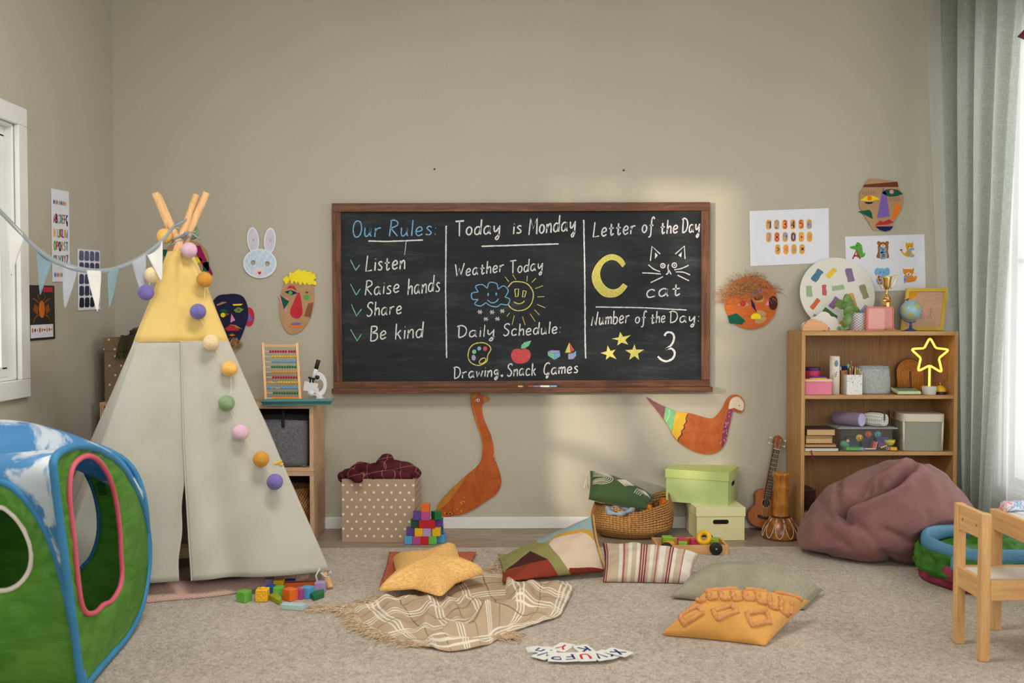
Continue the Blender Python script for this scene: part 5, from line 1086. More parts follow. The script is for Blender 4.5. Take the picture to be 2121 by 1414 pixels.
b = MB(); b.grid(bot_fn, 4, 4); b.build('bottom_panel', M_gn, pt_, solid=.002)
# ================================================================== the tall bookshelf
YS = -.275
M_bk = wood('oak_veneer', (176, 130, 80), (198, 154, 102), (2, 2, 14), 3, .45, .03)      # grain lying along x
M_bku = wood('oak_veneer_upright', (176, 130, 80), (198, 154, 102), (18, 18, 1.6), 3, .45, .03)
M_bkp = wood('oak_back_panel', (140, 102, 62), (166, 126, 82), (26, 26, 1.2), 3, .55, .03)
SX0, SX1 = A(1660, 800, YS).x, A(1984, 800, YS).x
ST, SA, SB, SC2 = A(1800, 686, YS).z, A(1800, 818.5, YS).z, A(1800, 935.5, YS).z, .135
bs = thing('bookshelf', 'tall oak veneer bookshelf with toys, boxes and a star lamp on its shelves', 'bookshelf', ((SX0+SX1)/2, YS/2, 0))
kk = .019
b = MB(); b.span((SX0, YS, .001), (SX0+kk, -.016, ST)); b.build('side_panel', M_bku, bs, bevel=.001)
b = MB(); b.span((SX1-kk, YS, .001), (SX1, -.016, ST)); b.build('side_panel', M_bku, bs, bevel=.001)
b = MB(); b.span((SX0+kk, YS+.001, ST-.021), (SX1-kk, -.022, ST)); b.build('top_panel', M_bk, bs, bevel=.001)
for z in (SA, SB, SC2): b = MB(); b.span((SX0+kk, YS+.004, z-.019), (SX1-kk, -.022, z)); b.build('shelf', M_bk, bs, bevel=.001)
b = MB(); b.span((SX0+kk, YS+.01, .05), (SX1-kk, -.022, .069)); b.span((SX0+kk, YS+.03, .001), (SX1-kk, YS+.045, .05)); b.build('plinth', M_bk, bs)
b = MB(); b.span((SX0+kk, -.0215, .03), (SX1-kk, -.017, ST-.003)); b.build('back_panel', M_bkp, bs)
def px_box(x0, x1, y0, Y): return A(x0, 800, Y).x, A(x1, 800, Y).x, A(1800, y0, Y).z
sc5 = lambda d: (d-CAM.y)/FPX
# ---- first shelf
z = SA+.0005
Y = YS+.02; x0, x1, zt_ = px_box(1668, 1723, 785, Y)
pb = thing('pink_box', 'pink box with cream lid on the shelf, under the magenta tin', 'box', ((x0+x1)/2, Y+.07, z)); x0 = max(x0, SX0+kk+.002)
b = MB(); b.span((x0, Y, z), (x1, Y+.14, zt_-.014)); b.build('body', plain('pink_card', (216, 120, 148), .6), pb, bevel=.003)
b = MB(); b.span((x0-.001, Y-.001, zt_-.014), (x1+.001, Y+.141, zt_)); b.build('lid', plain('cream_card', (228, 188, 150), .6), pb, bevel=.003)
tin = thing('round_tin', 'round magenta tin with dark purple lid on top of the pink box', 'tin', ((x0+x1)/2-.012, Y+.085, zt_))
xr = .046; th = A(1690, 762, Y).z-zt_
b = MB(); b.lathe([(xr, 0), (xr, th*.72)], tin.location, 32); b.build('body', plain('magenta_tin', (172, 34, 84), .4), tin, smooth=True, bevel=.001)
b = MB(); b.lathe([(xr+.002, th*.72), (xr+.002, th*.97), (xr-.002, th), (.0001, th)], tin.location, 32); b.build('lid', plain('purple_lid', (64, 36, 84), .4), tin, smooth=True, bevel=.001)
ro = thing('toy_ring', 'flat purple and yellow ring lying on the pink box edge', 'toy', ((x0+x1)/2+.006, Y+.034, zt_))
c_ = V(ro.location)
for rr, zz, m in ((.034, .003, plain('yellow_plastic', (232, 188, 54), .4)), (.034, .0085, plain('purple_plastic', (84, 58, 140), .4))):
    b = MB(); b.tube([c_+V((rr*1.25*cos(t), rr*.72*sin(t), zz)) for t in (2*pi*i/30 for i in range(30))], .003, 8, closed=True); b.build('band', m, ro, smooth=True)
# paper tube
Y = YS+.05; p = A(1731, 815.5, Y); zt_ = A(1731, 737.5, Y).z
tb = thing('cardboard_tube', 'tall cream paper tube with grey blue spot and green stripes beside the pink box', 'tube', (p.x, Y+.02, z)); R0 = .0255
hh = zt_-z; b = MB(); b.lathe([(R0, 0), (R0, hh-.002), (R0-.003, hh), (R0-.004, hh-.004), (.0001, hh-.006)], tb.location, 36)
b.build('body', plain('cream_paper', (226, 218, 202), .7, var=.02), tb, smooth=True)
def wrap(pts, name, m, rad=R0):                       # print on a tube: (angle deg from the front, height)
    b = MB(); c0 = V(tb.location); k = len(pts)
    def q_(a, h, r_): a = RAD(a-90); return c0+V((r_*cos(a), r_*sin(a), h))
    cx = sum(a for a, h in pts)/k; cy = sum(h for a, h in pts)/k
    for rr_ in (1,):
        vs = [q_(cx, cy, rad+.0007)]; n2 = 4; fs = []
        for j in range(1, n2+1):
            for a, h in pts: vs.append(q_(lerp(cx, a, j/n2), lerp(cy, h, j/n2), rad+.0007))
        for i in range(k): fs.append((0, 1+i, 1+(i+1) % k))
        for j in range(n2-1):
            for i in range(k): fs.append((1+j*k+i, 1+(j+1)*k+i, 1+(j+1)*k+(i+1) % k, 1+j*k+(i+1) % k))
        b.add(vs, fs)
    b.build(name, m, tb)
wrap([(22*cos(t), hh*.81+.017*sin(t)) for t in (2*pi*i/20 for i in range(20))], 'printed_spot', Q('slate_blue', 120, 140, 152))
for k in range(3): wrap([(-60+0, hh*(.36+.05*k)), (-52, hh*(.355+.05*k)), (5+k*4, hh*(.49+.05*k)), (0+k*4, hh*(.505+.05*k))], 'printed_stripe', Q('fern', 70, 104, 72))
b = MB()
for k in range(18):
    a = rnd.uniform(-80, 80); h_ = hh*rnd.choice([rnd.uniform(.93, .99), rnd.uniform(.88, .99)]); aa = RAD(a-90); b.ball(V(tb.location)+V((R0*cos(aa), R0*sin(aa), h_)), .0012, 6, 4)
b.build('printed_dots', dk, tb)
# wooden block with chalk eraser on it
x0, x1, zt_ = px_box(1742, 1754, 767, YS+.09)
wbk = MB(); wbk.span((x0, YS+.09, z), (x1+.006, YS+.19, zt_)); tag(wbk.build('wooden_block', M_bku, loc=((x0+x1)/2, YS+.14, z), bevel=.002), 'upright brown wooden block between the paper tube and the pencil holder', 'block')
er_ = thing('board_eraser', 'small navy and white felt eraser lying on the upright wooden block', 'eraser', ((x0+x1)/2+.004, YS+.13, zt_+.0005)); c_ = er_.location
b = MB(); b.span((x0+.004, YS+.1, zt_+.0005), (x1+.012, YS+.16, zt_+.02)); b.build('felt_pad', plain('navy_felt', (36, 40, 78), .9), er_, bevel=.003)
b = MB(); b.span((x0-.001, YS+.1, zt_+.0005), (x0+.004, YS+.16, zt_+.02)); b.build('edge_strip', M_paper, er_)
# pencil holder
def terrazzo():
    t = NT('terrazzo'); v = t.n('ShaderNodeTexVoronoi'); v.inputs['Scale'].default_value = 110; t.t.links.new(t.co(), v.inputs['Vector'])
    n_ = t.noise(t.co(), 300, 1); d = t.mth('LESS_THAN', t.mth('ADD', v.outputs['Distance'], t.mth('MULTIPLY', t.mth('SUBTRACT', n_, .5), .2)), .24)
    s2 = t.n('ShaderNodeSeparateColor'); t.t.links.new(v.outputs['Color'], s2.inputs[0]); d = t.mth('MULTIPLY', d, t.mth('GREATER_THAN', s2.outputs[0], .35))
    return t.done(t.mix(d, lin((226, 226, 222)), lin((54, 62, 70))), .5, 0, .3)
Y = YS+.03; x0, x1, zt_ = px_box(1754, 1786, 776, Y); cx = (x0+x1)/2; hw = (x1-x0)/2
ph = thing('pencil_holder', 'white pencil holder speckled with dark chips, full of pencils', 'pencil holder', (cx, Y+hw, z)); k = .003; MT2 = terrazzo()
for a, c in (((x0, Y, z), (x1, Y+k, zt_)), ((x0, Y+2*hw-k, z), (x1, Y+2*hw, zt_)), ((x0, Y+k, z), (x0+k, Y+2*hw-k, zt_)), ((x1-k, Y+k, z), (x1, Y+2*hw-k, zt_))): b = MB(); b.span(a, c); b.build('wall_side', MT2, ph)
b = MB(); b.span((x0+k, Y+k, z), (x1-k, Y+2*hw-k, z+k)); b.build('bottom', MT2, ph)
pen_list = [(1752, 766, 'orange_red', (196, 78, 44), 'orange red felt pen leaning out of the speckled holder towards the wooden block', 0, 'pen'), (1757, 753, 'dark_green', (20, 92, 74), 'dark green brush with pale teal tip in the speckled holder', 1, 'brush'), (1764, 746, 'thin_wood', (176, 130, 84), 'thinnest wooden stick, tallest in the speckled holder', 2, 'stick'),
            (1761, 761, 'orange', (222, 110, 40), 'bright orange pencil in the speckled holder', 0, 'pencil'), (1766, 757, 'mauve', (150, 124, 150), 'mauve pencil with white tip in the speckled holder', 1, 'pencil'), (1770, 766, 'black', (30, 30, 32), 'black pen in the middle of the speckled holder', 0, 'pen'), (1772, 759, 'yellow', (224, 196, 70), 'yellow pencil in the speckled holder', 1, 'pencil'), (1776, 760, 'olive', (150, 150, 100), 'olive grey pencil beside the yellow pencil in the holder', 0, 'pencil'),
            (1781, 762, 'natural', (216, 160, 116), 'plain wood pencil with pointed tip in the speckled holder', 1, 'pencil'), (1783, 768, 'rose', (198, 96, 108), 'rose red pencil leaning out of the holder towards the grey basket', 0, 'pencil'), (1786, 770, 'blush', (226, 176, 170), 'pale pink pencil leaning furthest towards the grey basket', 0, 'pencil')]
for k, (x, y, nm, c, lab, st, kind) in enumerate(pen_list):
    tpnt = A(x, y, Y+hw+.012*((k % 3)-1)); gx = cx+(k-5)*hw*.14; a = V((gx, Y+hw+.014*((k % 3)-1), z+.006))
    o = thing('paint_brush' if kind == 'brush' else ('wooden_stick' if kind == 'stick' else ('felt_pen' if kind == 'pen' else 'pencil')), lab, kind, a, group='pencils in the speckled holder'); d = (tpnt-a).normalized(); L = (tpnt-a).length
    r = .0016 if kind == 'stick' else .0036
    b = MB(); b.tube([a, tpnt-d*.014], r, 8); b.build('shaft', plain('pen_'+nm, c, .45, var=.02), o, smooth=True)
    b = MB()
    if kind == 'brush': b.tube([tpnt-d*.024, tpnt-d*.012, tpnt-d*.004, tpnt], [.004, .0065, .006, .003], 10); m = plain('teal_tip', (110, 176, 172), .5)
    elif kind == 'pen': b.tube([tpnt-d*.014, tpnt], [r*1.15, r*1.1], 10); m = plain('pen_'+nm, c)
    else: b.tube([tpnt-d*.014, tpnt-d*.002, tpnt], [r, r*.4, .0004], 8); m = plain('pale_tip', (224, 200, 166), .6)
    b.build('tip', m, o, smooth=True)
# grey blue basket with folded rim
Y = YS+.115; p = A(1822, 815, YS+.02); rx = (A(1858.5, 800, Y).x-A(1787, 800, Y).x)/2; hh = A(1800, 766, YS+.02).z-z
def ribbed(name, c, c2_, n_=90):
    t = NT(name); u = t.xy(t.co('UV')); s2 = t.mth('SINE', t.mth('MULTIPLY', u[1], 6.2832/.0042)); t.bump(s2, .35, .002); f = t.noise(t.co(), 90, 3); return t.done(t.ramp(f, [(.35, c), (.65, c2_)]), .8, 0, .2)
bk = thing('rope_basket', 'grey blue round rope basket with a folded rim on the shelf', 'basket', (p.x, Y, z)); MR = ribbed('blue_grey_rope', (160, 165, 164), (182, 187, 186))
b = MB(); b.lathe([(rx*.96, 0), (rx, .008), (rx*.98, hh*.5), (rx*.93, hh), (rx*.915, hh+.003), (rx*.9, hh-.003)], bk.location, 48, sy=.62); b.build('body', MR, bk, smooth=True)
b = MB(); b.lathe([(rx*.87, hh-.02), (rx*.885, hh+.012), (rx*.88, hh+.017), (rx*.85, hh+.014), (rx*.84, .03), (.0001, .012)], bk.location, 48, sy=.62); b.build('rim', ribbed('blue_grey_rim', (146, 154, 156), (168, 175, 177)), bk, smooth=True)
# rattan arch
Y = YS+.21; x0, x1, zt_ = px_box(1857, 1914, 743.5, Y); cx = (x0+x1)/2; R_ = (x1-x0)/2
rt = thing('rattan_tray', 'arched rattan tray with concentric ribs leaning on the shelf back', 'tray', (cx, Y-.005, z+.002), (RAD(-9), 0, 0)); hb = zt_-z-R_
b = MB(); b.poly(Frame((0, 0, .003), (1, 0, 0), (0, 0, 1)), [(-R_, 0), (R_, 0), (R_, hb)]+[(R_*cos(t), hb+R_*sin(t)) for t in (pi*i/20 for i in range(1, 20))]+[(-R_, hb)], -.004, .004); b.build('backing', wood('rattan_back', (84, 48, 20), (110, 66, 30), (20, 20, 3), 3), rt, local=True)
for k in range(8):
    r = R_-.006-k*.0082
    if r < .004: break
    b = MB(); b.tube([V((r, -.006, .005)), V((r, -.006, hb))]+[V((r*cos(t), -.006, hb+r*sin(t))) for t in (pi*i/16 for i in range(1, 16))]+[V((-r, -.006, hb)), V((-r, -.006, .005))], .0036, 8); b.build('cane_rib', wood('cane', (186, 116, 46), (216, 152, 72), (8, 8, 8), 3, .4), rt, local=True, smooth=True)
# calculator
Y = YS+.065; x0, x1, _z = px_box(1857, 1906, 800, YS+.03)
ca = thing('calculator', 'mint green calculator lying on the shelf under the star lamp', 'calculator', ((x0+x1)/2, Y, z+.0095), (RAD(9), 0, 0)); w2 = (x1-x0)/2
b = MB(); b.span((-w2, -.05, 0), (w2, .05, .016)); b.build('body', plain('mint_plastic', (190, 204, 160), .4), ca, local=True, bevel=.005, bseg=3)
b = MB(); b.span((-w2*.86, .022, .0155), (w2*.86, .045, .019)); b.build('screen', plain('screen_dark', (70, 56, 44), .25), ca, local=True, bevel=.001)
for j in range(4):
    for i in range(5): b = MB(); b.span((-w2*.86+i*w2*.352, -.044+j*.0155, .0155), (-w2*.86+i*w2*.352+w2*.3, -.034+j*.0155, .0195)); b.build('key', plain('dark_mint', (110, 138, 110), .4), ca, local=True, bevel=.001)
# star lamp
Y = YS+.04; p = A(1924.5, 815, Y)
sl_ = thing('star_lamp', 'glowing yellow neon star lamp on a white pot base', 'lamp', (p.x, Y, z)); q5 = sc5(Y)
b = MB(); b.lathe([(.031, 0), (.033, .004), (.038, .04), (.037, .043), (.0001, .043)], sl_.location, 36); b.build('base', plain('matt_white', (206, 200, 192), .6, var=.02), sl_, smooth=True, bevel=.001)
def neon():
    t = NT('neon_yellow'); t.done(lin((255, 214, 90)), .4); t.b.inputs['Emission Color'].default_value = (1.0, .56, .07, 1); t.b.inputs['Emission Strength'].default_value = 1.6; return t.m
MN = neon()
def cs(x, y): return A(1620+x/4.233, 670+y/4.233, Y)
tips = [(1296, 120), (1466, 228), (1402, 430), (1188, 420), (1128, 222)]; ins = [(1347, 214), (1374, 303), (1293, 366), (1216, 302), (1246, 216)]
star = []
for k in range(5):
    t0, i0, i1 = V(cs(*tips[k])), V(cs(*ins[k])), V(cs(*ins[k-1])); e1, e2 = (i1-t0).normalized(), (i0-t0).normalized()
    star += [t0+e1*.016, t0+e1*.006+e2*.003, t0+e2*.006+e1*.003, t0+e2*.016]; star += [i0-(i0-t0).normalized()*.006, i0+(V(cs(*tips[(k+1) % 5]))-i0).normalized()*.006]
b = MB(); b.tube(star, .0056, 10, closed=True); b.build('neon_tube', MN, sl_, smooth=True)
b = MB(); b.tube([V(cs(1293, 366)), V((p.x, Y, z+.04))], .0058, 10); b.build('stem', MN, sl_, smooth=True)
# bell
p = A(1953.5, 815, YS+.055); be_ = thing('service_bell', 'yellow desk bell with chrome button beside the star lamp', 'bell', (p.x-.013, YS+.06, z)); c_ = be_.location
b = MB(); b.lathe([(.031, 0), (.032, .003), (.031, .012), (.0001, .012)], c_, 36); b.build('base', plain('black_base', (30, 26, 24), .35), be_, smooth=True, bevel=.001)
b = MB(); b.lathe([(.029, .014)]+[(.029*cos(t), .014+.032*sin(t)) for t in (pi/2*i/10 for i in range(1, 10))]+[(.0001, .046)], c_, 36); b.build('dome', plain('yellow_enamel', (228, 178, 20), .2, .0, .6, var=0), be_, smooth=True)
b = MB(); b.lathe([(.003, .045), (.003, .053), (.005, .054), (.0045, .058), (.0001, .0595)], c_, 16); b.build('button', plain('chrome', (220, 216, 208), .15, 1.0, var=0), be_, smooth=True)

# ---- second shelf
z = SB+.0005
def book(name, label, x0, x1, zb, zt2, Yf, dep, cover, pages, cat='book', extra=None, rot=0):
    t = thing(name, label, cat, ((x0+x1)/2, Yf+dep/2, zb), (0, 0, RAD(rot)), 'books and notebooks stacked on the shelf'); w2, d2, h = (x1-x0)/2, dep/2, zt2-zb; ck = .0022
    for nm, a, c in (('cover', (-w2, -d2, h-ck), (w2, d2, h)), ('cover', (-w2, -d2, 0), (w2, d2, ck)), ('spine', (-w2, -d2, ck), (-w2+ck, d2, h-ck))): b = MB(); b.span(a, c); b.build(nm, cover, t, local=True)
    b = MB(); b.span((-w2+ck, -d2+.002, ck), (w2-.003, d2-.002, h-ck)); b.build('pages', pages, t, local=True)
    return t
def pages(name, c):
    t = NT(name); f = t.noise(t.co(scale=(2, 2, 900)), 1, 1); col = lin(c); return t.done(t.ramp(f, [(.3, tuple(x*.75 for x in col[:3])+(1,)), (.6, col)]), .9, 0, .1)
PW, PT_, PB_ = pages('white_pages', (222, 212, 196)), pages('tan_pages', (196, 158, 112)), pages('buff_pages', (208, 172, 126))
bk_black, bk_brown, bk_tan, bk_kraft = plain('black_cover', (34, 28, 28), .6), plain('brown_cover', (66, 52, 44), .6), plain('tan_cover', (150, 116, 82), .7), plain('kraft_cover', (166, 124, 82), .8)
Y = YS+.006; zs = [A(1700, y, Y).z for y in (934.5, 927, 918.5, 907, 902, 888.5)]; zs[0] = z
xb = lambda a, c: (max(A(a, 900, Y).x, SX0+kk+.002), A(c, 900, Y).x)
x0, x1 = xb(1667, 1738); bo1 = book('book', 'black book with white pages and a red ribbon, lowest of the shelf stack', x0, x1, zs[0], zs[1], Y, .15, bk_black, PW)
b = MB(); b.grid(lambda u, v: V((A(1679, 930, Y).x+.006*u+.016*max(0, v-.25), Y-.003-.004*sin(3*v)-.003*(v > .3), lerp(zs[0]+.008, SB-.045, v))), 2, 12); b.build('ribbon', cloth('red_ribbon', (128, 24, 40), 300), bo1, solid=.0008, smooth=True)
x0, x1 = xb(1668, 1733); bo2 = book('notebook', 'kraft notebook with dark spiral binding above the black book', x0, x1, zs[1]+.003, zs[2]-.0035, Y, .145, bk_kraft, PT_, 'notebook')
b = MB()
for zz in (zs[1]+.001, zs[2]-.0018):
    for k in range(9): xx = lerp(x0+.008, x1-.008, k/8); b.tube([V((xx, Y-.001, zz)), V((xx+.006, Y+.003, zz+.0008))], .0019, 6)
b.build('spiral', MC['black_plastic'], bo2)
x0, x1 = xb(1670, 1726); book('book', 'thick tan book without jacket in the shelf stack', x0, x1, zs[2]+.0006, zs[3]-.0004, Y+.006, .14, bk_tan, PB_)
x0, x1 = xb(1670, 1726); book('notebook', 'thin olive tan notebook under the dark brown book', x0, x1, zs[3]+.0002, zs[4]-.0005, Y+.006, .14, plain('olive_cover', (140, 120, 76), .7), PT_, 'notebook', rot=1)
x0, x1 = xb(1670, 1731); book('book', 'dark brown book on top of the shelf stack', x0+.004, x1, zs[4]+.0002, zs[5], Y, .15, bk_brown, PB_, rot=-1.5)
# clear toy container
def clear_plastic(name, c, a, rough=.15):
    t = NT(name); t.done(lin(c), rough, 0, .5); tr = t.n('ShaderNodeBsdfTransparent'); tr.inputs[0].default_value = (.97, .98, .98, 1); mx = t.n('ShaderNodeMixShader'); mx.inputs[0].default_value = a
    t.t.links.new(tr.outputs[0], mx.inputs[1]); t.t.links.new(t.b.outputs[0], mx.inputs[2]); t.t.links.new(mx.outputs[0], t.out.inputs[0]); return t.m
M_cl, M_cl2 = clear_plastic('clear_plastic', (200, 210, 214), .09), clear_plastic('clear_lid', (206, 210, 216), .45)
Y = YS+.008; x0, x1, zt_ = px_box(1738.5, 1858, 884.5, Y); dep = .20
x0b, x1b, _z = px_box(1742, 1855, 900, Y)
tc = thing('clear_container', 'clear plastic lidded container full of small toys on the shelf', 'container', ((x0+x1)/2, Y+dep/2, z)); zl = zt_-.009
def cont(u, v):
    n_ = 10; a = 2*pi*u; c, s_ = cos(a), sin(a); r = (abs(c)**n_+abs(s_)**n_)**(-1/n_); k = lerp(.975, 1, v)
    return V(((x0b+x1b)/2+(x1b-x0b)/2*k*c*r, Y+dep/2+(dep/2-.004)*k*s_*r, z+v*(zl-z)))
b = MB(); b.grid(cont, 64, 4); b.span((x0b+.006, Y+.008, z+.0002), (x1b-.006, Y+dep-.008, z+.0018)); b.build('body', M_cl, tc, smooth=False)
b = MB(); b.span((x0-.006, Y-.004, zl), (x1+.006, Y+dep+.004, zt_-.003)); b.span((x0+.006, Y+.008, zt_-.003), (x1-.006, Y+dep-.008, zt_)); b.build('lid', M_cl2, tc, bevel=.002)
def inb(x, y, d=.012): return A(1640+x/7.44, 860+y/7.44, Y+d)
toys = [('ball_toy', (1040, 345), .0185, (222, 176, 30), 'yellow smiling ball in the clear container'), ('ball_toy', (1178, 292), .0185, (206, 92, 60), 'orange red smiling ball in the clear container'), ('ball_toy', (1322, 295), .0185, (84, 164, 176), 'turquoise smiling ball in the clear container')]
for nm, (x, y), r, c, lab in toys:
    c0 = inb(x, y, .016+r); t = thing('smiling_ball', lab, 'toy', c0, group='toys inside the clear container'); b = MB(); b.ball(c0, r, 18, 12); b.build('ball', plain('toy%d' % x, c, .4, var=.02), t, smooth=True)
    b = MB(); f = Frame(c0+V((0, -r*.97, 0)), (1, 0, 0), (0, 0, 1))
    for s_ in (-1, 1): b.poly(f, [(s_*r*.35+r*.13*cos(q_), r*.2+r*.18*sin(q_)) for q_ in (2*pi*i/8 for i in range(8))], -.001, .0008)
    b.ribbon(f, [(r*.5*cos(q_), -r*.05+r*.42*sin(q_)) for q_ in (pi+pi*i/8 for i in range(9))], r*.16, -.002, .0008); b.build('face', dk, t)
def toy(name, lab, c, shape):
    b = MB(); shape(b); q_ = sum(b.v, V())/len(b.v); tag(b.build(name, plain('toy_'+lab[:14].replace(' ', '_'), c, .4, var=.02), loc=q_, smooth=name in ('toy_bowl', 'toy_bead', 'toy_figure')), lab, 'toy', 'toys inside the clear container')
def tb_(c, s_, r=0): return lambda b: b.box(c, s_, Matrix.Rotation(RAD(r), 3, 'Y'))
toy('toy_bowl', 'yellow toy bowl in the clear container', (206, 190, 40), lambda b: b.lathe([(.0001, 0), (.016, .001), (.026, .014), (.029, .030), (.027, .030), (.0001, .008)], inb(1505, 462, .045), 24))
toy('toy_brick', 'upright orange red brick leaning in the clear container', (206, 82, 58), tb_(inb(1262, 450, .03), (.015, .03, .034), 12))
toy('toy_card', 'white card edge beside the orange red brick in the container', (226, 220, 212), tb_(inb(1290, 455, .045), (.003, .03, .034), 12))
toy('toy_brick', 'purple brick in the clear container', (122, 46, 122), tb_(inb(1375, 455, .035), (.036, .03, .020), 8))
toy('toy_shovel', 'green toy shovel at the bottom of the clear container', (92, 164, 84), lambda b: (b.box(inb(930, 510, .02), (.075, .04, .014)), b.ball(inb(850, 500, .035), .017, 12, 8, (1.3, 1.2, .6))))
toy('toy_peg', 'light blue toy peg at the bottom of the clear container', (120, 164, 200), tb_(inb(1065, 512, .02), (.024, .02, .014)))
toy('toy_stick', 'pale wooden stick at the bottom of the clear container', (226, 200, 160), tb_(inb(1205, 512, .02), (.058, .01, .006)))
toy('toy_stick', 'yellow stick near the bowl in the clear container', (226, 196, 60), tb_(inb(1415, 480, .018), (.034, .01, .006), -18))
toy('toy_brick', 'amber brick at the corner of the clear container', (222, 170, 40), tb_(inb(1555, 510, .02), (.034, .03, .015)))
toy('toy_figure', 'green toy figure behind the container front', (66, 150, 98), lambda b: (b.ball(inb(800, 440, .03), .018, 14, 10, (1.2, 1, 1)), b.ball(inb(845, 455, .035), .014, 14, 10)))
toy('toy_bead', 'small peach bead in the clear container', (216, 168, 140), lambda b: b.ball(inb(862, 395, .02), .009, 14, 10))
toy('toy_box', 'dark grey toy box deep inside the clear container', (60, 66, 78), lambda b: (b.box(inb(920, 400, .10), (.06, .06, .05)), b.box(inb(1130, 400, .11), (.055, .06, .05))))
toy('toy_block', 'blue violet block behind the turquoise ball in the container', (62, 50, 120), tb_(inb(1370, 380, .07), (.06, .05, .04)))
toy('toy_ring', 'white ring at the bottom front of the clear container', (226, 226, 226), lambda b: b.tube([inb(1478, 510, .012)+V((.006*cos(t), 0, .006*sin(t))) for t in (2*pi*i/14 for i in range(14))], .0011, 6, closed=True))
# lilac tube case and grid pouch on the lid
r = .0345; c0 = A(1620+700/4.233, 670+850/4.233, YS+.03); c0.z = zt_+r+.0005; ax = V((-.095, .125, 0))
lc = thing('pencil_case', 'lilac cylindrical pencil case lying on the clear container', 'pencil case', c0)
b = MB(); b.tube([c0, c0+ax*.03, c0+ax*.97, c0+ax], [r*.97, r, r, r*.97], 32); b.build('body', cloth('lilac_case', (136, 118, 142), 200, .05), lc, smooth=True)
u_ = ax.normalized(); b = MB(); b.tube([c0-u_*.0012, c0], [r*.93, r*.95], 32); b.build('end_disc', plain('pale_lilac_disc', (184, 182, 216), .5), lc)
def grid_mat():
    t = NT('grid_cloth'); u = t.xy(t.co('UV', (80, 80, 1))); a = t.mth('LESS_THAN', t.mth('FRACT', u[0]), .1); c = t.mth('LESS_THAN', t.mth('FRACT', u[1]), .1); return t.done(t.mix(t.mth('MAXIMUM', a, c), lin((226, 224, 216)), lin((96, 96, 98))), .85, 0, .15)
po_ = thing('zip_pouch', 'white grid pattern pouch with black zip on the clear container', 'pencil case', A(1813, 878, YS+.06).to_tuple()[:2]+(zt_+.0005,), (0, 0, RAD(125)))
def pouch(u, v):
    a = 2*pi*u; c, s_ = cos(a), sin(a); k = sin(pi*min(1, max(0, v)))**.25 if 0 < v < 1 else .0
    w_, h_ = .036, .036; n_ = 3.2; rr = (abs(c)**n_+abs(s_)**n_)**(-1/n_)
    return V(((v-.5)*.115, w_*c*rr*(.75+.25*k)*(k > 0 or .9), .036+h_*s_*rr*(.6+.4*k)*(k > 0 or .9)-.001))
def pouch2(u, v):
    q_ = pouch(u, max(.02, min(.98, v))); return V((q_.x, q_.y*(1-.15*max(0, q_.z-.04)/.04), max(0, q_.z)))
b = MB(); b.grid(pouch2, 40, 18)
b.uv = [[(x[0]*.18, x[1]*.125) for x in f_] for f_ in b.uv]
b.add([pouch2(i/40, 0) for i in range(40)], [tuple(range(40))[::-1]]); b.add([pouch2(i/40, 1) for i in range(40)], [tuple(range(40))])
b.uv[-1] = [(b.v[i].y, b.v[i].z) for i in b.f[-1]]; b.uv[-2] = [(b.v[i].y, b.v[i].z) for i in b.f[-2]]
b.build('body', grid_mat(), po_, local=True, smooth=False, bevel=.002)
b = MB(); b.tube([V((-.055, 0, .066)), V((-.03, 0, .0735)), V((.03, 0, .0735)), V((.055, 0, .066)), V((.059, 0, .045))], .0022, 6); b.tube([V((-.056, .004, .064)), V((-.062, .01, .050)), V((-.062, .012, .032))], .003, 6); b.build('zip', MC['black_plastic'], po_, local=True)
# mesh bin
Y = YS+.012; x0, x1, zt_ = px_box(1877, 1963, 857.5, Y); bw, bd = (x1-x0)/2, .113
mb = thing('mesh_bin', 'cream bin with grey green mesh front and leather tabs on the shelf', 'bin', ((x0+x1)/2-.006, Y+bd, z), (0, 0, RAD(-4))); zr = A(1900, 873, Y).z-z; hh = zt_-z
def mesh_mat():
    t = NT('perforated'); u = t.xy(t.co('UV', (230, 230, 1))); row = t.mth('MULTIPLY', t.mth('MODULO', t.mth('ABSOLUTE', t.mth('FLOOR', u[1])), 2), .5)
    fx = t.mth('SUBTRACT', t.mth('FRACT', t.mth('ADD', u[0], row)), .5); fy = t.mth('SUBTRACT', t.mth('FRACT', u[1]), .5); d = t.mth('ADD', t.mth('MULTIPLY', fx, fx), t.mth('MULTIPLY', fy, fy))
    return t.done(t.mix(t.mth('LESS_THAN', d, .12), lin((176, 176, 156)), lin((82, 92, 82))), .5, 0, .3)
def rbox(w_, d_, z0, z1, taper=.97, n_=8, nv=6):
    def f(u, v):
        a = 2*pi*u; c, s_ = cos(a), sin(a); r = (abs(c)**n_+abs(s_)**n_)**(-1/n_); k = lerp(taper, 1, v); return V((w_*c*r*k, d_*s_*r*k, lerp(z0, z1, v)))
    return f
M_cream = plain('cream_plastic', (212, 202, 180), .45, var=.02)
f = rbox(bw, bd, .001, zr); b = MB(); b.grid(f, 72, 6)
def uvp(mb_):
    mb_.uv = [[((mb_.v[i].x+mb_.v[i].y), mb_.v[i].z) for i in fc] for fc in mb_.f]
uvp(b); b.add([f(i/72, 0) for i in range(72)], [tuple(range(72))[::-1]]); b.build('mesh_body', mesh_mat(), mb, local=True, smooth=True)
f = rbox(bw+.004, bd+.004, zr, hh, 1); b = MB(); b.grid(f, 72, 2); b.add([f(i/72, 1) for i in range(72)], [tuple(range(72))]); b.add([f(i/72, 0) for i in range(72)], [tuple(range(72))[::-1]]); b.build('lid', M_cream, mb, local=True, bevel=.003)
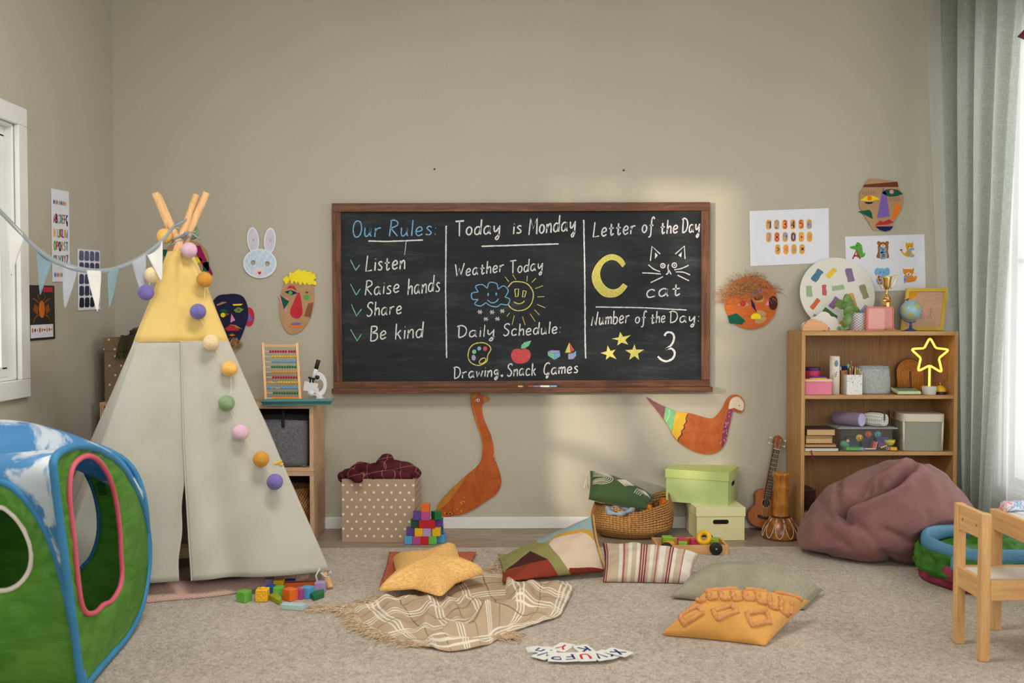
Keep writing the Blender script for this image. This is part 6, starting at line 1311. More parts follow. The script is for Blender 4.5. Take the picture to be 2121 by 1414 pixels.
for a in (225, 315, 45, 135):
    b = MB(); aa = RAD(a); n_ = 8; c, s_ = cos(aa), sin(aa); r = (abs(c)**n_+abs(s_)**n_)**(-1/n_); b.tube([V((bw*c*r*k2*1.0, bd*s_*r*k2*1.0, zz)) for zz, k2 in ((.002, .975), (zr, 1.003))], .006, 8); b.build('corner_post', M_cream, mb, local=True, smooth=True)
for s_ in (-1, 1):
    b = MB(); b.box((s_*(bw+.006), 0, hh-.012), (.005, .045, .028)); b.ball((s_*(bw+.0085), -.0, hh-.018), .003, 10, 6); b.build('leather_tab', plain('tan_leather', (166, 108, 62), .6), mb, local=True, bevel=.001)
# dark box low in the shelf, partly behind the bean bag
z = SC2+.0005
x0, x1, zt_ = px_box(1668, 1692, 1014, YS+.06); b = MB(); b.span((SX0+kk+.003, YS+.06, z), (x1, YS+.2, zt_)); bd_ = b.build('dark_box', wood('dark_lacquer', (40, 24, 22), (78, 48, 40), (8, 8, 8), 4, .4), loc=((SX0+x1)/2, YS+.13, z), bevel=.003)
tag(bd_, 'dark brown box on the lowest visible shelf behind the bean bag', 'box')

# ---- on top of the bookshelf
z = ST+.0005
C1.Y = -.06; p = A(1735.3, 598.8, -.06); R_ = 78*sc5(-.06)
rb = thing('round_board', 'large round white board painted with coloured dashes, leaning on the wall', 'wall art', (p.x, -.096, z+.0008), (RAD(-13), 0, 0)); Mrb = WM[rb.name]
FR = Frame(Mrb @ V((0, 0, R_)), Mrb.to_3x3() @ V((1, 0, 0)), Mrb.to_3x3() @ V((0, 0, 1)))
b = MB(); b.poly(FR, [(R_*cos(t), R_*sin(t)) for t in (2*pi*i/72 for i in range(72))], -.004, .004); b.build('disc', plain('eggshell', (222, 220, 210), .6, var=.01), rb, bevel=.0015)
dashes = [(910, 848, 118, 58, 52, (86, 124, 148)), (1032, 828, 104, 44, 45, (232, 194, 70)), (1187, 845, 118, 62, -80, (136, 112, 148)), (835, 985, 98, 52, 92, (156, 178, 142)), (963, 975, 94, 38, 90, (192, 100, 104)), (1080, 955, 106, 44, 8, (160, 182, 148)), (1297, 988, 124, 58, -75, (146, 144, 112)), (878, 1095, 108, 40, 50, (212, 112, 66)), (1040, 1085, 108, 54, 52, (142, 112, 156)),
          (1195, 1060, 118, 48, -78, (204, 160, 88)), (1285, 1145, 96, 42, 50, (130, 158, 206)), (1000, 1180, 136, 48, -38, (78, 112, 76)), (880, 1208, 56, 40, -25, (150, 146, 116)), (1100, 1270, 64, 42, -45, (200, 150, 70))]
for k, (x, y, L, w_, a, c) in enumerate(dashes):
    cx, cz = (x-1072)/4.04*sc5(-.06), -(y-1005)/4.04*sc5(-.06); L, w_ = L/4.04*sc5(-.06)/2, w_/4.04*sc5(-.06)/2; a = RAD(a); pts = []
    for (u, v) in ((-1, -.5), (-.9, -.95), (-.3, -1), (.4, -.9), (.92, -1), (1, -.4), (.97, .6), (.85, 1), (.2, .92), (-.5, 1), (-.92, .9), (-1, .3)):
        u *= L*rnd.uniform(.95, 1.03); v *= w_*rnd.uniform(.92, 1.06); pts.append((cx+u*cos(a)-v*sin(a), cz+u*sin(a)+v*cos(a)))
    b = MB(); b.poly(FR, soft(pts, 3), .0038, .0046); b.build('painted_dash', Q('dash%d' % k, *c), rb)
def bumps(b, fr, lobes, base, h0, h1):
    pts = [(lobes[0][0]-lobes[0][2], base)]
    for (cx, cz, r) in lobes:
        for k in range(0, 13): t = pi-pi*k/12; pts.append((cx+r*cos(t), cz+r*sin(t)))
    pts.append((lobes[-1][0]+lobes[-1][2], base)); return pts
q = sc5(YS+.06)
def cloud_pts(lobes, zbase):          # union outline of discs by polar search from below
    xs0 = min(l[0]-l[2] for l in lobes); xs1 = max(l[0]+l[2] for l in lobes); top = []
    for k in range(61):
        x = lerp(xs0+1e-4, xs1-1e-4, k/60); top.append((x, max([l[1]+sqrt(max(0, l[2]**2-(x-l[0])**2)) for l in lobes if abs(x-l[0]) <= l[2]] or [zbase+.002])))
    return [(xs0, zbase)]+[(x, max(zz, zbase+.003)) for x, zz in top]+[(xs1, zbase)]
def top_px(x, y, Y): p = A(1470+x/4.04, 350+y/4.04, Y); return p
def lobe(x, y, r, Y): p = top_px(x, y, Y); return (p.x, p.z-z, r/4.04*sc5(Y))
Yw = -.155; wl = [lobe(806, 1315, 38, Yw), lobe(880, 1282, 48, Yw), lobe(950, 1258, 66, Yw), lobe(1020, 1285, 52, Yw), lobe(1068, 1325, 34, Yw)]
wc = thing('wooden_cloud', 'white painted wooden cloud on the bookshelf in front of the round board', 'ornament', (sum(l[0] for l in wl)/5, Yw, z)); FW = Frame((0, Yw, z), (1, 0, 0), (0, 0, 1))
b = MB(); b.poly(FW, cloud_pts(wl, 0), -.011, .011); b.build('cloud', plain('white_lacquer', (224, 220, 212), .5, var=.02), wc, bevel=.003)
b = MB()
for (x, y) in ((965, 1275), (958, 1290)): c_ = top_px(x, y, Yw); b.poly(FW, [(c_.x+.0014*cos(t), c_.z-z+.0014*sin(t)) for t in (2*pi*i/8 for i in range(8))], .0105, .0116)
b.build('painted_dots', dk, wc)
Yn = YS+.055; nl = [lobe(800, 1325, 28, Yn), lobe(835, 1298, 36, Yn), lobe(875, 1290, 36, Yn), lobe(915, 1302, 34, Yn), lobe(950, 1325, 36, Yn)]
nc = MB(); nc.poly(Frame((0, Yn, z), (1, 0, 0), (0, 0, 1)), cloud_pts(nl, 0), -.011, .011)
tag(nc.build('wooden_cloud', wood('natural_beech', (214, 160, 112), (226, 176, 130), (3, 20, 20), 3, .5), loc=(nl[2][0], Yn, z), bevel=.003), 'small natural wood cloud on the bookshelf corner', 'ornament')
for x, y, c, lab, w_ in ((975, 1322, (206, 108, 62), 'tiny orange toy cup beside the natural wood cloud', 26), (1105, 1325, (110, 170, 110), 'tiny green toy cup beside the plant pot', 30)):
    p = top_px(x, 1345, YS+.10 if w_ > 28 else YS+.075); r = w_/4.04*sc5(p.y)*.9; t = thing('toy_cup', lab, 'cup', (p.x, p.y, z), group='tiny toy cups on the bookshelf'); m = plain('cup%d' % x, c, .4)
    b = MB(); b.lathe([(r*.6, 0), (r*.7, .001), (r, r*1.35), (r*.9, r*1.35), (r*.6, .004), (.0001, .003)], t.location, 20); b.build('cup', m, t, smooth=True)
    b = MB(); c_ = V(t.location)+V((r*.85 if w_ < 28 else -r*.9, 0, r*.75)); b.tube([c_+V((r*.45*cos(q_), 0, r*.45*sin(q_))) for q_ in (2*pi*i/14 for i in range(14))], r*.12, 6, closed=True); b.build('handle', m, t, smooth=True)
x0 = top_px(960, 1350, YS+.025).x; x1 = top_px(1590, 1350, YS+.025).x
b = MB(); b.span((x0, YS+.012, z), (x1, YS+.042, z+.0045)); tag(b.build('wooden_ruler', M_bk, loc=((x0+x1)/2, YS+.025, z), bevel=.001), 'long thin wooden ruler lying along the front edge of the bookshelf top', 'ruler')
x0 = top_px(1475, 1345, YS+.025).x; x1 = top_px(1550, 1345, YS+.025).x
b = MB(); b.span((x0, YS+.014, z+.005), (x1, YS+.04, z+.0125)); tag(b.build('wooden_block', wood('dark_beech', (150, 96, 44), (176, 120, 62), (2, 20, 20), 3), loc=((x0+x1)/2, YS+.03, z+.005), bevel=.001), 'small flat wooden block on the thin ruler in front of the pink clock', 'block')
# potted succulent
Yp = YS+.115; p = top_px(1238, 1340, Yp); rp = 72/4.04*sc5(Yp); hp = 150/4.04*sc5(Yp)
pl = thing('potted_succulent', 'succulent plant in a white pot with diamond relief', 'plant', (p.x, Yp, z))
def diamond():
    t = NT('diamond_relief'); u = t.xy(t.co('UV')); a = t.mth('MULTIPLY', u[0], 14.0); c = t.mth('MULTIPLY', u[1], 75.0)
    d1 = t.mth('ABSOLUTE', t.mth('SUBTRACT', t.mth('FRACT', t.mth('ADD', a, c)), .5)); d2 = t.mth('ABSOLUTE', t.mth('SUBTRACT', t.mth('FRACT', t.mth('SUBTRACT', a, c)), .5)); m = t.mth('MINIMUM', d1, d2)
    ln_ = t.ramp(m, [(.03, (0, 0, 0, 1)), (.13, (1, 1, 1, 1))]); t.bump(ln_, .9, .004); return t.done(t.mix(ln_, lin((166, 164, 168)), lin((222, 218, 220))), .4, 0, .4)
b = MB(); b.lathe([(rp*.9, 0), (rp*.94, .003), (rp, hp-.003), (rp*.97, hp), (rp*.9, hp-.002), (rp*.88, hp-.016), (.0001, hp-.014)], pl.location, 48); b.build('pot', diamond(), pl, smooth=True)
def leafmat():
    t = NT('succulent'); f = t.noise(t.co(), 30, 3); return t.done(t.ramp(f, [(.3, (72, 108, 44)), (.7, (120, 152, 72))]), .4, 0, .4)
ML = leafmat()
for (x, y, L, w_, a, dy) in ((1152, 1100, 58, 32, 95, -.01), (1098, 1132, 46, 38, 160, -.015), (1165, 1190, 50, 44, 215, -.045), (1150, 1262, 62, 30, 255, -.05), (1205, 1160, 60, 24, -35, .0), (1140, 1150, 40, 30, 120, -.02), (1060, 1140, 22, 9, 150, -.02), (1180, 1130, 40, 22, 60, .0)):
    c_ = top_px(x, y, Yp+dy); s2 = sc5(Yp)/4.04; a = RAD(a); M_ = Matrix.Rotation(-a, 3, 'Y') @ Matrix.Rotation(rnd.uniform(-.4, .4), 3, 'X'); b = MB()
    b.ball(c_, 1.0, 18, 12, (L*s2, .0045, w_*s2*1.12), M_)
    b.build('leaf', ML, pl, smooth=True)
b = MB(); b.tube(smooth_line([V((p.x-.005, Yp, z+hp-.015)), top_px(1170, 1165, Yp-.01), top_px(1140, 1150, Yp-.02)]), .0035, 8); b.tube(smooth_line([V((p.x-.01, Yp, z+hp-.015)), top_px(1175, 1180, Yp-.04), top_px(1150, 1235, Yp-.05)]), .003, 8); b.build('stem', plain('stem_green', (130, 140, 84), .5), pl, smooth=True)
# pink clock
Yc = YS+.05; a_, c_ = top_px(1312, 1352, Yc), top_px(1545, 1150, Yc); w_, h_ = c_.x-a_.x, c_.z-z
ck = thing('alarm_clock', 'square pink alarm clock with rounded corners on the bookshelf', 'clock', ((a_.x+c_.x)/2, Yc+.02, z))
def rr(w_, h_, r): return [(sx*(w_/2-r)+r*cos(t), h_/2+sy*(h_/2-r)+r*sin(t)) for sx, sy, t0 in ((1, 1, 0), (-1, 1, pi/2), (-1, -1, pi), (1, -1, 1.5*pi)) for t in (t0+pi/2*i/5 for i in range(6))]
FC_ = Frame((ck.location.x, Yc+.02, z), (1, 0, 0), (0, 0, 1)); MP_ = plain('pink_clock_case', (218, 130, 118), .45, var=.02)
b = MB(); b.poly(FC_, rr(w_, h_, .011), -.02, .015); b.build('case', MP_, ck, bevel=.004, bseg=3)
b = MB(); pts = [(x, y+.0) for x, y in rr(w_, h_, .011)]; b.ribbon(FC_, [(x*.93, (y-h_/2)*.93+h_/2) for x, y in pts], .0045, .0145, .0185, closed=True); b.build('bezel', MP_, ck)
b = MB(); b.poly(FC_, [(x*.84, (y-h_/2)*.84+h_/2) for x, y in pts], .0145, .0158); fc = b.build('clock_face', plain('pale_pink_face', (226, 164, 154), .35, var=.015), ck)
b = MB(); b.poly(FC_, [(w_*.17, h_*.1), (w_*.4, h_*.1), (w_*.4, h_*.9), (w_*.17, h_*.9)], .0158, .0162); b.build('face_band', plain('salmon_band', (206, 136, 128), .4), fc)
b = MB(); b.ribbon(FC_, [(-w_*.16, h_*.2), (w_*.02, h_*.48)], .0022, .0158, .0172); b.ribbon(FC_, [(0, h_*.45), (w_*.2, h_*.74)], .0016, .0158, .0172); b.build('clock_hands', M_cream, fc)
# trophy
Yt = YS+.13; p = top_px(1477, 1345, Yt); s2 = sc5(Yt)/4.04; zz = lambda y: top_px(1477, y, Yt).z-z
M_gold = plain('gold', (226, 188, 110), .16, 1.0, var=0)
tr = thing('trophy', 'small golden two handled trophy cup behind the pink clock', 'trophy', (p.x, Yt, z))
b = MB(); b.lathe([(38*s2, .0), (38*s2, .004), (26*s2, zz(1230)), (36*s2, zz(1100)), (36*s2, zz(1092)), (.0001, zz(1090))], tr.location, 8, M=Matrix.Rotation(pi/8, 3, 'Z')); b.build('plinth', M_gold, tr, bevel=.001)
b = MB(); b.box(V(tr.location)+V((0, -28*s2, zz(1125))), (30*s2, .003, 60*s2), Matrix.Rotation(RAD(10), 3, 'X')); b.build('plaque', plain('red_plaque', (150, 40, 26), .35), tr)
b = MB(); b.lathe([(36*s2, zz(1090)), (33*s2, zz(1075)), (14*s2, zz(1045)), (11*s2, zz(1030)), (16*s2, zz(1022)), (10*s2, zz(1012)), (20*s2, zz(1000)), (32*s2, zz(975)), (39*s2, zz(920)), (44*s2, zz(903)), (43*s2, zz(900)), (37*s2, zz(915)), (30*s2, zz(970)), (.0001, zz(990))], tr.location, 36); b.build('cup', M_gold, tr, smooth=True)
for s_ in (-1, 1):
    b = MB(); b.tube(smooth_line([V((p.x+s_*dx*s2, Yt, z+zz(y))) for dx, y in ((40, 905), (58, 892), (78, 886), (80, 905), (68, 945), (48, 985), (38, 1000), (30, 985))], n=5), 4.2*s2, 8); b.build('handle', M_gold, tr, smooth=True)
# globe
Yg = YS+.09; c0 = top_px(1683, 1183, Yg); rg_ = 88/4.04*sc5(Yg)
gb_ = thing('globe', 'small desk globe on a blue stand before the yellow picture frame', 'globe', (c0.x, Yg, z))
def globe_mat():
    t = NT('globe_map'); f = t.noise(t.co(), 26, 4, .6, .5); g = t.noise(t.co(), 60, 2)
    land = t.ramp(f, [(.56, (0, 0, 0, 1)), (.58, (1, 1, 1, 1))]); lc_ = t.ramp(g, [(.4, (206, 176, 92)), (.55, (150, 176, 110)), (.65, (214, 150, 96))]); return t.done(t.mix(land, lin((150, 186, 196)), lc_), .25, 0, .5)
b = MB(); b.ball(c0, rg_, 36, 22); b.build('sphere', globe_mat(), gb_, smooth=True)
M_bl = plain('blue_stand', (54, 66, 128), .3, var=.02); tilt = V((sin(RAD(-18)), 0, cos(RAD(-18))))
b = MB(); b.tube([c0+tilt*(rg_*1.0), c0+tilt*(rg_*1.14)], .004, 8); b.tube([c0+V((1.13*rg_*cos(t), 0, 1.13*rg_*sin(t))) for t in (RAD(100)+RAD(195)*i/26 for i in range(27))], .0026, 8); b.build('meridian_arm', M_bl, gb_, smooth=True)
hb_ = c0.z-rg_*1.13-z
b = MB(); b.lathe([(.030, 0), (.030, .004), (.024, .007), (.009, .013), (.005, hb_*.8), (.008, hb_), (.0001, hb_+.002)], gb_.location, 28); b.build('foot', M_bl, gb_, smooth=True)
# yellow frame with a child's drawing
Yf_ = YS+.19; pts = [top_px(*q_, Yf_) for q_ in ((1660, 998), (2012, 995), (1940, 1350), (1585, 1342))]
o = (pts[2]+pts[3])/2; yf = thing('picture_frame', "yellow framed child's drawing of the sun and stick figures, standing skewed", 'picture', (o.x, Yf_-.0, z))
w_ = (pts[1].x-pts[0].x); hgt = (pts[0].z+pts[1].z)/2-z; shear = (pts[0].x-pts[3].x)/hgt
ey = V((shear, .16, 1.0)); FY = Frame((pts[3].x, Yf_-.012, z), (1, 0, 0), ey); FY.n = V((0, -1, .16)).normalized()
q_ = .018; Mf = plain('yellow_frame', (226, 190, 66), .45, var=.02)
for r_ in (((0, 0), (w_, 0), (w_-q_, q_), (q_, q_)), ((0, hgt), (w_, hgt), (w_-q_, hgt-q_), (q_, hgt-q_)), ((0, 0), (q_, q_), (q_, hgt-q_), (0, hgt)), ((w_, 0), (w_-q_, q_), (w_-q_, hgt-q_), (w_, hgt))): b = MB(); b.poly(FY, list(r_), -.006, .008); b.build('frame_bar', Mf, yf)
b = MB(); b.poly(FY, [(q_*.8, q_*.8), (w_-q_*.8, q_*.8), (w_-q_*.8, hgt-q_*.8), (q_*.8, hgt-q_*.8)], -.003, .0005); dr = b.build('drawing_paper', Q('peach', 216, 176, 152), yf)
b = MB(); b.poly(FY, [(q_*.9, hgt-q_*.9), (q_*.9+.0, hgt-q_-.042)]+[(q_*.9+.05*sin(t), hgt-q_*.9-.044*cos(t)) for t in (pi/2*i/8 for i in range(1, 9))], .0005, .0012); b.build('drawn_sun', Q('sunflower', 226, 162, 40), dr)
b = MB()
for k in range(11):
    y = hgt*.88-k*.0085; b.ribbon(FY, open_soft([(q_+.055-.004*k, y), (w_*.6, y-.006), (w_*.9-.03*(k % 3), y-.004+.004*(k % 2))]), .0014, .0005, .0012)
b.build('drawn_rays', Q('straw_yellow', 216, 160, 90), dr)
b = MB()
def stick(x, y, s_): b.ribbon(FY, [(x+.006*s_*cos(t), y+.03*s_+.006*s_*sin(t)) for t in (2*pi*i/12 for i in range(12))], .0009, .0005, .0012, closed=True); [b.ribbon(FY, l, .0009, .0005, .0012) for l in ([(x, y+.024*s_), (x, y)], [(x, y), (x-.008*s_, y-.02*s_)], [(x, y), (x+.008*s_, y-.02*s_)], [(x-.015*s_, y+.008*s_), (x, y+.018*s_), (x+.015*s_, y+.008*s_)])]
stick(w_*.66, hgt*.38, 1.15); stick(w_*.45, hgt*.33, .85)
b.build('stick_figures', Q('sepia', 120, 80, 70), dr)
# ================================================================== soft things: pillows by their four corners
CZ = .0095                                             # height of the carpet's surface
def pillow(nu, nv, c, h_top, h_bot, pinch=.06, seed=0, wr=.006, p=2.4, up=None, floor=CZ, peak=(0, 0), corner=.25):
    """c: corners 00 10 11 01 as points. Two shells that meet in the seam; corners stay pointed, edges bow inwards."""
    c = [V(q) for q in c]; n = (c[1]-c[0]).cross(c[3]-c[0]).normalized()
    if n.z < 0: n = -n
    if up: n = V(up).normalized()
    def at(u, v, side):
        a, b_ = 2*u-1, 2*v-1
        a2 = a*(1-pinch*(1-b_*b_)*abs(a)**3); b2 = b_*(1-pinch*(1-a*a)*abs(b_)**3)
        U_, V_ = (a2+1)/2, (b2+1)/2
        q = c[0]*(1-U_)*(1-V_)+c[1]*U_*(1-V_)+c[2]*U_*V_+c[3]*(1-U_)*V_
        pr = (max(0, 1-abs(a)**p)*max(0, 1-abs(b_)**p))**.55
        e = max(abs(a), abs(b_)); ang = atan2(b_, a)
        w_ = wr*(noise.noise(V((a*2.3+seed, b_*2.3, seed)))*1.6+.7*sin(ang*14+seed+3*noise.noise(V((a, b_, seed))))*e**3)*pr**.4 if wr else 0
        pk = 1+.35*(peak[0]*a+peak[1]*b_)
        t = (h_top*pk*pr+w_) if side > 0 else -(h_bot*pr)
        q = q+n*t
        if q.z < floor: q.z = floor+.0005*rnd.random()
        return q
    b = MB()
    b.grid(lambda u, v: at(u, v, 1), nu, nv); b.grid(lambda u, v: at(u, v, -1), nu, nv, flip=True)
    return b, at
def soft_thing(name, label, cat, b, mat, smooth=True, weld=.0004, group=None):
    o = b.v; c = sum((q for q in o), V())/len(o); c.z = min(q.z for q in o)
    t = thing(name, label, cat, c, group=group)
    return t, b
# ---- layered colour fields in a cloth's own u, v (patchwork, stripes, plaid)
def fields(name, base, layers, weave=300, rough=.9):
    t = NT(name); u = t.xy(t.co('UV')); col = lin(base)
    f = t.noise(t.co(), 7, 3); g = t.noise(t.co(), weave, 2)
    cc = col
    for c, conds in layers:
        m = None
        for (a, b_, k) in conds:
            s_ = t.mth('ADD', t.mth('ADD', t.mth('MULTIPLY', u[0], a), t.mth('MULTIPLY', u[1], b_)), k); s_ = t.mth('GREATER_THAN', s_, 0)
            m = s_ if m is None else t.mth('MULTIPLY', m, s_)
        cc = t.mix(m, cc, lin(c))
    sh = t.n('ShaderNodeMix', data_type='RGBA', blend_type='MULTIPLY'); sh.inputs[0].default_value = .25
    t.set(sh.inputs[6], cc); t.set(sh.inputs[7], t.ramp(t.mth('ADD', t.mth('MULTIPLY', f, .5), t.mth('MULTIPLY', g, .5)), [(.35, (.62, .62, .62, 1)), (.65, (1, 1, 1, 1))]))
    t.bump(g, .3, .0015); return t.done(sh.outputs[2], rough, 0, .15)
def band(x0, x1, ax=0): return [(1, 0, -x0), (-1, 0, x1)] if ax == 0 else [(0, 1, -x0), (0, -1, x1)]

# ---- patchwork cushion
pc = [G(1040, 1212, CZ+.01), G(1256, 1189, CZ+.012), A(1226, 1068, -.86), A(1030, 1158, -.70)]
def halfp(p, q):                                        # the half-plane to the one side of the line p -> q in u, v
    a, b_ = -(q[1]-p[1]), (q[0]-p[0]); return (a, b_, -(a*p[0]+b_*p[1]))
def poly_c(pts): return [halfp(p, q) for p, q in zip(pts, pts[1:]+pts[:1])]
MPW = fields('patchwork', (206, 188, 160), [
    ((150, 148, 92), poly_c([(0, 0), (1, 0), (1, 1), (0, 1)])),
    ((142, 166, 166), poly_c([(.42, .72), (1.1, .62), (1.1, 1.2), (.42, 1.2)])),
    ((196, 150, 70), poly_c([(.52, .66), (.98, .45), (1.1, .60), (.88, .79), (.62, .83)])),
    ((212, 188, 166), poly_c([(.64, .06), (1.1, .02), (1.1, .40), (.86, .72), (.58, .72), (.52, .62)])),
    ((120, 46, 34), poly_c([(.58, -.1), (1.1, -.1), (1.1, .07), (.66, .10)])),
    ((142, 138, 84), poly_c([(.30, .62), (.56, -.1), (.68, -.1), (.50, .68), (.42, .78)])),
    ((74, 40, 34), poly_c([(.02, .34), (.48, .30), (.33, .60)])),
    ((140, 58, 40), poly_c([(-.1, -.1), (.56, -.1), (.47, .31), (.0, .33)]))])
b, _ = pillow(56, 50, pc, .075, .05, .05, 2.1, .008, up=(-.1, -.75, .65), floor=CZ+.024)
pw, b = soft_thing('cushion', 'patchwork cushion in blue, ochre, olive, cream and rust propped at the blanket edge', 'cushion', b, MPW)
b.build('cover', MPW, pw, smooth=True, weld=.0004)
b = MB(); b.tube([pc[1]+(pc[2]-pc[1])*t+V((.006, -.002, .004))+V((-.012*sin(pi*t), 0, 0)) for t in (i/20 for i in range(21))], .004, 6); b.build('piping', cloth('ochre_piping', (204, 156, 78)), pw, smooth=True)
# ---- striped cushion
st = [G(1248, 1205, CZ+.004), G(1432, 1208, CZ+.004), G(1449, 1154, .085), G(1247, 1131, .105)]
st[2].z, st[3].z = .10, .12
lay = []
wh, mr, pk_ = (226, 216, 202), (134, 50, 64), (176, 96, 104)
for x0, x1 in ((.17, .21), (.27, .31), (.36, .39), (.50, .54), (.60, .66), (.74, .78), (.86, .97)): lay.append((wh, band(x0, x1)))
for x0, x1, c in ((.005, .02, mr), (.03, .042, mr), (.215, .235, pk_), (.40, .414, mr), (.427, .441, mr), (.454, .468, mr), (.57, .584, pk_), (.70, .714, mr), (.727, .741, mr), (.85, .862, pk_)): lay.append((c, band(x0, x1)))
MST = fields('striped_ticking', (200, 178, 154), lay)
b, _ = pillow(64, 44, st, .075, .05, .05, 5.3, .010, up=(0, -.55, .8))
sp_, b = soft_thing('cushion', 'cream cushion with red stripes behind the patchwork cushion', 'cushion', b, MST); b.build('cover', MST, sp_, smooth=True, weld=.0004)
# ---- grey green cushion and mustard tufted cushion
gc = [G(1388, 1238, CZ+.006), G(1668, 1262, CZ+.006), G(1706, 1222, .03), G(1452, 1196, .02)]
gc[0].z = .02
def corduroy():
    t = NT('sage_cord'); u = t.xy(t.co('UV')); s_ = t.mth('SINE', t.mth('MULTIPLY', u[0], 6.2832*46)); t.bump(s_, .25, .003); f = t.noise(t.co(), 10, 3); return t.done(t.ramp(f, [(.3, (148, 144, 122)), (.7, (170, 165, 143))]), .9, 0, .15)
b, _ = pillow(56, 40, gc, .128, .03, .03, 8.8, .006, p=2.2, up=(0, -.1, 1)); MC_ = corduroy()
gp, b = soft_thing('cushion', 'plain sage grey cushion lying behind the mustard tufted cushion', 'cushion', b, MC_); b.build('cover', MC_, gp, smooth=True, weld=.0004)
mc = [G(1369, 1314, CZ+.004), G(1586, 1337, CZ+.004), G(1679, 1243, .085), G(1462, 1224, .15)]
M_mus = cloth('mustard_cotton', (218, 160, 84), 260, .05, .35)
b, mat_ = pillow(60, 60, mc, .075, .055, .05, 3.9, .008, up=(-.1, -.45, .9))
mp_, b = soft_thing('cushion', 'mustard cushion with tufted diamonds and chevrons leaning on the sage cushion', 'cushion', b, M_mus); b.build('cover', M_mus, mp_, smooth=True, weld=.0004)
def tuft(pts, closed, r=.0095):
    path = []
    pts = [V((p[0], p[1])) for p in pts]; seq = list(zip(pts, pts[1:]+(pts[:1] if closed else [])))
    for p, q in seq:
        n_ = max(3, int((q-p).length/.02)); path += [p.lerp(q, k/n_) for k in range(n_)]
    if not closed: path.append(pts[-1])
    P3 = [mat_(min(max(p.x, .01), .99), min(max(p.y, .01), .99), 1)+V((rnd.uniform(-.0012, .0012), rnd.uniform(-.0012, .0012), .002+rnd.uniform(-.001, .001))) for p in path]
    b = MB(); b.tube(P3, [r*(1+.18*(rnd.random()-.5)) for _ in P3], 8, closed=closed); return b
M_tuft = plain('mustard_tufting', (214, 150, 92), .95, var=.1, vs=120, bump=.9, bs=260)
for cx, cy in ((.17, .26), (.48, .30), (.80, .30)): tuft([(cx-.115, cy), (cx, cy+.15), (cx+.115, cy), (cx, cy-.15)], True).build('tufted_diamond', M_tuft, mp_, smooth=True)
for k in range(8):
    x = .08+.115*k; tuft([(x, .60), (x+.035, .54), (x+.10, .56)], False).build('tufted_chevron', M_tuft, mp_, smooth=True); tuft([(x+.03, .76), (x+.075, .70), (x+.105, .60)], False).build('tufted_chevron', M_tuft, mp_, smooth=True)
for x0, x1 in ((.03, .35), (.42, .62), (.70, .97)): tuft([(x0, .88), ((x0+x1)/2, .90), (x1, .88)], False, .009).build('tufted_bar', M_tuft, mp_, smooth=True)
# ---- rust cushion under the star cushion
rc = [G(786, 1214, CZ+.006), G(960, 1214, CZ+.004), A(988, 1146, -.62), A(806, 1166, -.62)]
M_rust = cloth('rust_cotton', (180, 80, 30))
b, _ = pillow(36, 30, rc, .018, .016, .03, 1.4, .006, floor=CZ+.014)
rp_, b = soft_thing('cushion', 'rust orange cushion almost hidden under the yellow star cushion', 'cushion', b, M_rust); b.build('cover', M_rust, rp_, smooth=True, weld=.0004)
# ---- the star cushion: five tips set one by one
tips5 = [G(778, 1230, .045), G(914, 1246, .035), G(1008, 1186, .075), A(944, 1130, -.80), A(812, 1156, -.80)]
ctr = sum(tips5, V())/5; nS = V((0, -.42, .9)).normalized()
def star_outline(n_=40):
    out = []
    for k in range(5):
        a, c_ = tips5[k], tips5[(k+1) % 5]; v_ = ctr+((a+c_)/2-ctr)*.76
        out += [('t', a), ('v', v_)]
    return out
SO5 = star_outline()
def star_pt(ang):                                       # ang in tips, 0..5
    k = int(ang) % 5; f_ = ang-int(ang); t0, v0, t1 = SO5[2*k][1], SO5[2*k+1][1], SO5[(2*k+2) % 10][1]
    if f_ < .5: a, c_, s_ = t0, v0, f_*2
    else: a, c_, s_ = v0, t1, (f_-.5)*2
    q = a.lerp(c_, s_); d = min(f_, 1-f_)
    rad = .045                                           # blunt tips
    if d < .06: q = ctr+(q-ctr)*(1-.05*(1-d/.06)**2)
    return q
b = MB()
for side in (1, -1):
    def f(u, v, side=side):
        o = star_pt(5*u % 5); q = ctr.lerp(o, v); L = (o-ctr).length
        h = (1-v**2.2)**.6*(.09 if side > 0 else .022)+.004*noise.noise(V((q.x*9, q.y*9, 1.7)))*(1-v)**.3
        wr_ = .004*sin(5*2*pi*u*4)*max(0, v-.6)*(1-v)*4
        q = q+nS*side*(h+wr_)
        zm = CZ+(.036 if q.y > -1.2 else .042)
        if q.z < zm: q.z = zm
        return q
    b.grid(f, 120, 22, flip=side < 0)
def jersey():
    t = NT('mustard_jersey'); f = t.noise(t.co(scale=(18, 60, 60)), 3, 3, .6, .4); g = t.noise(t.co(), 340, 2); t.bump(g, .3, .0015); return t.done(t.ramp(f, [(.34, (212, 158, 88)), (.55, (234, 186, 116)), (.7, (242, 200, 138))]), .95, 0, .15)
stt, b = soft_thing('star_cushion', 'mustard yellow star shaped cushion lying on the blanket', 'cushion', b, None); b.build('cover', jersey(), stt, smooth=True, weld=.0006, sub=1)

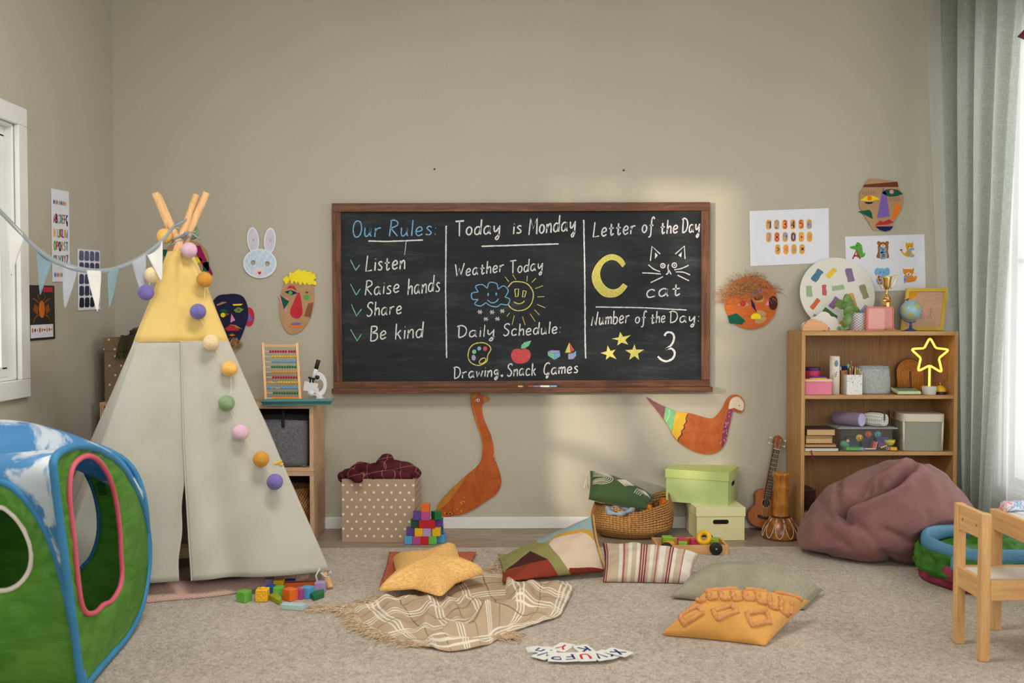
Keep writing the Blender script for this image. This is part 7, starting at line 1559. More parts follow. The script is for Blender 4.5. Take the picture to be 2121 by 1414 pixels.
# ================================================================== the plaid blanket
def coons(top, right, bot, left):                        # four polylines: top L->R, right T->B, bottom L->R, left T->B
    def par(pl):
        pl = smooth_line(pl, n=8); L = [0]
        for a, c_ in zip(pl[:-1], pl[1:]): L.append(L[-1]+(c_-a).length)
        def g(t):
            d = t*L[-1]
            for i in range(len(pl)-1):
                if L[i+1] >= d-1e-9: return pl[i].lerp(pl[i+1], (d-L[i])/max(L[i+1]-L[i], 1e-9))
            return pl[-1].copy()
        return g
    T, R2, B2, L2 = par(top), par(right), par(bot), par(left); c00, c10, c01, c11 = T(0), T(1), B2(0), B2(1)
    return lambda u, v: T(u)*(1-v)+B2(u)*v+L2(v)*(1-u)+R2(v)*u-(c00*(1-u)*(1-v)+c10*u*(1-v)+c01*(1-u)*v+c11*u*v)
g2 = lambda *p: [G(x, y, 0) for x, y in p]
BLK = coons(g2((730, 1266), (775, 1253), (830, 1240), (890, 1228), (940, 1195), (1000, 1185), (1080, 1192), (1140, 1205), (1180, 1212)), g2((1180, 1212), (1188, 1228), (1178, 1255), (1158, 1284), (1090, 1306)), g2((893, 1350), (930, 1357), (975, 1352), (1010, 1342), (1040, 1326), (1090, 1306)), g2((730, 1266), (748, 1292), (780, 1312), (820, 1330), (860, 1340), (893, 1350)))
ridges = [([(1000, 1200), (1045, 1222), (1075, 1250), (1078, 1272)], .050, .035), ([(1100, 1232), (1082, 1270), (1050, 1296), (1000, 1312)], .055, .032), ([(792, 1248), (812, 1285), (828, 1312)], .035, .03), ([(888, 1240), (890, 1290), (884, 1322)], .032, .02), ([(1045, 1285), (1010, 1310), (960, 1330), (915, 1340)], .048, .03),
          ([(960, 1235), (990, 1275), (1005, 1310)], .03, .025), ([(1150, 1222), (1130, 1262), (1105, 1290)], .03, .03), ([(840, 1245), (868, 1270), (900, 1280)], .03, .03), ([(740, 1265), (770, 1285), (800, 1318)], .02, .02), ([(930, 1255), (945, 1300), (935, 1335)], .026, .02), ([(1170, 1230), (1172, 1250), (1140, 1280)], .026, .022), ([(900, 1345), (940, 1350), (985, 1344)], .032, .02)]
RD = [([G(x, y) for x, y in p], h, w_) for p, h, w_ in ridges]
def seg_d(p, a, c_):
    ab_ = c_-a; t = max(0, min(1, (p-a).dot(ab_)/max(ab_.dot(ab_), 1e-9))); return (p-(a+ab_*t)).length
def blanket_h(p):
    h = .010
    for pl, hh, w_ in RD:
        d = min(seg_d(p, a, c_) for a, c_ in zip(pl[:-1], pl[1:])); h += hh*math.exp(-(d/(w_*1.2))**2)*.72
    h += .010*noise.noise(V((p.x*9, p.y*9, 3)))+.006*noise.noise(V((p.x*22, p.y*22, 7)))
    f_ = min(1.0, max(.12, ((V((p.x, p.y, 0))-V((ctr.x, ctr.y, 0))).length-.22)/.08))
    if p.x < .02 and p.y > G(900, 1247).y-.04: f_ = max(.12, 1-(p.y+.04-G(900, 1247).y)/.07)
    if p.y > G(1100, 1214).y-.05: f_ = min(f_, .15)
    return max(.002, h*f_)
def blk(u, v):
    p = BLK(u, v); e = min(1, min(u, 1-u, v, 1-v)*14); h = blanket_h(p)
    s_ = .012*noise.noise(V((p.x*6, p.y*6, 12)))
    return V((p.x+s_, p.y+s_*.6-.25*h*0, CZ+.002+h*(.35+.65*e)))
b = MB(); b.grid(blk, 150, 84)
lay = []
tan, cr_, br_ = (196, 172, 142), (232, 222, 204), (120, 96, 80)
for k in range(5):
    x = .05+.225*k
    for d in (0, .018, .036): lay.append((cr_, band(x+d, x+d+.0075)))
    lay.append((br_, band(x+.125, x+.129)))
for k in range(4):
    y = .06+.28*k
    for d in (0, .03, .06): lay.append((cr_, band(y+d, y+d+.012, 1)))
    lay.append((br_, band(y+.165, y+.172, 1)))
MBL = fields('plaid_wool', (188, 164, 136), lay, 220, .95)
bl, b = soft_thing('plaid_blanket', 'crumpled beige plaid blanket with long fringe on the carpet under the star cushion', 'blanket', b, MBL); b.build('cloth', MBL, bl, smooth=True, solid=.003)
fg = MB(); r3 = random.Random(11)
def strand(p, d, L, r=.0012):
    pts = [p]; th = atan2(d.y, d.x)
    for k in range(5):
        th += r3.uniform(-.55, .55); q = pts[-1]+V((cos(th), sin(th), 0))*L/5; q.z = CZ+.002+abs(p.z-CZ-.003)*(1-(k+1)/5)**1.5+r3.uniform(0, .007)*(k < 4); pts.append(q)
    fg.tube(pts, [r, r*1.1, r, r, r, r*.6], 4, caps=False)
for k in range(230):
    v = r3.random(); p = blk(.001, v); q = blk(.03, v); d = (p-q); d.z = 0; strand(p, d, r3.uniform(.055, .10))
for k in range(70):
    u = r3.uniform(0, .16); p = blk(u, .004); q = blk(u, .05); strand(p, V((-1, .25*r3.random(), 0)), r3.uniform(.05, .10))
for k in range(90):
    p = V(G(r3.uniform(1018, 1066), r3.uniform(1318, 1332))); p.z = CZ+.008; strand(p, V((1, r3.uniform(-.8, .4), 0)), r3.uniform(.04, .07))
for k in range(70):
    p = V(G(r3.uniform(1005, 1040), r3.uniform(1172, 1196))); p.z = CZ+.008; strand(p, V((.4, r3.uniform(-.5, .9), 0)), r3.uniform(.04, .08))
for k in range(60):
    p = V(G(r3.uniform(655, 735), 1268+r3.uniform(-4, 6))); p.z = CZ+.006; strand(p, V((-1, r3.uniform(-.1, .25), 0)), r3.uniform(.05, .09))
fo_ = fg.build('fringe', plain('wool_fringe', (198, 172, 140), .95, var=.16, vs=80), bl); fo_['kind'] = 'stuff'

# ================================================================== knitted mat under the tent
def knit_mat():
    t = NT('pink_knit'); u = t.xy(t.co()); a = t.mth('SINE', t.mth('MULTIPLY', t.mth('ADD', u[0], u[1]), 520)); c_ = t.mth('SINE', t.mth('MULTIPLY', t.mth('SUBTRACT', u[0], u[1]), 520)); h = t.mth('MULTIPLY', a, c_)
    t.bump(h, .6, .005); f = t.noise(t.co(), 6, 3); return t.done(t.mix(t.mth('MULTIPLY_ADD', h, .3, .5), lin((200, 156, 142)), lin((240, 204, 190))), .95, 0, .1)
KN = coons([G(250, 1180), G(400, 1165), G(560, 1170), G(622, 1186)], [G(622, 1186), G(640, 1194), G(636, 1204), G(610, 1212)], [G(240, 1262), G(330, 1251), G(450, 1240), G(540, 1224), G(610, 1212)], [G(250, 1180), G(235, 1220), G(232, 1245), G(240, 1262)])
def knt(u, v):
    p = KN(u, v); e = min(1, min(u, 1-u)*16, min(v, 1-v)*9); fold = .022*math.exp(-((v-.82)/.10)**2)*(.8+.3*sin(9*u))+.02*math.exp(-((v-.45)/.09)**2)*max(0, sin(4*u-.4))
    return V((p.x, p.y, CZ+.002+(.022+fold+.006*noise.noise(V((p.x*7, p.y*7, 0))))*e**.5))
b = MB(); b.grid(knt, 90, 40); tag(b.build('knitted_blanket', knit_mat(), loc=tuple((G(450, 1210)*1)[:2])+(CZ,), smooth=True, solid=.004), 'dusty pink knitted blanket spread on the floor inside the tent', 'blanket')

# ================================================================== toy blocks
PAINT = {'red': (186, 30, 38), 'orange': (226, 106, 36), 'yellow': (226, 178, 26), 'lime': (134, 176, 66), 'green': (22, 104, 58), 'light blue': (84, 158, 204), 'blue': (34, 84, 152), 'purple': (92, 62, 138), 'magenta': (176, 74, 134), 'lilac': (172, 150, 192), 'mint': (176, 204, 202), 'olive': (152, 158, 38), 'leaf': (108, 178, 74), 'dark green': (14, 74, 48), 'pink': (206, 66, 96)}
def paint(c): return plain('block_'+c.replace(' ', '_'), PAINT[c], .42, var=.025, vs=12)
BS = .0402
Yb = G(880, 1128).y
row_z = [.0012+BS*k for k in range(5)]
def block(x0, x1, row, c, label, dy=0.0, rot=0):
    cx = A((x0+x1)/2, 1100, Yb+dy).x; t = MB(); t.box((0, 0, BS/2), (BS, BS, BS))
    o = t.build('toy_block', paint(c), loc=(cx, Yb+BS/2+dy, row_z[row]+.0003*row), rot=(0, 0, RAD(rot)), local=True, bevel=.0016); tag(o, label, 'block', 'wooden blocks of the pyramid tower')
k6 = lambda x: 830+x/12.85
for x0, x1, r_, c, lab, dy, rt_ in ((105, 290, 0, 'light blue', 'light blue block in the bottom tower row, by the dotted box', .004, 4), (315, 525, 0, 'magenta', 'magenta block in the bottom tower row', 0, 0), (530, 730, 0, 'red', 'red block in the middle of the bottom tower row', 0, 0), (738, 955, 0, 'leaf', 'light green block in the bottom tower row', 0, 0), (985, 1170, 0, 'light blue', 'light blue block ending the bottom tower row, under the goose', .03, -14),
    (165, 350, 1, 'purple', 'purple block in the second tower row, by the dotted box', .014, 6), (374, 580, 1, 'yellow', 'yellow block in the second tower row between purple and lilac', 0, 0), (588, 803, 1, 'lilac', 'lilac block in the second tower row', .001, 0), (848, 1058, 1, 'yellow', 'yellow block at the goose end of the second tower row', .004, -2),
    (270, 475, 2, 'dark green', 'dark green block in the third tower row', .012, 5), (497, 690, 2, 'red', 'red block in the third tower row beside the dark green one', .002, 0), (700, 905, 2, 'red', 'red block in the third tower row beside the purple one', 0, 0), (950, 1082, 2, 'purple', 'purple block at the back of the third tower row', .034, 0),
    (328, 530, 3, 'purple', 'purple block in the fourth tower row', .006, 4), (540, 788, 3, 'magenta', 'magenta block in the fourth tower row under the orange one', 0, 0), (808, 1080, 3, 'green', 'dark green block turned askew in the fourth tower row', .012, 32), (540, 780, 4, 'orange', 'orange block crowning the tower of blocks', .002, -4)):
    block(k6(x0), k6(x1), r_, c, lab, dy, rt_)
b = MB(); b.box((0, 0, BS/2), (BS, BS, BS)); tag(b.build('toy_block', paint('blue'), loc=(A(913, 1100, Yb+.06).x, Yb+.07, row_z[0]+.0002), local=True, bevel=.0016), 'dark blue block at the back of the tower bottom', 'block', 'wooden blocks of the pyramid tower')
b = MB(); b.box((0, 0, BS/2), (BS, BS, BS)); tag(b.build('toy_block', paint('blue'), loc=(A(910, 1100, Yb+.06).x, Yb+.066, row_z[1]+.0004), local=True, bevel=.0016), 'dark blue block at the back of the second tower row', 'block', 'wooden blocks of the pyramid tower')
# scattered blocks by the tent foot
def s_at(x, y): return G(460+x/8.8375, 1180+y/8.8375, CZ)
SG = 'loose blocks on the carpet by the tent'
def loose(x, y, c, label, size, rot=0, name='toy_block', z=0.0):
    p = s_at(x, y); p.y += size[1]/2; t = MB(); t.box((0, 0, size[2]/2), size)
    tag(t.build(name, paint(c), loc=(p.x, p.y, CZ+z+.0005), rot=(0, 0, RAD(rot)), local=True, bevel=.002), label, 'block', SG)
loose(380, 600, 'leaf', 'light green cube apart from the other loose blocks, nearest the play cube', (.044, .044, .042), -28)
loose(880, 500, 'blue', 'dark blue cube behind the yellow dotted block', (.038, .038, .042), 8)
loose(850, 330, 'lilac', 'small lilac block behind the yellow dotted block', (.036, .036, .036), 0, z=0)
loose(1022, 520, 'leaf', 'lime cube with yellow top behind the olive wedge', (.040, .040, .042), 0)
loose(1025, 400, 'yellow', 'yellow cube behind the lime cube', (.040, .040, .046), 0)
loose(1225, 575, 'orange', 'orange cube in front of the magenta cube', (.046, .042, .046), -38)
loose(1410, 545, 'magenta', 'magenta cube between orange and light blue cubes', (.038, .040, .042), -20)
loose(1540, 530, 'light blue', 'light blue cube beside the green wedge', (.042, .042, .044), -25)
loose(1420, 360, 'orange', 'long orange bar lying behind the loose cubes', (.125, .03, .028), 9, 'toy_bar')
loose(1195, 330, 'blue', 'blue bar lying behind the loose cubes near the pink blanket', (.06, .035, .03), 10, 'toy_bar')
loose(1785, 425, 'lilac', 'lilac cube against the tent foot pole', (.042, .040, .042), -3)
loose(1290, 740, 'mint', 'pale mint plank in front of the loose blocks', (.092, .036, .020), -14, 'toy_plank')
def wedge(pts, h, c, label):
    q = [s_at(*p) for p in pts]; o = sum(q, V())/len(q); t = MB(); t.poly(Frame(o, (1, 0, 0), (0, 1, 0)), [((p-o).x, (p-o).y) for p in q], .0005, h)
    tag(t.build('toy_wedge', paint(c), loc=o, bevel=.0015), label, 'block', SG)
wedge([(850, 545), (1055, 650), (1095, 600), (985, 470)], .020, 'olive', 'olive green triangular wedge beside the yellow dotted block')
wedge([(1585, 500), (1680, 575), (1870, 505), (1865, 440)], .022, 'green', 'dark green triangular wedge in front of the lilac cube')
def dotted_block(p, s_, c, label, group, rot=0, studs=True):
    t = thing('soft_block', label, 'block', p, (0, 0, RAD(rot)), group); m = plain('soft_'+c, {'yellow': (238, 184, 36), 'lime': (140, 186, 50), 'pink': (212, 62, 96), 'amber': (236, 168, 40)}[c], .5, var=.02)
    b = MB(); b.box((0, 0, s_/2), (s_, s_, s_)); b.build('cube', m, t, local=True, bevel=s_*.06)
    b = MB(); f = Frame((0, -s_/2, s_/2), (1, 0, 0), (0, 0, 1)); q = s_*.42
    b.ribbon(f, [(-q, -q), (q, -q), (q, q), (-q, q)], s_*.07, -.001, s_*.03, closed=True)
    for i in (-1, 0, 1):
        for j in (-1, 0, 1):
            if (i+j) % 2 == 0: b.ball((i*s_*.22, -s_/2, s_/2+j*s_*.22), s_*.085, 10, 6)
    b.build('raised_pattern', m, t, local=True, smooth=False)
    if studs: b = MB(); b.lathe([(s_*.22, s_), (s_*.2, s_*1.12), (s_*.0001, s_*1.13)], (0, 0, 0), 18); b.build('stud', m, t, local=True, smooth=True)
    return t
p = s_at(715, 590); dotted_block((p.x, p.y+.024, CZ+.0005), .0475, 'yellow', 'soft yellow block with raised dots among the loose blocks', SG)

# ================================================================== letter cards
CG_ = 'letter cards fanned on the carpet'
M_cardw = plain('glossy_white_card', (232, 230, 224), .35, var=.01); M_nav, M_redp = Q('print_navy', 44, 56, 108), Q('print_red', 196, 46, 50)
def k4(x, y): return G(1080+x/8.8375, 1310+y/8.8375, CZ)
def card(cx, cy, rot, ch, m, label, lift, w_=.058, l_=.088, tilt=0):
    p = k4(cx, cy); t = thing('letter_card', label, 'card', (p.x, p.y, CZ+.001+lift), (RAD(tilt), 0, RAD(rot)), CG_)
    b = MB(); f = Frame((0, 0, 0), (1, 0, 0), (0, 1, 0)); r = .006
    pts = [(sx*(w_/2-r)+r*cos(t_), sy*(l_/2-r)+r*sin(t_)) for sx, sy, t0 in ((1, 1, 0), (-1, 1, pi/2), (-1, -1, pi), (1, -1, 1.5*pi)) for t_ in (t0+pi/2*i/4 for i in range(5))]
    b.poly(f, pts, 0, .0008); b.build('card', M_cardw, t, local=True)
    if ch: b = MB(); write(b, f, ch, -w_*.27, w_*.27, -l_*.26, -l_*.26, l_*.52, .0085, .0007, .0011, 0, 0); b.build('letter', m, t, local=True)
card(755, 270, 150, 'Y', M_redp, 'white card with a red Y above the fan of letter cards', .0)
card(1150, 310, 200, 'K', M_nav, 'white card with a navy K apart from the fan, beside the red Y', 0)
for k in range(5): card(330+18*k, 318+9*k, 96-9*k, 'ILTHE'[k], M_nav, 'letter card tucked in the tightly closed end of the fan', .0012*k)
card(440, 445, 140, 'N', M_nav, 'card with a slanted navy letter joining the fan to the stack', .0066)
card(660, 495, 172, 'P', M_nav, 'card with a navy P in the fan', .0078); card(875, 500, 188, 'F', M_nav, 'card with a navy F between P and red U', .0090)
card(1175, 500, 186, 'U', M_redp, 'card with a red U in the middle of the fan', .0102); card(1440, 490, 205, 'V', M_nav, 'card with a navy V next to the red U', .0114); card(1560, 455, 222, 'C', M_nav, 'card half covered between V and X', .0090); card(1770, 430, 232, 'X', M_nav, 'card with a navy X at the open end of the fan', .0126)

# ================================================================== dotted toy box with maroon cloth
YFb = G(780, 1124).y; x0, x1 = A(709, 1060, YFb).x, A(861, 1060, YFb).x; hB = A(780, 993, YFb).z
db = thing('storage_box', 'beige dotted storage box on the floor filled with maroon cloth', 'box', ((x0+x1)/2, YFb+.145, .001), (0, 0, RAD(-2.0)))
open_box(db, x1-x0, .27, hB, M_dot, M_kin)
def checked():
    t = NT('maroon_check'); u = t.xy(t.co(scale=(14, 14, 14), rot=(.3, .2, .5))); l = None
    for k in range(3): s_ = t.mth('LESS_THAN', t.mth('FRACT', u[k]), .035); l = s_ if l is None else t.mth('MAXIMUM', l, s_)
    f = t.noise(t.co(), 9, 3); base = t.ramp(f, [(.3, (66, 26, 32)), (.7, (92, 40, 46))]); t.bump(t.noise(t.co(), 300, 2), .3, .0015); return t.done(t.mix(l, base, lin((150, 100, 100))), .95, 0, .1)
b = MB(); cx, cy = (x0+x1)/2, YFb+.14
def roll(b, pts, r, seed, n=14):                          # a thick soft roll of cloth
    P = smooth_line([V(p) for p in pts], n=n); k = len(P)
    b.tube(P, [r*(.72+.3*sin(pi*i/(k-1)))*(1+.18*noise.noise(V((i*.13, seed, 0)))) for i in range(k)], 20)
    for i in range(len(b.v)-20*k, len(b.v)): q = b.v[i]; q += V((0, 0, 1))*.012*noise.noise(q*16+V((seed, 0, 0)))+V((0, 1, 0))*.008*noise.noise(q*20+V((0, seed, 0)))-V((0, 0, 1))*.020*max(0, .35-abs(noise.noise(q*11+V((seed, 3, 0)))))
px_ = lambda x, y, d=.06: A(680+x/3.93, 800+y/3.93, YFb+d)
roll(b, [px_(100, 745, .03), px_(150, 710, .05), px_(230, 735, -.0), px_(240, 775, -.012)], .030, 1)
roll(b, [px_(180, 700, .08), px_(260, 670, .1), px_(360, 690, .06), px_(390, 740, .02)], .036, 2)
roll(b, [px_(330, 740, .04), px_(430, 660, .08), px_(560, 650, .09), px_(680, 680, .07), px_(725, 715, .04)], .036, 3)
roll(b, [px_(420, 650, .12), px_(440, 600, .12), px_(490, 590, .12), px_(510, 630, .12)], .028, 4)
roll(b, [px_(240, 745, .06), px_(400, 720, .04), px_(560, 720, .05), px_(690, 720, .06)], .032, 5)
roll(b, [px_(280, 700, .17), px_(450, 680, .18), px_(640, 700, .17)], .045, 6)
tag(b.build('cloth_bundle', checked(), loc=(cx, cy, hB), smooth=True, sub=1), 'maroon cloth with thin pale checks heaped in the beige dotted box', 'cloth')
# ================================================================== rope basket with cushion, cloths and pompoms
pB = G(1312, 1119); ycB = pB.y+.135; cxB = A(1309, 1080, ycB).x; rxB = (A(1389, 1080, ycB).x-A(1233, 1080, ycB).x)/2
def rope_mat():
    t = NT('jute_rope'); u = t.xy(t.co('UV')); z_ = t.mth('MULTIPLY', u[1], 6.2832/.0115); s_ = t.mth('SINE', z_); d = t.mth('SINE', t.mth('ADD', t.mth('MULTIPLY', u[0], 420), z_)); h = t.mth('ADD', t.mth('MULTIPLY', s_, .6), t.mth('MULTIPLY', d, .4))
    f = t.noise(t.co(), 120, 3, .7); t.bump(h, .9, .006); return t.done(t.ramp(t.mth('ADD', t.mth('MULTIPLY', h, .18), f), [(.25, (128, 84, 42)), (.5, (186, 134, 78)), (.75, (214, 164, 104))]), .85, 0, .2)
hbk = A(1311, 1048, ycB-.12).z
rbk = thing('rope_basket', 'slouching brown jute basket on the laminate holding a green cushion', 'basket', (cxB, ycB, .001))
def sag(q, a, z):
    k = z/hbk; q = q.copy(); q.x *= 1+.10*sin(pi*k)*(.4+.6*cos(a)**2)-.03*(k < .2); q.y *= .70
    q.z += (.020*sin(a*2+.9)+.022*cos(a-.2))*k+.006*sin(5*a)*k
    q.x += .012*sin(9*z*30+a)*0; q.y -= .014*math.exp(-((k-.25)/.13)**2)*max(0, -sin(a)); q.z -= .02*math.exp(-((k-.35)/.2)**2)*max(0, sin(-a))*max(0, cos(a))
    q.z = max(q.z, .0015); return q
prof = [(rxB*.84, 0.0)]+[(rxB*(.90+.10*min(1, k/4)), hbk*k/16) for k in range(1, 17)]+[(rxB*.985, hbk*.99), (rxB*.96, hbk*.9), (rxB*.92, hbk*.4), (rxB*.8, .012), (.0001, .012)]
b = MB(); b.lathe(prof, (0, 0, 0), 72, wob=sag); b.build('body', rope_mat(), rbk, local=True, smooth=True)
# green embroidered cushion
Yg_ = ycB-.02
gc4 = [A(1219, 1034, Yg_-.12), A(1338, 1054, Yg_-.12), A(1357, 1030, Yg_+.04), A(1222, 974, Yg_+.06)]
M_grn = cloth('forest_cotton', (58, 82, 50), 280, .05)
b, gat = pillow(44, 40, gc4, .075, .05, .03, 6.2, .005, up=(.1, -.6, .75), floor=.03)
gcu, b = soft_thing('cushion', 'dark green cushion with cream embroidered arches and diamonds in the jute basket', 'cushion', b, M_grn); b.build('cover', M_grn, gcu, smooth=True, weld=.0004)
def emb(pts, closed=False):
    P3 = []
    P = [V((p[0], p[1])) for p in pts]; sq = list(zip(P, P[1:]+(P[:1] if closed else [])))
    for a, c_ in sq: P3 += [gat(*(a.lerp(c_, k/4)), 1)+V((0, -.001, .001)) for k in range(4)]
    if not closed: P3.append(gat(*P[-1], 1)+V((0, -.001, .001)))
    b = MB(); b.tube(P3, .0017, 6, closed=closed); b.build('embroidery', M_emb, gcu, smooth=True)
M_emb = cloth('cream_thread', (226, 218, 196), 300)
for r in (.05, .085, .12, .155, .19): emb([(.03+.0*r, .60-r)]+[(.16+r*.95*cos(t), .62+r*1.3*sin(t)) for t in (-pi/2+pi*k/12 for k in range(13))]+[(.03, .62+r*1.3)])
for r in (.03, .06, .09, .12): emb([(.54-r*1.1, .62), (.54, .62+r*1.5), (.54+r*1.1, .62), (.54, .62-r*1.5)], True)
for r in (.04, .075, .11, .145): emb([(.86-r, .30), (.86-r*.9, .42+r*.8), (.86, .48+r*1.3), (.86+r*.8, .44+r*.8)])
tp0 = A(1221, 978, Yg_+.06); tp1 = A(1214, 1000, Yg_+.05)
b = MB(); b.tube([tp0, (tp0+tp1)/2+V((-.006, 0, .006)), tp1+V((0, 0, .012))], .0022, 6); b.ball(tp1+V((0, 0, .010)), .006, 10, 8)
for k in range(36): a = rnd.uniform(0, 6.28); r = .011*sqrt(rnd.random()); b.tube([tp1+V((r*.4*cos(a), r*.4*sin(a), .008)), tp1+V((r*cos(a), r*sin(a), -.012)), tp1+V((r*1.15*cos(a), r*1.15*sin(a), -.026))], .0012, 4, caps=False)
b.build('tassel', M_emb, gcu)
b = MB(); P = smooth_line([A(1255, 1056, ycB-.115), A(1275, 1052, ycB-.10), A(1300, 1054, ycB-.09), A(1330, 1050, ycB-.08)], n=8)
b.tube(P, [.016+.006*sin(i*.9) for i in range(len(P))], 14); P = smooth_line([A(1258, 1060, ycB-.14), A(1280, 1064, ycB-.155), A(1298, 1060, ycB-.145), A(1315, 1052, ycB-.12)], n=8); b.tube(P, [.011+.004*sin(i*.7) for i in range(len(P))], 12)
tag(b.build('folded_cloth', cloth('dusty_blue', (128, 144, 158)), loc=P[4], smooth=True, sub=1), 'dusty blue folded cloth hanging over the jute basket rim', 'cloth')
def pompom(x, y, Y, c, label, r):
    c0 = A(x, y, Y); b = MB(); b.ball(c0, r*.8, 16, 10)
    for k in range(140):
        d = V((rnd.gauss(0, 1), rnd.gauss(0, 1), rnd.gauss(0, 1))).normalized(); b.tube([c0+d*r*.7, c0+d*r*rnd.uniform(.98, 1.12)], [.0022, .0012], 4, caps=False)
    tag(b.build('pompom', plain('pompom_%d' % x, c, .95, var=.1, vs=50), loc=c0), label, 'pompom', 'pompoms in the jute basket')
pompom(1375, 1040, ycB-.05, (206, 106, 30), 'orange pompom on the far rim of the jute basket', .021); pompom(1344, 1052, ycB-.10, (222, 142, 34), 'golden pompom between green cushion and orange pompom', .019); pompom(1358, 1044, ycB-.03, (122, 78, 40), 'brown pompom between the golden and orange ones', .019)

# ================================================================== two lidded boxes
def lid_box(name, label, corner, rot, w_, d_, h_, z, c, c2_, holes):
    t = thing('storage_box', label, 'box', (corner.x, corner.y, z), (0, 0, RAD(rot))); lh, k = .045, .004       # origin: the near front corner; width to -x, depth to +y
    m, ml = plain(name+'_card', c, .6, var=.02), plain(name+'_lid_card', c2_, .6, var=.02)
    b = MB(); b.span((-w_, 0, 0), (0, d_, h_-.004)); b.build('body', m, t, local=True, bevel=.0012)
    b = MB(); b.span((-w_-k, -k, h_-lh), (k, d_+k, h_)); b.build('lid', ml, t, local=True, bevel=.0015)
    for side in holes:
        b = MB(); L, r = .042, .0125; hz_ = h_-lh-.028
        pts = [(sx*(L-r)+r*cos(q_), hz_+r*sin(q_)) for sx, q0 in ((1, -pi/2), (-1, pi/2)) for q_ in (q0+pi*i/8 for i in range(9))]
        fr = Frame((-w_/2, 0, 0), (1, 0, 0), (0, 0, 1)) if side == 'front' else Frame((0, d_/2, 0), (0, 1, 0), (0, 0, 1))
        b.poly(fr, pts, -.003, .0007); b.build('hand_hole', plain('dark_hole', (14, 12, 12), .9, var=0), t, local=True)
        b = MB(); b.ribbon(fr, pts, .0022, 0, .0012, closed=True); b.build('hole_rim', m, t, local=True)
    return t
gy = lambda x, y: G(x, y)
nc_ = G(1542, 1119); hb1 = A(1494, 1051, nc_.y).z
lid_box('pale_yellow', 'pale yellow lidded storage box on the laminate under the green box', nc_, 1.5, .245, .25, hb1, .001, (226, 220, 166), (230, 224, 176), ('front',))
yt_ = nc_.y+.035; q1 = A(1508, 1045, yt_); htop = A(1508, 984, yt_).z-hb1
lid_box('light_green', 'light green lidded storage box stacked askew on the pale yellow box', V((q1.x, yt_, 0)), -24, .325, .25, A(1508, 979, yt_).z-hb1, hb1+.0005, (184, 202, 134), (190, 206, 126), ('end',))

# ================================================================== wooden cart with soft blocks
yA = G(1440, 1152).y; xR = A(1509, 1140, yA).x; xL = A(1352, 1120, yA+.13).x
ct = thing('toy_cart', 'flat wooden toy cart with black wheels carrying soft blocks', 'cart', ((xL+xR)/2, yA+.09, CZ))
zb, zt2 = A(1490, 1148, yA).z, A(1490, 1129, yA).z; M_ct = wood('cart_beech', (196, 146, 92), (222, 176, 122), (2, 18, 18), 3, .45, .04)
for nm, a, c in (('side_board', (xL, yA, zb), (xR, yA+.012, zt2)), ('side_board', (xL, yA+.16, zb), (xR, yA+.172, zt2)), ('end_board', (xR-.012, yA+.0125, zb), (xR, yA+.1595, zt2)), ('end_board', (xL, yA+.0125, zb), (xL+.012, yA+.1595, zt2)), ('deck', (xL+.0125, yA+.0125, zb), (xR-.0125, yA+.1595, zb+.008))): b = MB(); b.span(a, c); b.build(nm, M_ct, ct, bevel=.001)
b = MB()
for k in range(3): b.span((xR-.0005, yA-.0005, lerp(zb, zt2, .12+.3*k)), (xR+.0006, yA+.012, lerp(zb, zt2, .26+.3*k)))
b.build('finger_joint', wood('joint_dark', (150, 104, 60), (176, 126, 78), (10, 10, 10)), ct)
wr_ = .0295
for xx in (A(1483, 1143, yA-.012).x, xL+.045):
    for yy, s_ in ((yA-.012, -1), (yA+.184, 1)):
        b = MB(); c0 = V((xx, yy, CZ+wr_+.001)); b.tube([c0-V((0, .0105, 0)), c0-V((0, .009, 0)), c0+V((0, .009, 0)), c0+V((0, .0105, 0))], [wr_*.9, wr_, wr_, wr_*.9], 36); wl_ = b.build('wheel', plain('black_rubber', (22, 20, 20), .5, var=0), ct, smooth=True, bevel=.001)
        b = MB(); b.ball(c0+V((0, s_*.0105, 0)), .0042, 12, 8); b.build('axle_cap', plain('pale_cap', (190, 180, 168), .4), wl_, smooth=True)
CGp = 'soft blocks in the wooden cart'; zc_ = zb+.0085
def cb_(x, yo, c, label, s_=.045, rot=0, z=0): X = A(x, 1115, yA+yo).x; dotted_block((X, yA+yo, zc_+z), s_, c, label, CGp, rot, False)
def cx4(x): return 1180+x/3.722
cb_(cx4(752), .13, 'lime', 'lime soft block behind the yellow one at the cart end', .05); cb_(cx4(770), .045, 'amber', 'amber yellow soft block with raised pattern at the cart end', .042); cb_(cx4(872), .048, 'lime', 'lime soft block with raised dots in the middle of the cart', .042, -8); cb_(cx4(868), .12, 'pink', 'pink soft block behind the middle lime block', .043)
cb_(cx4(965), .10, 'pink', 'dark pink soft block beside the yellow ring', .046, 4); cb_(cx4(1108), .10, 'lime', 'lime soft block behind the yellow ring', .048, -12); cb_(cx4(950), .128, 'amber', 'amber soft block behind the dark pink one', .042, 12)
rc0 = A(1458, 1113, yA+.045); b = MB(); Mx = Matrix.Rotation(RAD(-32), 3, 'Z') @ Matrix.Rotation(RAD(62), 3, 'X')
b.tube([rc0+Mx @ V((.026*cos(t), .026*sin(t), 0)) for t in (2*pi*i/36 for i in range(36))], .0125, 16, closed=True)
mnz = min(q_.z for q_ in b.v)
tag(b.build('stacking_ring', plain('yellow_ring', (236, 180, 24), .3, .0, .5, var=.01), loc=rc0, smooth=True), 'glossy yellow stacking ring leaning on the blocks in the cart', 'ring')

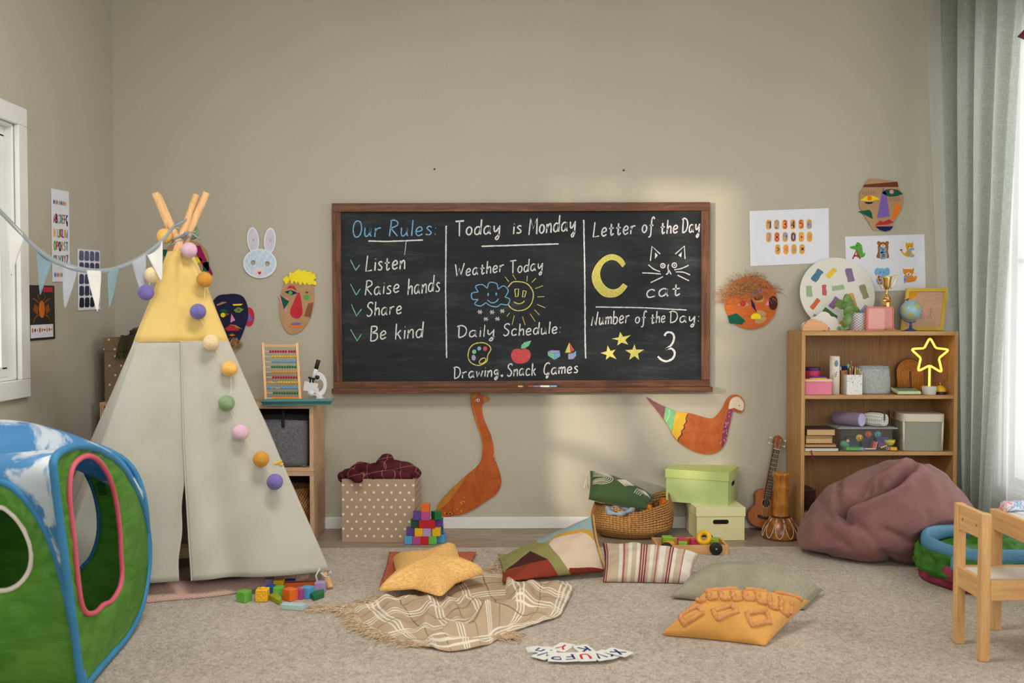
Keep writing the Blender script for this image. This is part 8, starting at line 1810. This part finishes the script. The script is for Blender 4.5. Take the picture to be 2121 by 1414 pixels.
# ================================================================== ukulele
yU0, yU1 = -.10, -.03
ub, ut = A(1577, 1098, yU0), A(1613, 903, yU1); ub.z = .02
ax_u = (ut-ub).normalized(); rt_u = V((1, 0, 0))-ax_u*ax_u.x; rt_u.normalize(); nU = rt_u.cross(ax_u); LU = (ut-ub).length
uk = thing('ukulele', 'small brown ukulele leaning on the wall beside the bookshelf', 'ukulele', (ub.x, ub.y, .001)); FU = Frame(ub, rt_u, ax_u)
M_mah = wood('mahogany', (120, 60, 24), (158, 86, 38), (20, 20, 2), 3, .35, .03)
bodyo = [(0, 0), (.045, .004), (.078, .028), (.086, .062), (.072, .098), (.058, .122), (.060, .150), (.066, .172), (.058, .200), (.034, .217), (0, .221)]
bodyo = [(x*.98, y*LU/.53) for x, y in bodyo]; BO_ = soft(bodyo+[(-x, y) for x, y in reversed(bodyo[1:-1])], 5)
b = MB(); b.poly(FU, BO_, -.045, 0); b.build('body', M_mah, uk, bevel=.003)
b = MB(); b.poly(FU, [(x*.97, .11*LU/.53+(y-.11*LU/.53)*.97) for x, y in BO_], -.001, .0012); b.build('soundboard', wood('soundboard', (150, 82, 34), (182, 108, 52), (24, 24, 2), 3, .35, .02), uk)
hy = .142*LU/.53; b = MB(); b.poly(FU, [(.021*cos(t), hy+.021*sin(t)) for t in (2*pi*i/28 for i in range(28))], .001, .0018); b.build('sound_hole', plain('dark_hole', (14, 12, 12)), uk)
b = MB(); b.ribbon(FU, [(.023*cos(t), hy+.023*sin(t)) for t in (2*pi*i/36 for i in range(36))], .0022, .001, .0022, closed=True); b.build('rosette', Q('rosette', 206, 178, 130), uk)
L0, L1 = .20*LU/.53, .455*LU/.53
b = MB(); b.poly(FU, [(-.018, L0), (.018, L0), (.0165, L1), (-.0165, L1)], -.016, .004); b.build('neck', M_mah, uk, bevel=.002)
b = MB(); b.poly(FU, [(-.018, .165*LU/.53), (.018, .165*LU/.53), (.0165, L1), (-.0165, L1)], .0035, .0062); fb_ = b.build('fretboard', plain('fretboard', (52, 34, 26), .5), uk)
for k in range(13): y = L1-(L1-.165*LU/.53)*(1-2**(-(k+1)/12))*1.75; b = MB(); b.ribbon(FU, [(-.017, y), (.017, y)], .0014, .006, .0072); b.build('fret', plain('nickel', (196, 190, 178), .3, .9, var=0), fb_)
b = MB(); b.ribbon(FU, [(-.0168, L1), (.0168, L1)], .004, .002, .0085); b.build('nut', M_cream, uk)
b = MB(); b.poly(FU, [(-.0165, L1), (.0165, L1), (.021, L1+.02), (.026, LU-.012), (.016, LU-.002), (.0, LU+.004), (-.016, LU-.002), (-.026, LU-.012), (-.021, L1+.02)], -.010, .003); b.build('headstock', M_mah, uk, bevel=.001)
for s_ in (-1, 1):
    for y in (L1+.022, L1+.052):
        c0 = FU(s_*.027, y, -.004); b = MB(); b.tube([FU(s_*.018, y, -.004), FU(s_*.036, y, -.004)], .002, 8); b.ball(FU(s_*.041, y, -.004), .0065, 12, 8, (1, .7, 1)); b.tube([FU(s_*.013, y, .002), FU(s_*.013, y, .010)], .0022, 8); b.build('tuning_peg', plain('pearl', (222, 214, 202), .3), uk, smooth=True)
by = .062*LU/.53; b = MB(); b.poly(FU, [(-.032, by-.007), (.032, by-.007), (.032, by+.007), (-.032, by+.007)], .001, .008); b.build('bridge', plain('bridge_dark', (34, 22, 20), .5), uk, bevel=.001)
for k, s_ in enumerate((-.0105, -.0035, .0035, .0105)): b = MB(); b.tube([FU(s_*1.2, by, .009), FU(s_*.9, L1, .009), FU(.013*(-1 if s_ < 0 else 1), L1+(.052 if abs(s_) > .006 else .022)-.0, .008)], .0006, 5); b.build('string', M_cream, uk)
# ================================================================== wooden goblet drum
pD = G(1617, 1122); yD = pD.y+.09; cD = A(1617, 1050, yD); zt3 = A(1617, 977, yD-.04).z; kD = sc5(yD)/3.722
zz = lambda y: max(0, A(1617, 800+y/3.722, yD).z)
dm = thing('goblet_drum', 'carved wooden goblet drum with white beaded loops beside the ukulele', 'drum', (cD.x, yD, .001))
def drum_mat():
    t = NT('lacquered_wood'); f = t.noise(t.co(scale=(1, 1, .5)), 10, 4, .6, 1.2); return t.done(t.ramp(f, [(.34, (84, 44, 16)), (.5, (146, 86, 34)), (.66, (188, 122, 52))]), .28, 0, .5)
MD = drum_mat()
prof = [(60, 1200), (100, 1198), (128, 1180), (139, 1150), (138, 1115), (122, 1070), (98, 1035), (76, 1010), (64, 1003)]
b = MB(); b.lathe([(r*kD, max(0.0, zz(y)-zz(1200)*1)) for r, y in prof], dm.location, 48); b.build('bowl', MD, dm, smooth=True)
prof = [(62, 1006), (63, 998), (58, 985), (60, 960), (57, 935), (62, 922), (58, 905), (55, 860), (57, 800), (62, 780), (57, 765), (56, 720), (60, 700), (66, 690), (68, 672), (64, 664), (50, 664), (48, 690), (.01, 700)]
z0_ = zz(1200); b = MB(); b.lathe([(r*kD, zz(y)-z0_) for r, y in prof], dm.location, 44); b.build('neck', wood('bamboo_lacquer', (142, 84, 28), (198, 134, 58), (12, 12, 1.6), 4, .25, .05), dm, smooth=True)
b = MB(); b.lathe([(66*kD, zz(1004)-z0_), (69*kD, zz(1000)-z0_), (66*kD, zz(995)-z0_)], dm.location, 36); b.build('binding_ring', plain('dark_binding', (54, 32, 20), .5), dm, smooth=True)
def bowl_r(y):
    for (r0, y0), (r1, y1) in zip([(139, 1150), (138, 1115), (122, 1070), (98, 1035), (76, 1010)], [(138, 1115), (122, 1070), (98, 1035), (76, 1010), (64, 1003)]):
        if y1 <= y <= y0: return lerp(r1, r0, (y-y1)/(y0-y1))
    return 139
b = MB(); nl_ = 10
for k in range(nl_):
    a0 = 2*pi*k/nl_+.31; pts = []
    for j in range(13):
        t = j/12; y = 1010+140*sin(pi*t)**.55; a = a0+2*pi/nl_*t; r = (bowl_r(min(y, 1149))+1.5)*kD; pts.append(V(dm.location)+V((r*cos(a), r*sin(a), zz(y)-z0_)))
    b.tube(pts, .0013, 5)
    for p in pts[2:-2]: b.ball(p, .0024, 6, 5)
b.build('bead_loops', M_emb, dm)
# ================================================================== the bean bag
bcx, bcy, brx, bry = 1.862, -.605, .435, .315
RT = .238; tnx, tny = 2.065, G(2000, 1242).y+.24
M_bean = cloth('mauve_corduroy', (134, 96, 93), 340, .08, .4, .95, 4)
sil = [(1640, 1120), (1660, 1060), (1690, 1010), (1733, 988), (1790, 972), (1843, 953), (1880, 945), (1910, 950), (1938, 960), (1983, 996), (2010, 1026), (2034, 1056), (2060, 1110)]
silw = [(A(x, y, bcy+.06).x, A(x, y, bcy+.06).z) for x, y in sil]
def ztop(x):
    if x <= silw[0][0]: return silw[0][1]
    for (x0, z0), (x1, z1) in zip(silw[:-1], silw[1:]):
        if x <= x1: return lerp(z0, z1, (x-x0)/(x1-x0))
    return silw[-1][1]
creases = [([(840, 55), (770, 140), (690, 215), (600, 262), (480, 312), (400, 335), (340, 355)], .050, .026), ([(345, 355), (385, 405), (420, 440)], .035, .02), ([(380, 400), (470, 480), (560, 560), (640, 640), (660, 700)], .016, .02), ([(345, 170), (352, 240), (340, 320)], .018, .018), ([(640, 490), (720, 545), (860, 600)], .014, .018), ([(880, 370), (885, 440), (880, 520)], .008, .012), ([(470, 280), (510, 215), (620, 150)], .018, .02),
           ([(560, 300), (545, 220)], .02, .012), ([(600, 280), (590, 200)], .02, .012), ([(200, 260), (240, 330), (300, 400)], .014, .02), ([(250, 480), (380, 580), (520, 660)], .012, .025), ([(900, 600), (1000, 560), (1120, 540)], .012, .02), ([(700, 640), (820, 670), (900, 640)], .010, .02)]
lifts = [([(820, 110), (740, 220), (640, 285), (500, 345), (420, 380)], .026, .035), ([(760, 90), (640, 170), (540, 200)], .022, .03), ([(520, 530), (600, 600)], .012, .03), ([(380, 260), (300, 300)], .015, .03)]
def bag0(u, v):
    a = 2*pi*u; ph = lerp(-pi/2, pi/2, v); c, s_ = cos(ph), sin(ph); e1 = .62 if s_ < 0 else .80
    r = abs(c)**e1; x = bcx+brx*r*cos(a); y = bcy+bry*r*sin(a)
    zt_ = ztop(x); zc = .155*(zt_/.42); back = 1-.10*max(0, -sin(a))*r
    z = zc+(zt_-zc)*abs(s_)**.92*back if s_ > 0 else zc-zc*abs(s_)**.7
    return V((x, y, z)), V((r*cos(a)/brx, r*sin(a)/bry, s_/.25)).normalized(), a, s_
SKIN = [bag0(i/120, j/60) for i in range(120) for j in range(61)]; SKIN = [(q, _proj(q)) for q, n_, a, s_ in SKIN if n_.dot(CAM-q) > 0]
def bpt(x, y):                                          # the point of the bag's skin where the photograph shows a fold
    X, Y = 1620+x/2.922, 930+y/2.922; return min(SKIN, key=lambda t: (t[1][0]-X)**2+(t[1][1]-Y)**2)[0]
CR = [([bpt(*p) for p in pl], d*1.5, w_*.8) for pl, d, w_ in creases]+[([bpt(*p) for p in pl], -d*1.5, w_*.8) for pl, d, w_ in lifts]
def bag(u, v):
    q, n_, a, s_ = bag0(u, v); d = 0
    if sin(a) < .5 or s_ > .5:
        for pl, dep, w_ in CR:
            dd = min(seg_d(q, p0, p1) for p0, p1 in zip(pl[:-1], pl[1:]))
            if dd < w_*3: d -= dep*math.exp(-(dd/w_)**2)
    d += .012*noise.noise(q*6)+.007*noise.noise(q*14)+.010*max(0, .5-abs(noise.noise(q*5+V((3, 0, 0))))*3)
    q = q+n_*d
    e_ = V((q.x-tnx, q.y-tny, 0)); lim = (RT+.062)*min(1, max(0, (.42-q.z)/.26))
    if e_.length < lim: q += e_.normalized()*(lim-e_.length)
    q.z = max(q.z, CZ+.001); q.x = min(q.x, 2.31); q.y = min(q.y, YS-.008); return q
b = MB(); b.grid(bag, 190, 110)
tag(b.build('bean_bag', M_bean, loc=(bcx, bcy, CZ), smooth=True, weld=.0004), 'large slumped mauve bean bag in front of the bookshelf', 'bean bag')

# ================================================================== the folded play tunnel
tn = thing('play_tunnel', 'collapsed green play tunnel with blue top ring and pink bottom ring', 'play tunnel', (tnx, tny, CZ))
M_bt, M_gt, M_pt = nylon('sky_nylon', (112, 168, 204), (134, 186, 216)), nylon('leaf_nylon', (66, 132, 44), (92, 158, 60)), nylon('pink_nylon', (184, 66, 100), (204, 88, 118))
def hoop(z, r, w_, h_, tilt=0):
    def f(u, v):
        a = 2*pi*u; t = 2*pi*v; rr = r+w_*cos(t)+.004*sin(5*a)+.003*noise.noise(V((3*cos(a), 3*sin(a), v*3)))
        return V((tnx+rr*cos(a), tny+rr*sin(a), max(CZ+.0015, z+h_*sin(t)*(1+.15*sin(3*a))+tilt*sin(a)*r)))
    return f
b = MB(); b.grid(hoop(CZ+.030, RT+.0, .022, .031), 90, 14); b.build('pink_ring', M_pt, tn, smooth=True, weld=.0003)
b = MB(); b.grid(hoop(CZ+.160, RT-.005, .017, .034, .03), 90, 14); b.build('blue_ring', M_bt, tn, smooth=True, weld=.0003)
def gat_(u, v):
    a = 2*pi*u; fold = .012*sin(17*a+6*v)+.012*sin(5*a+9*v)*sin(pi*v)+.010*noise.noise(V((6*cos(a), 6*sin(a), v*5)))
    rr = RT+.012+.022*sin(pi*v)+fold*(sin(pi*v)**.5)+.012*sin(2.5*pi*v); return V((tnx+rr*cos(a), tny+rr*sin(a), lerp(CZ+.036, CZ+.150, v)+.006*sin(a)*v))
b = MB(); b.grid(gat_, 150, 22); b.build('green_sleeve', M_gt, tn, smooth=True)
def inner(u, v):
    a = 2*pi*u; rr = (RT-.02)*(1-v*.97); h = .128+.03*sin(pi*v*.9)*(.6+noise.noise(V((4*cos(a)*(1-v), 4*sin(a)*(1-v), 3))))+.030*math.exp(-((rr*cos(a)-.08)**2+(rr*sin(a)-.03)**2)/.012)+.010*sin(9*a+4*v)*sin(pi*v)+.012*abs(sin(3*a+7*v))*sin(pi*v)
    return V((tnx+rr*cos(a), tny+rr*sin(a), CZ+h))
b = MB(); b.grid(inner, 120, 30); b.build('gathered_cloth', M_gt, tn, smooth=True)
for a, z0, z1, m, nm in ((RAD(222), .085, .15, M_bt, 'blue_tab'), (RAD(215), .04, .105, M_pt, 'pink_tab')):
    def tab(u, v, a=a, z0=z0, z1=z1): aa = a+lerp(-.075, .075, u); rr = RT+.036+.010*sin(pi*v); return V((tnx+rr*cos(aa), tny+rr*sin(aa), CZ+lerp(z0, z1, v)))
    b = MB(); b.grid(tab, 6, 8); b.build(nm, m, tn, smooth=True, solid=.003)

# ================================================================== child's chair and table of pine
M_pine = wood('pine_upright', (206, 158, 100), (234, 190, 132), (18, 18, 1.6), 3, .45, .04); M_pinex = wood('pine_x', (206, 158, 100), (234, 190, 132), (1.6, 18, 18), 3, .45, .04); M_piney = wood('pine_y', (206, 158, 100), (234, 190, 132), (18, 1.6, 18), 3, .45, .04)
M_lam = plain('white_laminate', (226, 218, 204), .4, var=.02)
pn, pfz = G(2038.5, 1370, CZ), G(1989, 1333, CZ)
chx = (pn.x+pfz.x)/2; y0, y1 = pn.y+.012, pfz.y+.012; hP = A(2038, 1064, y0-.012).z; q_ = .0155
ch = thing('childs_chair', 'small pine chair with white seat pushed towards the low table', 'chair', (chx+.13, (y0+y1)/2, CZ))
for y in (y0, y1): b = MB(); b.span((chx-q_, y-q_, CZ), (chx+q_, y+q_, hP)); b.build('leg', M_pine, ch, bevel=.003)
zs = A(2049, 1202, y0-.016).z; zr = A(2049, 1244, y0-.016).z; chd = .27
for y in (y0, y1): b = MB(); b.span((chx+chd-q_, y-q_, CZ), (chx+chd+q_, y+q_, zs-.002)); b.build('leg', M_pine, ch, bevel=.003)
b = MB(); b.span((chx-q_*.7, y0+q_, hP-.088), (chx+q_*.7, y1-q_, hP-.001)); b.build('backrest', M_piney, ch, bevel=.003)
b = MB()
for t in (.2, .75): yy = lerp(y0, y1, t); b.tube([V((chx-q_*.7-.0006, yy, hP-.048)), V((chx-q_*.7+.002, yy, hP-.048))], .0042, 12)
b.build('knot', plain('pine_knot', (150, 92, 46), .5), ch)
for a, c, m in (((chx+q_, y0-q_, zr), (chx+chd-q_, y0+q_*.2, zs-.0005), M_pinex), ((chx+q_, y1-q_*.2, zr), (chx+chd-q_, y1+q_, zs-.0005), M_pinex), ((chx-q_*.8, y0+q_, zr), (chx+q_*.5, y1-q_, zs-.0005), M_piney), ((chx+chd-q_*.5, y0+q_, zr), (chx+chd+q_*.8, y1-q_, zs-.0005), M_piney)): b = MB(); b.span(a, c); b.build('seat_rail', m, ch, bevel=.002)
b = MB(); b.span((chx+q_*.5, y0+q_*.2, zs-.010), (chx+chd-q_*.5, y1-q_*.2, zs-.003)); b.build('seat', M_lam, ch)
tzt = .452; tL = G(2049, 1050, tzt); tx0, ty1 = tL.x, tL.y; tx1, ty0 = tx0+.60, ty1-.47
tbl = thing('low_table', 'low pine table with white top and paper on it at the picture edge', 'table', ((tx0+tx1)/2, (ty0+ty1)/2, CZ)); lw = .034; ap0 = tzt-.075
for x in (tx0, tx1-lw):
    for y in (ty0, ty1-lw): b = MB(); b.span((x+.001, y+.001, CZ), (x+lw, y+lw-.001, tzt-.004)); b.build('leg', M_pine, tbl, bevel=.002)
for a, c, m in (((tx0, ty0+lw, ap0), (tx0+.018, ty1-lw, tzt), M_piney), ((tx1-.018, ty0+lw, ap0), (tx1, ty1-lw, tzt), M_piney), ((tx0+lw, ty0, ap0), (tx1-lw, ty0+.018, tzt), M_pinex), ((tx0+lw, ty1-.018, ap0), (tx1-lw, ty1, tzt), M_pinex)): b = MB(); b.span(a, c); b.build('apron', m, tbl, bevel=.002)
b = MB(); b.span((tx0+.018, ty0+.018, tzt-.012), (tx1-.018, ty1-.018, tzt-.006)); b.build('table_top', M_lam, tbl)
zt = tzt-.0055; p = G(2098, 1070, zt)
b = MB(); b.box((0, 0, .0008), (.21, .29, .0012)); tag(b.build('paper_sheet', M_paper, loc=(tx0+.18, ty1-.19, zt), rot=(0, 0, RAD(6)), local=True), 'white sheet of paper on the low table', 'paper')
def wc():
    t = NT('painted_paper'); f = t.noise(t.co(scale=(8, 8, 8)), 3, 3); return t.done(t.ramp(f, [(.38, (236, 236, 234)), (.46, (120, 164, 214)), (.52, (236, 236, 234)), (.58, (222, 120, 150)), (.64, (236, 236, 234)), (.72, (236, 190, 120))]), .7, 0, .2)
b = MB(); c0 = G(2078, 1060, zt); b.tube([V((c0.x, c0.y, zt+.020)), V((c0.x+.18, c0.y+.03, zt+.020))], .019, 20); tag(b.build('rolled_drawing', wc(), loc=(c0.x+.09, c0.y, zt), smooth=True, bevel=.001), 'rolled childrens drawing in blue and pink on the low table', 'paper')
